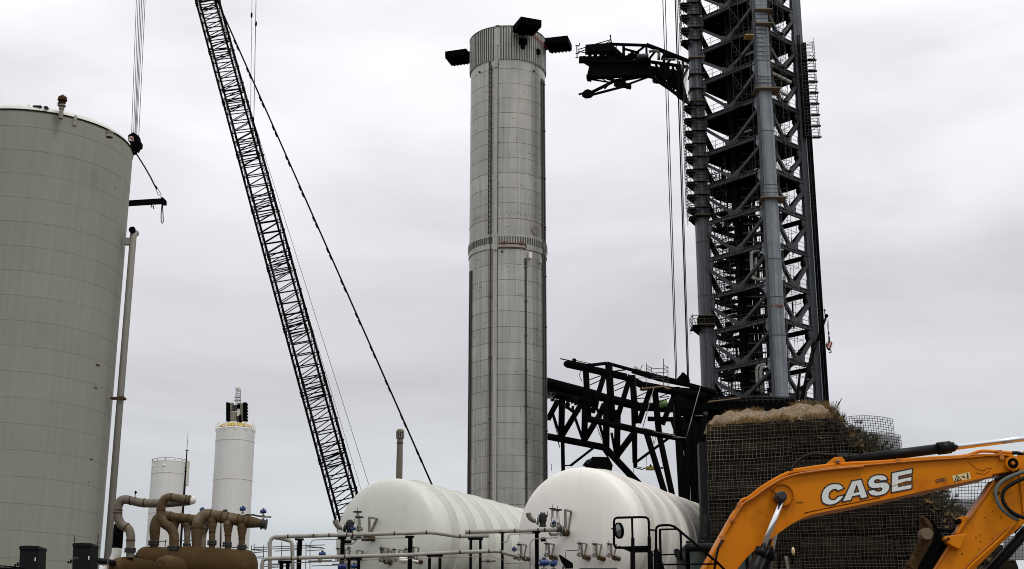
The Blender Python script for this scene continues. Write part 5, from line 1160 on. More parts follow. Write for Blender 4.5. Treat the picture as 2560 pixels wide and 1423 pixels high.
for x, y, a in ((1471, 350, 90), (1572, 235, 0), (1735, 256, 0), (1592, 612, 90), (1560, 510, -40), (1705, 252, 0)): mring(x, y, 40, a, pb2, YM-.1)
mflange(1585, 697, 54, pb2, YM-.1)
bp_ = thing('black_pipe', 'short black sleeved pipe with white elbow beside the big tank', 'pipe', P(*zm(1000, 860, 33)))
mpipe('sleeve', [(1090, 480, 44), (1082, 560, 44), (1072, 697, 44)], 'black', bp_, YM+.9)
mpipe('white_elbow', [(1071, 697, 42), (1062, 760, 42), (1035, 820, 42), (1000, 870, 44), (960, 920, 44)], 'bullet', bp_, YM+.9)
mc = thing('brown_manifold', 'front brown header pipe with three branch pipes dropping to the vessel', 'pipe manifold', P(*zm(2080, 700)))
mpipe('header', [(1797, 790, 38), (1797, 690, 40), (1797, 620, 44), (1800, 560, 50), (1805, 510, 52), (1822, 450, 54), (1860, 405, 54), (1905, 392, 53), (1960, 402, 52), (2100, 426, 52), (2280, 458, 50), (2330, 464, 45), (2380, 472, 36), (2425, 480, 34)], 'brownpipe', mc, YM)
for x, y, a in ((1803, 515, 90), (1930, 396, -6), (2030, 412, -8), (2085, 424, -8), (2180, 440, -8), (2230, 448, -8), (2275, 457, -8)): mring(x, y, 53, a, mc, YM)
for x, y0 in ((1945, 440), (2090, 470), (2217, 495)):
    mpipe('branch_pipe', [(x-4, y0-20, 42), (x-4, y0+40, 40), (x-5, y0+90, 31), (x-6, y0+130, 28), (x-8, y0+330, 28)], 'brownpipe', mc, YM-.02)
    mring(x-4, y0+22, 41, 90, mc, YM-.02); mring(x-6, y0+112, 30, 90, mc, YM-.02)
for x, y in ((1938, 648), (2077, 664), (2212, 688)): mflange(x, y, 41, mc, YM-.02)
mflange(1797, 628, 40, mc, YM)
mb = MB(); mb.lathe(P(*zm(2405, 478)), [(0, -.04), (.125, -.04), (.125, -.02), (.10, -.01), (.10, .05), (.125, .06), (.125, .08), (0, .08)], 20, axis=(1, 0, -.1)); link('end_valve', mb, M['flange'], mc)
md = thing('brown_manifold', 'rear brown header pipe partly hidden behind the middle pipe loop', 'pipe manifold', P(*zm(1410, 700, 33.4)))
mpipe('header', [(1410, 790, 36), (1410, 690, 36), (1415, 610, 40), (1415, 550, 46), (1420, 490, 48), (1445, 430, 48), (1490, 405, 46), (1545, 408, 44), (1650, 425, 44), (1900, 450, 44), (1960, 458, 40)], 'brownpipe', md, YM+1.3)
for x, y, a in ((1415, 545, 90), (1560, 408, -5), (1650, 425, -8), (1722, 432, -8)): mring(x, y, 45, a, md, YM+1.3)
for x, y0 in ((1600, 440), (1715, 470), (1860, 500)):
    mpipe('branch_pipe', [(x, y0-20, 42), (x, y0+30, 40), (x-2, y0+90, 28), (x-4, y0+270, 26)], 'brownpipe', md, YM+1.32); mring(x, y0+22, 41, 90, md, YM+1.32)
mflange(1405, 650, 48, md, YM+1.3); mflange(1708, 675, 36, md, YM+1.3)
def capsule(root, x0, y0, x1, y1, r, Y, m_='brown'):
    a, b = P(*zm(x0, y0, Y)), P(*zm(x1, y1, Y)); u = S(1/3.657, Y, 1400)*r; d = (b-a).normalized()
    mb = MB(); n = 12; Ln = (b-a).length; prof = [(u*math.sin(math.pi/2*i/8)+.0005, -u*.62*math.cos(math.pi/2*i/8)) for i in range(9)]+[(u, Ln)]+[(u*math.cos(math.pi/2*i/8)+.0005, Ln+u*.62*math.sin(math.pi/2*i/8)) for i in range(1, 9)]
    mb.lathe(a, prof, 48, axis=d); return link('vessel_shell', mb, M[m_], root)
ve = thing('pressure_vessel', 'front rusty brown pressure vessel under the three branched header', 'vessel', P(*zm(1980, 900)).xy.to_3d())
capsule(ve, 1690, 838, 2255, 880, 155, YM)
for x in (1750, 2200): mb = MB(); p = P(*zm(x, 960)); mb.box((p.x, YM, p.z/2), (.2, .7, p.z)); link('leg', mb, M['brown'], ve)
p = P(*zm(1530, 875, YM-.7)); mb = MB(); mb.lathe(p, [(.001, -.34), (.14, -.31), (.22, -.2), (.27, 0), (.27, .9)], 32, axis=Vector((.3, 1, 0)).normalized()); link('side_dome', mb, M['brown'], ve)
mb = MB(); mb.tube(P(*zm(1640, 760)), P(*zm(1632, 775)), .05, n=8); mb.lathe(P(*zm(1636, 765, YM-.2)), [(.02, -.02), (.05, -.02), (.05, .02), (.02, .02)], 12, axis=(0, 1, 0)); link('lifting_ring', mb, M['flange'], ve)
v2 = thing('pressure_vessel', 'rear rusty brown pressure vessel at the left under the pipe loops', 'vessel', P(*zm(1400, 900, 33.4)).xy.to_3d())
capsule(v2, 1320, 838, 1720, 850, 147, YM+1.4)
for x in (1330, 1600): mb = MB(); p = P(*zm(x, 960, YM+1.4)); mb.box((p.x, YM+1.4, p.z/2), (.2, .7, p.z)); link('leg', mb, M['brown'], v2)
p = P(*zm(1125, 885, YM+.3)); mb = MB(); mb.lathe(p, [(.001, -.36), (.14, -.33), (.22, -.22), (.27, 0), (.27, 1.2)], 32, axis=Vector((.5, 1, 0)).normalized()); link('side_dome', mb, M['brown'], v2)
mb = MB(); mb.lathe(P(*zm(1240, 780, YM+.7)), [(.02, -.02), (.05, -.02), (.05, .02), (.02, .02)], 12, axis=(0, 1, 0)); link('lifting_ring', mb, M['flange'], v2)
actuator('blue actuator behind the top of the header elbow, left of the three', *zm(1850, 345)[:2], YM+1.3, .62)
actuator('blue actuator standing on the middle of the front brown header', *zm(2220, 338)[:2], YM, .72, 0, 14)
actuator('blue actuator at the far right end of the front brown header', *zm(2408, 362)[:2], YM, .75, 0, 13)
mb = MB(); mb.tube(P(*zm(2412, 395)), P(*zm(2408, 470)), .018, n=6); mb.tube(P(*zm(2385, 408)), P(*zm(2480, 412)), .022, n=6); link('valve_stem', mb, M['valve'], mc)
mb = MB(); mb.path(pm_([(2240, 392), (2300, 386), (2360, 400), (2395, 404)]), .012, 5); mb.path(pm_([(2240, 400), (2300, 396), (2395, 414)]), .010, 5); link('instrument_line', mb, M['flange'], mc)
mb = MB(); mb.box(P(*zm(2060, 355)), (.09, .06, .05)); mb.tube(P(*zm(2060, 360)), P(*zm(2060, 380)), .015, n=5); link('sensor', mb, M['flange'], mc)
mb = MB(); mb.tube(P(*zm(2020, 460, YM+.3)), P(*zm(2015, 705, YM+.3)), .022, n=8); link('support_tube', mb, M['greypipe'], mc)
hr = thing('handrail_wire', 'thin rail line strung behind the brown pipes above the vessels', 'handrail', P(*zm(1600, 700, YM+1.2)))
for a, b in (((1350, 640), (1530, 632)), ((1620, 630), (1750, 625)), ((1512, 620), (1508, 720)), ((2085, 690), (2270, 690)), ((1985, 685), (1985, 705))): mb = MB(); mb.tube(P(*zm(*a, YM+1.8)), P(*zm(*b, YM+1.8)), .011, n=5); link('rail', mb, M['scaf'], hr)
an = thing('sensor_mast', 'tiny black sensor on a thin stalk above the grey brown pipe loop', 'sensor', P(*zm(1235, 240)))
mb = MB(); mb.tube(P(*zm(1235, 245)), P(*zm(1237, 175)), .010, n=5); mb.box(P(*zm(1238, 188)), (.03, .03, .07)); mb.ball(P(*zm(1247, 188)), .02, 6, 4); link('stalk', mb, M['black'], an)
# actuator cabinets and poles in front of the big tank
def cabinet(lab, x0, y0, x1, y1, x2, Yd, logo):
    t = thing('black_cabinet', lab, 'cabinet', P((x0+x1)/2, 1440, Yd), 'black cabinets with white stickers'); u = S(1, Yd, y0)
    a, b = P(x0, y0, Yd), P(x1, y0, Yd); a2, b2 = P(x0-2.5, y1, Yd), P(x1-2.0, y1, Yd)
    mb = MB(); mb.prism([a2, b2, b, a], (0, .5, 0)); link('housing', mb, M['cab'], t)
    mb = MB(); mb.prism([a-UP*.04+Vector((-.012, -.03, 0)), b-UP*.04+Vector((.012, -.03, 0)), b+UP*.02+Vector((.0, -.03, 0)), (a+b)/2+UP*.03+Vector((0, -.03, 0)), a+UP*.02+Vector((0, -.03, 0))], (0, .56, 0)); link('lid', mb, M['cab'], t)
    mb = MB(); mb.box(P(x2, (y0+y1)/2+3, Yd-.01), (.022, .012, .075)); o = link('sticker', mb, M['decal'], t)
    if logo:
        mb = MB(); c_ = P(x0+6, y0+33, Yd-.008); mb.box(c_, (.13, .008, .006)); mb.box(c_-UP*.035, (.13, .008, .004))
        for i in range(9): mb.box(c_+Vector((-.055+i*.014, 0, -.018)), (.006, .008, .018 if i % 2 else .012))
        link('plate', mb, M['hosegrey'], t)
    for i, (dx, dy) in enumerate(((-6, 42), (-12, 46))): mb = MB(); mb.tube(P(x0+3, y0+dy, Yd+.1), P(x0+dx, y0+dy-1, Yd+.1), .012, n=6); mb.tube(P(x0+dx, y0+dy-4, Yd+.1), P(x0+dx, y0+dy+2, Yd+.1), .016, n=6); link('lever', mb, M['black'], t)
    return t
cabinet('black cabinet with a small white sticker at the lower left, nearer the picture edge', 50, 1368, 97, 1423, 88, 30, False)
cabinet('black cabinet with lettered plate and white sticker left of the black hose', 183, 1361, 229, 1423, 222, 30, True)
for i, (x, y0, lab) in enumerate(((187, 1340, 'thin ribbed pole rising behind the lettered black cabinet'), (246, 1334, 'taller thin ribbed pole right of the lettered black cabinet'))):
    t = thing('thin_pole', lab, 'pole', P(x-6, 1440, 31)); mb = MB(); mb.tube(P(x, y0, 31), P(x-7, 1440, 31), .011, n=5); link('pole', mb, M['scaf'], t)
    for k in range(6): mb = MB(); f = .08+k*.16; mb.box(P(x-7*f, y0+(1440-y0)*f, 31), (.045, .03, .012)); link('pole_joint', mb, M['scaf'], t)
bh = thing('black_hose', 'thick black hose leading right from the lettered cabinet to the white elbow', 'hose', P(240, 1400, 31.2))
mb = MB(); mb.path([P(228, 1405, 31.2), P(238, 1403, 31.2), P(258, 1404, 31.6), P(285, 1408, 32)], S(8, 31, 1400), 14); link('hose', mb, M['rubber'], bh)
mb = MB(); mb.lathe(P(229, 1405, 31.1), [(.04, -.05), (.10, -.03), (.10, .02), (.06, .05)], 16, axis=(1, 0, 0)); link('brass_collar', mb, M['brownpipe'], bh)
for a, b in (((236, 1412), (272, 1412)), ((234, 1409), (270, 1414)), ((270, 1400), (268, 1425))): mb = MB(); mb.tube(P(*a, 30.6), P(*b, 30.6), .010, n=5); link('cable', mb, M['valve'], bh)
lr = thing('low_rail', 'low black rail with thin wire in the bottom left corner', 'handrail', P(20, 1423, 30))
mb = MB(); mb.path([P(-20, 1413, 30), P(20, 1416, 30), P(48, 1419, 30)], .014, 5); mb.tube(P(-20, 1422, 30), P(60, 1424, 30), .04, n=6); mb.tube(P(14, 1415, 30), P(18, 1430, 30), .01, n=5); link('rail', mb, M['black'], lr)
# ================================================================ EARTH BERM WITH WIRE BASKETS
XL = P(1773, 1250, 44).x
def wallY(X): return 44-.28*(X-XL)
def PW(px, py, off=0.0):
    d = P(px, py, 1.0)-Vector((0, 0, CAMZ)); t = (44-off+.28*XL)/(1+.28*d.x); return Vector((d.x*t, t, CAMZ+d.z*t))
wd_ = Vector((1, -.28, 0)).normalized(); wn = Vector((-.28, -1, 0)).normalized()
W0 = Vector((XL, 44, 0))
prof_px = [(1773, 1075), (1785, 1062), (1830, 1058), (1990, 1046), (2078, 1037), (2095, 1055), (2120, 1080), (2160, 1103), (2195, 1130), (2240, 1165), (2290, 1205), (2335, 1235), (2370, 1268), (2410, 1290), (2430, 1305), (2450, 1330), (2480, 1400), (2500, 1460)]
prof_w = []
for x, y in prof_px: p = PW(x, y); prof_w.append(((p-W0).dot(wd_), p.z))
def wtop(u):
    for (u0_, z0_), (u1_, z1_) in zip(prof_w, prof_w[1:]):
        if u0_ <= u <= u1_: return z0_+(z1_-z0_)*(u-u0_)/(u1_-u0_)
    return prof_w[0][1] if u < prof_w[0][0] else -1
def wright(z):
    for (u0_, z0_), (u1_, z1_) in zip(prof_w[4:], prof_w[5:]):
        if z1_ <= z <= z0_: return u0_+(u1_-u0_)*(z-z0_)/(z1_-z0_)
    return prof_w[4][0] if z > prof_w[4][1] else prof_w[-1][0]
wl = thing('retaining_wall', 'dark wire basket retaining wall of stacked earth courses behind the orange excavator', 'retaining wall', W0)
random.seed(8); row = 0; ztop = prof_w[3][1]; RH = .62; z1 = ztop
while z1 > 0:
    z0 = max(0, z1-RH); ue = wright(z0)-.04
    n_b = max(2, round(ue/2.4)); us = [ue*i/n_b for i in range(n_b+1)]
    for i in range(n_b):
        a, b = us[i]+.01, us[i+1]-.01
        zt_ = min(z1-.02, wtop((a+b)/2) if z1 == ztop else 99)
        if zt_ <= z0+.05: continue
        # front is a small grid so that the earth face bulges
        nu, nv = 6, 3; vs_ = []; dep = random.uniform(-.05, .04)+(.04 if row % 2 else 0)
        tilt = random.uniform(-.008, .008)
        for v in range(nv+1):
            for u in range(nu+1):
                vv = z0+(zt_-z0)*v/nv; be = b if i < n_b-1 else max(a+.1, wright(vv)-.04); uu = a+(be-a)*u/nu
                bul = .09*math.sin(math.pi*v/nv)*(1 if 0 < u < nu else .6)+random.uniform(-.025, .025)+tilt*u+(-.05 if v == nv else 0)
                vs_.append(W0+wd_*uu+UP*vv+wn*(dep+bul))
        fs_ = [(v*(nu+1)+u, v*(nu+1)+u+1, (v+1)*(nu+1)+u+1, (v+1)*(nu+1)+u) for v in range(nv) for u in range(nu)]
        k0 = len(vs_); bt_ = b if i < n_b-1 else max(a+.1, wright(zt_)-.04); back = [W0+wd_*a+UP*z0-wn*2, W0+wd_*b+UP*z0-wn*2, W0+wd_*bt_+UP*zt_-wn*2, W0+wd_*a+UP*zt_-wn*2]
        vs_ += back; c00, c10, c11, c01 = 0, nu, nv*(nu+1)+nu, nv*(nu+1)
        fs_ += [tuple(range(0, nu+1))+(k0+1, k0), tuple(range(c01, c11+1))[::-1]+(k0+3, k0+2), tuple(v*(nu+1) for v in range(nv+1))+(k0+3, k0), tuple(v*(nu+1)+nu for v in range(nv+1))+(k0+2, k0+1)]
        mb = MB(); mb.add(vs_, fs_); bk = link('earth_basket', mb, M['soil'], wl)
        # wire panel in front
        off = dep+.16+random.uniform(-.02, .03); sk_ = random.uniform(-.06, .06); mb = MB(); rw = random.uniform(.0042, .0058); sp = random.uniform(.095, .125); ph = random.uniform(0, sp)
        h0, h1 = z0-.02, zt_+.03; u_ = a+ph*.3
        while u_ < b:
            hh1 = min(h1, wtop(u_)+.12)
            if hh1 < h0+.05: u_ += sp; continue
            j = random.uniform(-.022, .022); q0 = W0+wd_*(u_+j)+UP*h0+wn*off; q1 = W0+wd_*(u_+j+sk_)+UP*hh1+wn*(off+random.uniform(-.03, .02)); mb.tube(q0, q1, rw, n=3, caps=False); u_ += sp
        v_ = h0+.03
        while v_ < h1:
            j = random.uniform(-.018, .018); b_sv = b; b = b if i < n_b-1 else max(a+.1, wright(v_)+.05); mid_ = (a+b)/2
            qs = [W0+wd_*a+UP*(v_+j)+wn*off, W0+wd_*mid_+UP*(v_+j+random.uniform(-.02, .012))+wn*(off+random.uniform(-.01, .02)), W0+wd_*b+UP*(v_+j+sk_*.5)+wn*off]
            mb.tube(qs[0], qs[1], rw, n=3, caps=False); mb.tube(qs[1], qs[2], rw, n=3, caps=False); v_ += sp; b = b_sv
        link('wire_panel', mb, M['wire'], bk, kind='stuff')
    z1 = z0 if z0 > 0 else -1; row += 1
mb = MB(); mb.box(W0+Vector((-.12, .2, prof_w[0][1]/2-.2)), (.28, .5, prof_w[0][1]-.4)); link('edge_post', mb, M['cab'], wl)
for i in range(6):
    mb = MB(); p = W0+Vector((-.3+i*.02, -.3, 0)); mb.tube(p+UP*zat(1345, 44), p+UP*zat(1290, 44)+Vector((random.uniform(-.1, .1), 0, 0)), .008, n=4); link('loose_wire', mb, M['wiredark'], wl)
# earth body behind the wall with the sandy mound on top
from mathutils import noise as mn
mound_px = [(1789, 1066), (1793, 1058), (1802, 1048), (1830, 1041), (1875, 1038), (1935, 1037), (1965, 1030), (1995, 1022), (2030, 1020), (2058, 1025), (2080, 1037), (2100, 1056), (2125, 1082), (2163, 1104), (2198, 1130), (2240, 1163), (2292, 1203), (2340, 1233), (2375, 1266), (2412, 1288), (2432, 1303), (2452, 1330), (2485, 1400), (2510, 1470)]
crest = []
for x, y in mound_px:
    d = P(x, y, 1.0)-Vector((0, 0, CAMZ)); t = (47.2+.28*XL)/(1+.28*d.x); crest.append(Vector((d.x*t, t, CAMZ+d.z*t)))
nx = 260; vs_ = []
def crest_at(f):
    g_ = f*(len(crest)-1); i = min(int(g_), len(crest)-2); return crest[i].lerp(crest[i+1], g_-i)
rows_ = [(-.0, 0), (.08, .15), (.15, .3), (.25, .46), (.35, .6), (.47, .74), (.6, .86), (.7, .92), (.8, .97), (.9, .99), (1, 1.0), (1.3, .96), (2.4, .7), (4, 0)]
for i in range(nx+1):
    c_ = crest_at(i/nx); u = (c_-W0).dot(wd_)
    zf = wtop(max(prof_w[0][0]+.01, min(u*.985, prof_w[-1][0]-.02)))-.10
    front = W0+wd_*(c_-W0).dot(wd_)*.985; front.z = 0
    back_ = Vector((c_.x, c_.y, 0))
    for f, g_ in rows_:
        p = front.lerp(back_, f); zz_ = zf+(c_.z-zf)*g_ if f <= 1 else c_.z*g_
        nn = mn.noise(Vector((p.x*1.7, p.y*1.7, 3)))*.16+mn.noise(Vector((p.x*5, p.y*5, 1)))*.10+mn.noise(Vector((p.x*13, p.y*13, 1)))*.04
        p.z = max(0, zz_+nn); vs_.append(p)
m_ = len(rows_); fs_ = [(i*m_+j, (i+1)*m_+j, (i+1)*m_+j+1, i*m_+j+1) for i in range(nx) for j in range(m_-1)]
isp = int(nx*.435); per = m_-1
mb = MB(); mb.add(vs_, fs_[:isp*per], True); bm_ = link('earth_mound', mb, M['dirt'], None); bm_['kind'] = 'structure'
mb = MB(); mb.add(vs_, fs_[isp*per:], True); bm_ = link('berm_slope', mb, M['soil'], None); bm_['kind'] = 'structure'
# pale stones in the dirt
random.seed(31); mb = MB()
for i in range(70):
    c_ = crest_at(random.uniform(.07, .42)); u = (c_-W0).dot(wd_); f = random.uniform(.1, .95)
    front = W0+wd_*u*.985; p = front.lerp(Vector((c_.x, c_.y, 0)), f); g_ = next(a[1]+(b[1]-a[1])*(f-a[0])/(b[0]-a[0]) for a, b in zip(rows_, rows_[1:]) if a[0] <= f <= b[0])
    zf = wtop(min(max(u*.985, .05), prof_w[-1][0]))-.1; p.z = zf+(c_.z-zf)*g_+.02; r_ = random.uniform(.012, .032); mb.ball(p, r_, 5, 4, (1, 1, .6))
sto = link('stones', mb, M['tanktop'], None); sto['kind'] = 'stuff'
# grass and weeds
def tuft(mb, base, h, n, spread, droop=0.0):
    for i in range(n):
        a = random.uniform(0, 6.28); r_ = random.random()*spread; b_ = base+Vector((math.cos(a)*r_*.5, math.sin(a)*r_*.5, 0)); hh = h*random.uniform(.4, 1.1); lean = Vector((math.cos(a), math.sin(a), 0))*spread*random.uniform(.2, 1)
        tp = b_+lean+UP*(hh*(1-droop*2)); md_ = b_+lean*.4+UP*hh*(.6-droop); w_ = Vector((random.uniform(-1, 1), random.uniform(-.3, .3), 0)).normalized()*.008
        mb.add([b_-w_, b_+w_, md_+w_*.8, md_-w_*.8, tp], [(0, 1, 2, 3), (3, 2, 4)])
def crest_pt(px, off=0):
    for a, b, ca, cb in zip(mound_px, mound_px[1:], crest, crest[1:]):
        if a[0] <= px <= b[0]: return ca.lerp(cb, (px-a[0])/(b[0]-a[0]))
    return crest[-1]
mb = MB(); random.seed(17)
for px0, px1, n_, h_ in ((1822, 1856, 22, .28), (1878, 1900, 16, .34), (1985, 2030, 26, .34), (2055, 2105, 40, .40), (2040, 2075, 14, .3)):
    for i in range(n_): tuft(mb, crest_pt(random.uniform(px0, px1))-UP*.05, h_, 16, .22)
for px0, px1, n_, h_ in ((1848, 1892, 34, .24), (1935, 1968, 22, .26), (1900, 2075, 20, .14), (1780, 1850, 16, .16)):
    for i in range(n_):
        x = random.uniform(px0, px1); p = PW(x, 0); 
        d = P(x, 1050, 1.0); u = (PW(x, 1050)-W0).dot(wd_); tuft(mb, W0+wd_*u-wn*random.uniform(-.2, .5)+UP*(wtop(u)-.05), h_, 16, .2)
for x, y, n_, h_, sp_ in ((1782, 1100, 10, .35, .2), (1786, 1122, 14, .3, .25), (1790, 1128, 10, .25, .2), (1893, 1115, 8, .2, .2), (2072, 1300, 14, .5, .10), (1960, 1350, 22, .6, .14), (2078, 1292, 8, .3, .1), (2265, 1335, 8, .25, .2)):
    for i in range(n_): tuft(mb, PW(x+random.uniform(-5, 5), y+random.uniform(-6, 6), -.22), h_*.8, 8, sp_, 1.0 if n_ > 12 else .3)
gr_ = link('dry_grass', mb, M['grass'], None); gr_['kind'] = 'stuff'
mb = MB()
for i in range(520):
    x = random.triangular(2070, 2440, 2150); c_ = crest_pt(x); dy_ = random.uniform(-2.9, .1); tuft(mb, c_+Vector((random.uniform(-.3, .0), dy_, random.uniform(-.4, -.06)-.17*abs(dy_))), .15, 14, .10)
for x, y in ((2160, 1330), (2162, 1325), (2155, 1335), (1815, 1205), (1900, 1110), (2060, 1200)):
    for i in range(7): tuft(mb, PW(x+random.uniform(-8, 8), y+random.uniform(-8, 8), -.2), .2, 10, .2)
random.seed(77); mb2 = MB()
for i in range(420):
    v = random.random()**.8; z_ = prof_w[4][1]*(1-v*.62); u_ = wright(z_)-abs(random.gauss(0, .38)); p_ = W0+wd_*u_+UP*(z_-random.uniform(0, .25))+wn*random.uniform(.1, .3)
    tuft(mb if random.random() < .72 else mb2, p_, .20, 12, .12, .2)
for i in range(130):
    u_ = random.uniform(.1, prof_w[4][0]); tuft(mb2, W0+wd_*u_+UP*(wtop(u_)-random.uniform(0, .12))+wn*random.uniform(-.3, .12), .17, 12, .14)
sw = link('straw', mb2, M['grass'], None); sw['kind'] = 'stuff'
wd2 = link('dark_weeds', mb, M['weeds'], None); wd2['kind'] = 'stuff'
mb = MB(); mb.path([PW(1802, 1185, -.25), PW(1808, 1200, -.3), PW(1812, 1215, -.25), PW(1812, 1240, -.25)], .012, 4); mb.path([PW(1812, 1200, -.25), PW(1822, 1205, -.3)], .008, 4); o = link('dry_twig', mb, M['grass'], None); tag(o, 'thin dead twig hanging on the wire wall left of the boom', 'twig')
# thin weed stalks against the sky
mb = MB()
for x in (2083, 2092, 2098, 2104): b_ = crest_pt(2078); mb.path([P(2080, 1032, b_.y), P((2080+x)/2, 1022, b_.y), P(x, 1000+random.uniform(-5, 8), b_.y)], .013, 4)
o = link('weed_stalk', mb, M['weeds'], None); o['kind'] = 'stuff'
# loose mesh panels on the slope
def mesh_panel(lab, corners, Ys, nu, nv, sheet=None, curve=.5, grp=None):
    (tl, tr, br2, bl2) = corners; t = thing('loose_mesh', lab, 'wire mesh', P(*bl2, Ys[0]), grp)
    def pt(u, v):
        x = (tl[0]*(1-u)+tr[0]*u)*(1-v)+(bl2[0]*(1-u)+br2[0]*u)*v; y = (tl[1]*(1-u)+tr[1]*u)*(1-v)+(bl2[1]*(1-u)+br2[1]*u)*v-4*u*(1-u)*curve*10*(1-v*.6)
        return P(x, y, Ys[0]+(Ys[1]-Ys[0])*u-math.sin(u*math.pi)*.5)
    mb = MB()
    for i in range(nu+1): mb.path([pt(i/nu+random.uniform(-.003, .003), v/6) for v in range(7)], .0095, 3, caps=False)
    for j in range(nv+1): mb.path([pt(u/12, j/nv+random.uniform(-.004, .004)) for u in range(13)], .0095, 3, caps=False)
    link('mesh_wires', mb, M['wiredark'], t, kind='stuff')
    if sheet:
        u0_, u1_, v0_, v1_ = sheet; vs_ = []
        for b_ in (0, .03):
            for j in range(5):
                for i in range(9): vs_.append(pt(u0_+(u1_-u0_)*i/8, v0_+(v1_-v0_)*j/4)+Vector((0, .12+b_, 0)))
        fs_ = [(j*9+i, j*9+i+1, (j+1)*9+i+1, (j+1)*9+i) for j in range(4) for i in range(8)]; fs_ += [tuple(45+k for k in f) for f in fs_]
        mb = MB(); mb.add(vs_, fs_, True); link('sheet', mb, M['fabric'], t)
    return t
mesh_panel('upper loose wire mesh screen curving above the berm slope', ((2103, 1045), (2231, 1048), (2237, 1096), (2110, 1085)), (46.5, 45.0), 20, 8, None, .7)
mesh_panel('lower loose wire mesh screen backed by a pale sheet on the berm slope', ((2150, 1082), (2251, 1088), (2258, 1150), (2165, 1140)), (46.3, 44.5), 17, 9, (.0, 1, .02, .95), .3)
mesh_panel('crumpled wire mesh with grey sheet tucked against the berm edge weeds', ((2118, 1058), (2170, 1080), (2196, 1135), (2140, 1092)), (46.4, 46), 8, 8, (0, 1, 0, 1), .3)
mesh_panel('wire mesh screen in the gap under the excavator boom', ((2335, 1212), (2490, 1195), (2480, 1262), (2345, 1255)), (45, 43), 18, 7, (.0, .25, 0, .9), .1)
mesh_panel('wire mesh screen with pale sheet lower in the gap beside the excavator arm', ((2362, 1250), (2470, 1247), (2450, 1300), (2385, 1298)), (44.8, 43.2), 13, 6, (0, 1, 0, 1), .1)
mesh_panel('wire mesh with pale sheet seen right of the excavator arm at the picture edge', ((2470, 1340), (2590, 1330), (2590, 1400), (2470, 1400)), (46, 44.8), 14, 9, (.35, 1, .1, 1), .1)
m2 = thing('dark_berm', 'rounded dark earth berm behind the black cylinder at the lower right edge', 'berm', P(2500, 1423, 52).xy.to_3d())
mb = MB(); mb.prism([P(x, y, 51) for x, y in ((2440, 1500), (2455, 1400), (2480, 1365), (2494, 1359), (2507, 1364), (2520, 1385), (2537, 1395), (2546, 1420), (2550, 1500))], (0, 5, 0)); link('earth_body', mb, M['soil'], m2)
# ================================================================ EXCAVATOR
YE = 15.0
ex = thing('excavator', 'orange excavator with raised boom, folded arm, black cab and hydraulic cylinders', 'excavator', P(1690, 1600, YE).xy.to_3d())
def outline(pts, Y=YE): return [P(x, y, Y) for x, y in pts]
def bevel_prism(name, pts, Y, dep, m_, parent, bev=.02):
    me = bpy.data.meshes.new(name); base = wloc(parent)
    mb = MB(); mb.prism([P(x, y, Y) for x, y in pts], (0, dep, 0)); o = link(name, mb, M[m_], parent)
    md_ = o.modifiers.new('bevel', 'BEVEL'); md_.width = bev; md_.segments = 2; md_.limit_method = 'ANGLE'; md_.angle_limit = R(50)
    return o
up_e = [(1610, 1640), (1665, 1580), (1760, 1427), (1803, 1348), (1826, 1308), (1851, 1266), (1878, 1245), (1908, 1221), (1943, 1198), (1965, 1186), (1983, 1179), (2053, 1170), (2111, 1164), (2188, 1160), (2244, 1155), (2335, 1145), (2412, 1143), (2463, 1138), (2519, 1137), (2533, 1141), (2544, 1150), (2546, 1162), (2541, 1172), (2532, 1178)]
lo_e = [(2480, 1188), (2443, 1196), (2335, 1219), (2238, 1241), (2136, 1262), (2060, 1277), (2017, 1288), (1979, 1307), (1941, 1334), (1900, 1362), (1872, 1385), (1842, 1420), (1800, 1480), (1740, 1560), (1690, 1640)]
up_s = smooth(up_e[2:], 3); lo_s = smooth(lo_e, 3)
# side plate stands in a little, the top and bottom flanges stand proud of it
boom = bevel_prism('boom', [tuple(p[:2]) for p in up_e[:2]]+[p[:2] for p in up_s]+[p[:2] for p in lo_s], YE+.03, .40, 'orange', ex, .012)
def strip(name, pts, Y, dep, th, m_, parent):
    """flange strip following an edge"""
    mb = MB(); u = th; n = len(pts); q_ = [P(p[0], p[1], Y) for p in pts]; vs_ = []
    for i, p in enumerate(q_):
        t_ = (q_[min(i+1, n-1)]-q_[max(i-1, 0)]).normalized(); nn = Vector((-t_.z, 0, t_.x))
        vs_ += [p-nn*u/2, p+nn*u/2, p+nn*u/2+Vector((0, dep, 0)), p-nn*u/2+Vector((0, dep, 0))]
    fs_ = [(i*4+k, i*4+(k+1) % 4, (i+1)*4+(k+1) % 4, (i+1)*4+k) for i in range(n-1) for k in range(4)]+[(0, 1, 2, 3), tuple(4*(n-1)+k for k in (3, 2, 1, 0))]
    mb.add(vs_, fs_); return link(name, mb, M[m_], parent)
strip('top_flange', up_s, YE-.005, .47, .022, 'orange', boom)
strip('bottom_flange', lo_s, YE-.005, .47, .022, 'orange', boom)
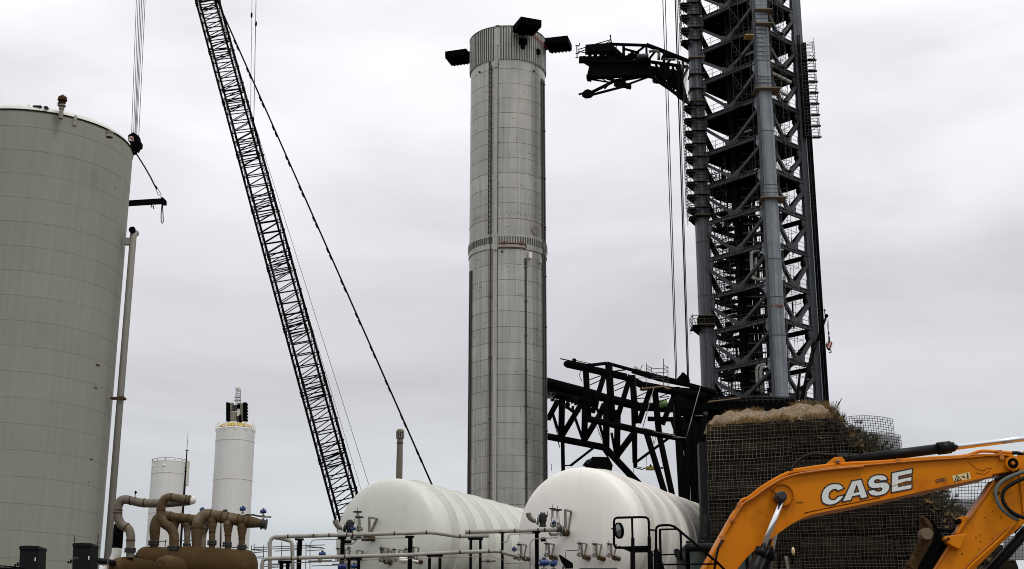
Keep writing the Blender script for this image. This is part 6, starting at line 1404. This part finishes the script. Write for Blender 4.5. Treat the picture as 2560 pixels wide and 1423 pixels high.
# hydraulic lines on top of the boom
u1 = S(1, YE, 1250)
def exhose(name, pts, Y, r, m_, parent, n=8): sp = smooth([tuple(p) if len(p) > 2 else (p[0], p[1], Y) for p in pts], 4); mb = MB(); mb.path([P(*p) for p in sp], r, n); return link(name, mb, M[m_], parent)
exhose('hydraulic_line', [(1806, 1344), (1824, 1305), (1848, 1262), (1851, 1255), (1858, 1249), (1873, 1243), (1905, 1218), (1943, 1195), (1972, 1181)], YE+.06, .016, 'orange', boom)
exhose('hydraulic_line', [(1830, 1306), (1856, 1262), (1885, 1243), (1914, 1222), (1950, 1200), (1985, 1187), (2020, 1181), (2080, 1173), (2160, 1166)], YE-.015, .011, 'orangeworn', boom)
exhose('hydraulic_line', [(1983, 1176), (2053, 1166), (2120, 1159), (2200, 1155), (2300, 1147), (2380, 1143), (2417, 1139), (2436, 1133), (2455, 1128), (2499, 1130), (2529, 1133)], YE+.05, .018, 'orange', boom)
exhose('hydraulic_line', [(1995, 1180), (2080, 1170), (2200, 1160), (2320, 1150), (2400, 1145), (2440, 1137), (2520, 1138)], YE-.0, .009, 'orangeworn', boom)
exhose('hydraulic_line', [(1800, 1356), (1770, 1410), (1740, 1460)], YE+.03, .012, 'orangeworn', boom)
for x, y in ((1829, 1302), (1850, 1262), (1806, 1346), (2496, 1133), (2500, 1146), (2244, 1153)):
    mb = MB(); mb.box(P(x, y, YE+.05), (.045, .12, .045)); link('line_clamp', mb, M['orangeworn'], boom)
exhose('hose', [(1978, 1181), (1990, 1160), (2012, 1142), (2040, 1136), (2075, 1138), (2108, 1139)], YE+.2, .019, 'rubber', boom)
exhose('hose', [(2108, 1137), (2130, 1137), (2155, 1143)], YE+.3, .012, 'rubber', boom)
mb = MB(); mb.box(P(2104, 1139, YE+.2), (.11, .1, .045)); mb.ball(P(2110, 1141, YE+.2), .035, 8, 6); link('hose_fitting', mb, M['flange'], boom)
exhose('hose', [(2529, 1133), (2550, 1134), (2580, 1150)], YE+.1, .02, 'rubber', boom)
# arm cylinder bracket and pin
bk_ = bevel_prism('cylinder_bracket', [(2052, 1171), (2080, 1148), (2086, 1143), (2104, 1142), (2111, 1148), (2114, 1163), (2100, 1166)], YE+.06, .06, 'orange', boom, .008)
bevel_prism('cylinder_bracket', [(2052, 1171), (2080, 1148), (2086, 1143), (2104, 1142), (2111, 1148), (2114, 1163), (2100, 1166)], YE+.34, .06, 'orange', boom, .008)
def pin(x, y, r, Y, dep, m_, parent, nm='pin'):
    mb = MB(); mb.lathe(P(x, y, Y), [(0, -.01), (r*u1*.75, -.01), (r*u1, 0), (r*u1, dep), (0, dep)], 22, axis=(0, 1, 0)); return link(nm, mb, M[m_], parent)
pin(2095, 1154, 6.5, YE+.03, .05, 'orangeworn', boom); pin(2095, 1154, 3.5, YE+.0, .05, 'pin', boom)
# arm cylinder
ac = (P(2112, 1150, YE+.2), P(2370, 1117.5, YE+.2)); mb = MB(); mb.tube(P(2112, 1152, YE+.2), P(2372, 1119, YE+.2), 12.5*u1, n=24); cyl1 = link('arm_cylinder', mb, M['blackcyl'], ex)
mb = MB(); mb.tube(P(2344, 1122, YE+.2), P(2376, 1118, YE+.2), 15.5*u1, n=24); mb.tube(P(2376, 1118.5, YE+.2), P(2385, 1117, YE+.2), 12*u1, n=24); link('gland', mb, M['blackcyl'], cyl1)
mb = MB(); mb.tube(P(2385, 1118.5, YE+.2), P(2640, 1086, YE+.2), 7.2*u1, n=24); link('rod', mb, M['chrome'], cyl1)
mb = MB(); mb.box(P(2149, 1137, YE+.2), (.05, .05, .03)); link('port', mb, M['blackcyl'], cyl1)
# boom cylinders
def boomcyl(x0, y0, x1, y1, xb, yb, Y, r):
    mb = MB(); mb.tube(P(x1, y1, Y), P(xb, yb, Y), r*2.05*u1, n=24); c_ = link('boom_cylinder', mb, M['blackcyl'], ex)
    mb = MB(); mb.tube(P(x0, y0, Y), P(x1, y1, Y), r*u1, n=20); link('rod', mb, M['chrome'], c_)
    a, b = P(x1, y1, Y), P(xb, yb, Y); d = (b-a).normalized(); mb = MB(); mb.tube(a-d*.012, a+d*.07, r*2.2*u1, n=24); link('gland', mb, M['blackcyl'], c_); return c_
boomcyl(1957, 1247, 1905, 1374, 1845, 1520, YE-.16, 7); boomcyl(1957, 1247, 1927, 1383, 1880, 1520, YE+.62, 6.5)
mb = MB(); mb.lathe(P(1957, 1238, YE-.03), [(26*u1, 0), (26*u1, .035), (23*u1, .036)], 32, axis=(0, 1, 0)); mb.lathe(P(1957, 1238, YE+.0), [(.001, 0), (25*u1, .0)], 32, axis=(0, 1, 0)); link('boss_ring', mb, M['orange'], boom)
mb = MB(); mb.lathe(P(1957, 1239, YE-.26), [(0, 0), (9*u1, 0), (11*u1, .02), (11*u1, .06), (13.5*u1, .065), (13.5*u1, .18), (12*u1, .26)], 12, axis=(0, 1, 0), smooth=False); link('pin_cap', mb, M['flange'], boom)
exhose('grease_line', [(1957-16, 1236), (1935, 1230), (1922, 1222)], YE-.01, .005, 'rubber', boom)
pin(1943, 1240, 3, YE-.05, .04, 'flange', boom)
# main arm pin at the tip
mb = MB(); mb.lathe(P(2533, 1158, YE-.05), [(0, -.012), (4*u1, -.012), (5*u1, 0), (5*u1, .03)], 28, axis=(0, 1, 0)); link('pin', mb, M['orangeworn'], boom)
mb = MB(); mb.lathe(P(2533, 1158, YE-.035), [(4.6*u1, -.004), (12*u1, -.006), (12.5*u1, .03)], 28, axis=(0, 1, 0)); link('pin_seal', mb, M['black'], boom)
mb = MB(); mb.lathe(P(2533, 1158, YE-.025), [(12*u1, 0), (18*u1, 0), (18*u1, .05)], 32, axis=(0, 1, 0)); link('boss_ring', mb, M['orange'], boom)
# lettering: white letters with a dark outline lying on the side plate
ze1 = lambda x, y, Y: P(1740+x/3.364, 1000+y/3.364, Y)
LT = {
 'C': ([(1245, 745), (1232, 722), (1210, 708), (1180, 702), (1145, 704), (1110, 717), (1082, 740), (1062, 770), (1053, 805), (1055, 840), (1068, 866), (1095, 881), (1130, 885), (1165, 878), (1200, 860), (1228, 832), (1251, 797), (1190, 811), (1180, 825), (1165, 836), (1145, 838), (1127, 830), (1119, 812), (1122, 788), (1134, 768), (1152, 756), (1170, 752), (1183, 757), (1190, 768)], []),
 'A': ([(1228, 858), (1310, 681), (1391, 665), (1447, 820), (1384, 833), (1375, 803), (1318, 814), (1305, 843)], [(1332, 776), (1366, 769), (1352, 722)]),
 'S': ([(1616, 672), (1602, 645), (1575, 630), (1540, 627), (1500, 633), (1468, 650), (1448, 678), (1444, 708), (1456, 733), (1482, 746), (1520, 745), (1552, 740), (1563, 748), (1556, 760), (1535, 766), (1512, 762), (1500, 750), (1443, 762), (1452, 785), (1475, 803), (1515, 810), (1560, 803), (1598, 788), (1624, 760), (1632, 728), (1622, 702), (1600, 690), (1570, 688), (1530, 694), (1506, 694), (1502, 684), (1512, 674), (1535, 671), (1555, 683)], []),
 'E': ([(1645, 612), (1821, 576), (1819, 620), (1707, 644), (1706, 664), (1817, 641), (1816, 682), (1705, 705), (1704, 727), (1818, 704), (1816, 747), (1642, 781)], [])}
YT = YE+.024
from mathutils.geometry import tessellate_polygon
for L_, (pts, hole) in LT.items():
    loops = [[ze1(x, y, YT) for x, y in pts]]
    if hole: loops.append([ze1(x, y, YT) for x, y in hole])
    flat = [p for lp in loops for p in lp]; tris = tessellate_polygon([[Vector((p.x, p.z, 0)) for p in lp] for lp in loops])
    mb = MB(); mb.add(flat, [tuple(t) for t in tris]); o = link('letter', mb, M['decal'], boom, label='white block letter %s with black outline' % L_)
    mb = MB()
    for lp in loops:
        n = len(lp)
        for i in range(n):
            a, b = lp[i]+Vector((0, -.002, 0)), lp[(i+1) % n]+Vector((0, -.002, 0)); d = (b-a); d = d.normalized() if d.length > 1e-6 else Vector((1, 0, 0)); nn = Vector((-d.z, 0, d.x))*.0065
            a2, b2 = a-d*.005, b+d*.005; mb.add([a2-nn, b2-nn, b2+nn, a2+nn], [(0, 1, 2, 3)])
    link('letter_outline', mb, M['decalblack'], o)
mb = MB(); p0 = ze1(1648, 725, YT-.004); p1 = ze1(1782, 675, YT-.004)
mb.add([p0, p1, p1-UP*.005, p0-UP*.006], [(0, 1, 2, 3)]); p0 = ze1(1735, 725, YT-.004); p1 = ze1(1736, 690, YT-.004); mb.add([p0, p1, p1+Vector((.006, 0, 0)), p0+Vector((.004, 0, 0))], [(0, 1, 2, 3)]); link('scratch', mb, M['orangeworn'], boom)
def text_mesh(txt, size, pos, xdir, m_, parent, name='lettering', ext=0.0, off=0.0):
    cu = bpy.data.curves.new('t', 'FONT'); cu.body = txt; cu.size = size; cu.offset = off; cu.resolution_u = 3
    to = bpy.data.objects.new('t', cu); COL.objects.link(to); bpy.context.view_layer.update()
    me = bpy.data.meshes.new_from_object(to.evaluated_get(bpy.context.evaluated_depsgraph_get())); bpy.data.objects.remove(to)
    xd = Vector(xdir).normalized(); mb = MB(); zd = Vector((-xd.z, 0, xd.x))
    mb.add([Vector(pos)+xd*v.co.x+zd*v.co.y for v in me.vertices], [tuple(p.vertices) for p in me.polygons]); return link(name, mb, M[m_], parent)
xd_ = (P(2368, 1198, YE)-P(2340, 1204, YE)).normalized()
text_mesh('S7421', 9.5*u1*1.25, P(2340, 1208, YT), xd_, 'decalblack', boom, 'serial_lettering', off=.0015)
mb = MB(); mb.add([P(2380, 1190, YT), P(2424, 1180, YT), P(2428, 1197, YT), P(2385, 1207, YT)], [(3, 2, 1, 0)]); wl_ = link('warning_label', mb, M['decalyellow'], boom)
mb = MB(); Yt = YT-.002
tri = [P(2386, 1204.5, Yt), P(2404, 1200.5, Yt), P(2392.5, 1189, Yt)]
for a, b in ((0, 1), (1, 2), (2, 0)):
    A_, B_ = tri[a], tri[b]; d = (B_-A_).normalized(); nn = Vector((-d.z, 0, d.x))*.0045; mb.add([A_-nn, B_-nn, B_+nn, A_+nn], [(0, 1, 2, 3)])
for pts in (((2391, 1202), (2393, 1195), (2396, 1197), (2398, 1201)), ((2403, 1191), (2408, 1190), (2414, 1194), (2411, 1196)), ((2417, 1186), (2420.5, 1185), (2422, 1196), (2418, 1197)), ((2416, 1184), (2419, 1181.5), (2421, 1184))): mb.add([P(x, y, Yt) for x, y in pts], [tuple(range(len(pts)))])
link('pictogram', mb, M['decalblack'], wl_)
# the arm (stick) beyond the boom tip, hanging down and back
arm_pts = [(2560, 1128), (2640, 1110), (2700, 1180), (2660, 1260), (2560, 1310), (2500, 1362), (2420, 1440), (2380, 1500), (2290, 1500), (2337, 1423), (2374, 1364), (2412, 1310), (2427, 1290), (2458, 1245), (2487, 1201), (2510, 1184)]
arm = bevel_prism('arm', arm_pts, YE+.10, .17, 'orange', ex, .012)
mb = MB(); mb.box(P(2585, 1210, YE+.085), (.30, .02, .62)); link('arm_plate', mb, M['orange'], arm)
strip('arm_flange', smooth([(2487, 1201, 0), (2458, 1245, 0), (2427, 1290, 0), (2412, 1310, 0), (2374, 1364, 0), (2337, 1423, 0), (2290, 1500, 0)], 2), YE+.06, .22, .018, 'orangeworn', arm)
exhose('hydraulic_line', [(2548, 1300), (2540, 1306), (2500, 1348), (2428, 1414), (2400, 1450)], YE+.05, .014, 'orange', arm)
exhose('hydraulic_line', [(2545, 1298), (2496, 1340), (2432, 1400), (2395, 1440)], YE+.07, .009, 'orangeworn', arm)
exhose('hose', [(2600, 1166), (2570, 1176), (2535, 1188), (2506, 1203), (2490, 1224), (2492, 1250), (2508, 1276), (2535, 1295), (2546, 1299)], YE-.02, .022, 'hosegrey', arm)
exhose('hose', [(2610, 1175), (2575, 1190), (2540, 1205), (2514, 1222), (2506, 1242), (2514, 1265), (2538, 1286), (2575, 1298), (2600, 1296)], YE-.04, .021, 'rubber', arm)
exhose('hose', [(2546, 1170), (2530, 1184), (2505, 1192), (2488, 1200)], YE+.05, .02, 'rubber', arm)
bevel_prism('link_bracket', [(2359, 1348), (2365, 1340), (2385, 1338), (2400, 1335), (2418, 1336), (2413, 1345), (2400, 1374), (2382, 1366), (2368, 1358)], YE-.0, .10, 'orange', arm, .01)
bevel_prism('pin_bracket', [(2392, 1306), (2397, 1294), (2410, 1291), (2427, 1290), (2412, 1312), (2398, 1334), (2390, 1335), (2400, 1312)], YE+.04, .12, 'orange', arm, .01)
pin(2398, 1303, 6, YE+.03, .1, 'black', arm); pin(2363, 1352, 4, YE-.03, .05, 'bucket', arm); pin(2372, 1347, 3, YE-.03, .05, 'bucket', arm)
pin(2492, 1232, 7, YE+.07, .1, 'bucket', arm, 'boss')
mb = MB(); mb.tube(P(2620, 1265, YE+.3), P(2440, 1470, YE+.3), 13*u1, n=20); mb.tube(P(2535, 1330, YE+.3), P(2552, 1312, YE+.3), 5*u1, n=10); bc = link('bucket_cylinder', mb, M['blackcyl'], ex)
random.seed(55)
for i in range(26):
    if i < 16: f_ = random.random(); x, y, pr = 2420+f_*110+random.uniform(-30, 20), 1400-f_*150+random.uniform(-20, 20), arm
    else: x, y, pr = random.uniform(1900, 2500), 0, boom; y = 1245-(x-1960)*.14+random.uniform(-25, 45)
    if i >= 16 and not (2000 > x or x > 2300): continue
    r_ = random.uniform(.8, 2.2)*u1; Yc_ = YE+(.098 if pr is arm else .028); n_ = 7; c_ = P(x, y, Yc_)
    mb = MB(); mb.add([c_+Vector((math.cos(k/n_*6.28)*r_*random.uniform(.6, 1.6), 0, math.sin(k/n_*6.28)*r_*random.uniform(.5, 1)))  for k in range(n_)], [tuple(range(n_))]); link('paint_chip', mb, M['bucket'], pr)
for pts in (((2423, 1155), (2432, 1166), (2446, 1174), (2460, 1177), (2468, 1170), (2480, 1172)), ((2440, 1182), (2462, 1186), (2474, 1178)), ((1990, 1256), (2000, 1257), (2008, 1255)), ((1918, 1290), (1921, 1292))):
    mb = MB(); mb.path([P(x, y, YE+.026) for x, y in pts], .0022, 4); link('scratch', mb, M['bucket'], boom)
mb = MB(); mb.path([P(x, y, YE+.026) for x, y in ((2010, 1283), (2060, 1272), (2136, 1257), (2200, 1244))], .004, 4); link('scratch', mb, M['bucket'], boom)
# bucket with pin and link, mostly in shade
bu = bevel_prism('bucket', [(2302, 1287), (2309, 1290), (2322, 1298), (2333, 1314), (2337, 1335), (2330, 1358), (2312, 1388), (2298, 1415), (2285, 1450), (2240, 1450), (2262, 1423), (2276, 1400), (2288, 1375), (2301, 1350), (2303, 1330)], YE+.0, .10, 'bucket', ex, .02)
mb = MB(); mb.prism(outline([(2316, 1290), (2332, 1302), (2346, 1322), (2356, 1345), (2376, 1362), (2360, 1392), (2342, 1423), (2320, 1460), (2262, 1460), (2300, 1410), (2326, 1365), (2333, 1335), (2325, 1310)], YE+.12), (0, .45, 0)); link('bucket_shell', mb, M['black'], bu)
exhose('bucket_edge', [(2304, 1292), (2316, 1308), (2322, 1330), (2318, 1350)], YE-.01, .022, 'bucket', bu)
mb = MB(); mb.lathe(P(2317, 1335, YE-.08), [(0, -.012), (13*u1, -.012), (14.5*u1, 0), (14.5*u1, .12)], 24, axis=(0, 1, 0)); link('bucket_pin', mb, M['pin'], bu)
for x, y, r_ in ((2300, 1375, 5), (2294, 1385, 5), (2270, 1412, 7), (2279, 1418, 4), (2303, 1362, 3)): mb = MB(); mb.ball(P(x, y, YE+.0), r_*u1, 10, 6, (1, .5, 1)); link('mud_lump', mb, M['bucket'], bu)
exhose('link_rod', [(2338, 1322), (2360, 1325), (2375, 1323), (2390, 1312)], YE+.3, .022, 'rubber', bu); mb = MB(); mb.tube(P(2370, 1330, YE+.25), P(2398, 1314, YE+.25), 5*u1, n=10); link('link_rod', mb, M['blackcyl'], bu)
# cab
YC = YE+.85
def cbox(x0, y0, x1, y1, Y, dep, m_, nm, parent, bev=.03):
    a, b = P(x0, y0, Y), P(x1, y1, Y); mb = MB(); mb.box(((a.x+b.x)/2, Y+dep/2, (a.z+b.z)/2), (abs(b.x-a.x), dep, abs(a.z-b.z))); o = link(nm, mb, M[m_], parent)
    if bev: md_ = o.modifiers.new('bevel', 'BEVEL'); md_.width = bev; md_.segments = 3
    return o
cab = cbox(1712, 1357, 1880, 1377, YC, .9, 'cab', 'cab_roof', ex, .045)
cbox(1712, 1376, 1724, 1640, YC+.02, .85, 'cab', 'cab_pillar', ex, .02); cbox(1865, 1376, 1885, 1640, YC+.02, .1, 'cab', 'cab_pillar', ex, .02)
cbox(1768, 1376, 1774, 1640, YC+.04, .06, 'cab', 'cab_pillar', ex, .0)
cbox(1724, 1377, 1770, 1500, YC+.08, .012, 'glass', 'side_window', ex, 0); cbox(1774, 1377, 1866, 1500, YC+.08, .012, 'glass', 'side_window', ex, 0)
cbox(1714, 1378, 1884, 1500, YC+.86, .02, 'glass', 'far_window', ex, 0); cbox(1712, 1395, 1750, 1500, YC+.6, .3, 'cab', 'cab_seat', ex, .03)
cbox(1712, 1500, 1884, 1700, YC, .9, 'cab', 'cab_body', ex, .03)
for x, y in ((1721, 1356), (1753, 1355)): mb = MB(); mb.ball(P(x, y, YC+.4), .022, 8, 6, (1.5, 1, .8)); link('roof_knob', mb, M['cab'], ex)
mb = MB(); mb.prism(outline([(1686, 1374), (1692, 1371), (1700, 1376), (1712, 1398), (1721, 1411), (1714, 1410), (1698, 1402), (1688, 1388)], YE+.35), (0, .06, 0)); link('wing_mirror', mb, M['cab'], ex)
# guard rails and round mirror on the right side of the machine
YG = YE-.35
def rail(pts, r, nm='guard_rail', Y=YG, m_='black'): sp = pts; mb = MB(); mb.path([P(p[0], p[1], Y) for p in sp], 1.38*r*S(1, Y, 1380), 10); return link(nm, mb, M[m_], ex)
rail([(1552, 1367), (1542, 1370), (1537, 1366), (1535, 1360), (1535, 1303), (1537, 1297), (1543, 1294.5), (1600, 1293), (1614, 1293.5), (1620, 1297), (1622, 1304), (1625, 1423), (1626, 1560)], 2.1)
rail([(1580, 1295), (1582, 1370), (1582, 1560)], 2.0); rail([(1582, 1345), (1582, 1560)], 3.2); rail([(1623, 1342), (1625, 1560)], 3.2)
mb = MB(); mb.prism(outline([(1536, 1367), (1628, 1364), (1628, 1380), (1580, 1381), (1560, 1372), (1540, 1371)], YG), (0, .05, 0)); link('guard_plate', mb, M['black'], ex)
rail([(1582, 1378), (1582, 1580)], 4.5); rail([(1626, 1378), (1628, 1580)], 4.5)
rail([(1640, 1580), (1640, 1325), (1642, 1318), (1648, 1314.5), (1660, 1313), (1676, 1313.5), (1686, 1317), (1700, 1328), (1795, 1408), (1812, 1425), (1825, 1450)], 2.2)
rail([(1650, 1325), (1652, 1423), (1653, 1560)], 2.3); rail([(1648, 1324), (1690, 1323), (1700, 1326), (1702, 1356)], 1.6); rail([(1702, 1330), (1703, 1400)], 1.9)
rail([(1624, 1325), (1640, 1326)], 1.5); rail([(1630, 1388), (1690, 1386)], 1.3); rail([(1640, 1412), (1795, 1410)], 1.5); rail([(1640, 1375), (1642, 1560)], 4.5)
mb = MB(); mb.prism(outline([(1637, 1372), (1645, 1372), (1662, 1423), (1670, 1560), (1638, 1560)], YG), (0, .04, 0)); link('guard_plate', mb, M['black'], ex)
rail([(1528, 1322), (1540, 1323)], 1.3, 'mirror_bracket')
c_ = P(1546, 1327, YG-.05); mb = MB(); mb.lathe(c_, [(0, -.018), (.055, -.012), (.075, 0), (.078, .02), (0, .03)], 24, axis=Vector((.90, .42, .12))); o = link('mirror', mb, M['mirror'], ex)
mb = MB(); mb.lathe(c_, [(.070, -.008), (.083, -.006), (.083, .02)], 24, axis=Vector((.90, .42, .12))); link('mirror_rim', mb, M['black'], o)
rail([(1786, 1423), (1790, 1395), (1795, 1372), (1806, 1350)], 2.2, 'hose', YE-.1, 'rubber')
# far side mirror frame and beacon
rail([(1947, 1423), (1949, 1392), (1953, 1387), (1972, 1386), (1978, 1390), (1981, 1400), (1980, 1410)], 1.6, 'far_mirror_frame', YE+2.2)
mb = MB(); mb.prism(outline([(1963, 1390), (1968, 1390), (1974, 1420), (1969, 1424)], YE+2.1), (0, .05, 0)); link('far_mirror', mb, M['valve'], ex)
mb = MB(); mb.ball(P(1983, 1378, YE+2.2), .035, 8, 6, (.6, 1, 1.4)); link('beacon', mb, M['decalyellow'], ex)
# house, hood and tracks below the frame
hd_ = cbox(1440, 1419, 1560, 1700, YE+.6, 1.6, 'cab', 'engine_hood', ex, .06)
a, b = P(1330, 1470, YE), P(1880, 1640, YE)
mb = MB(); mb.box(((a.x+b.x)/2, YE+.9, 1.75), (b.x-a.x, 2.6, 1.3)); link('house', mb, M['orange'], ex)
for dy in (-.2, 2.2):
    mb = MB(); mb.box(((a.x+b.x)/2, YE+dy, .5), (4.0, .6, .9)); o = link('track', mb, M['rubber'], ex); md_ = o.modifiers.new('bevel', 'BEVEL'); md_.width = .35; md_.segments = 4
mb = MB(); mb.tube(((a.x+b.x)/2, YE+.9, .6), ((a.x+b.x)/2, YE+.9, 1.12), .7, n=20); link('slew_ring', mb, M['flange'], ex)
bpy.context.view_layer.update()
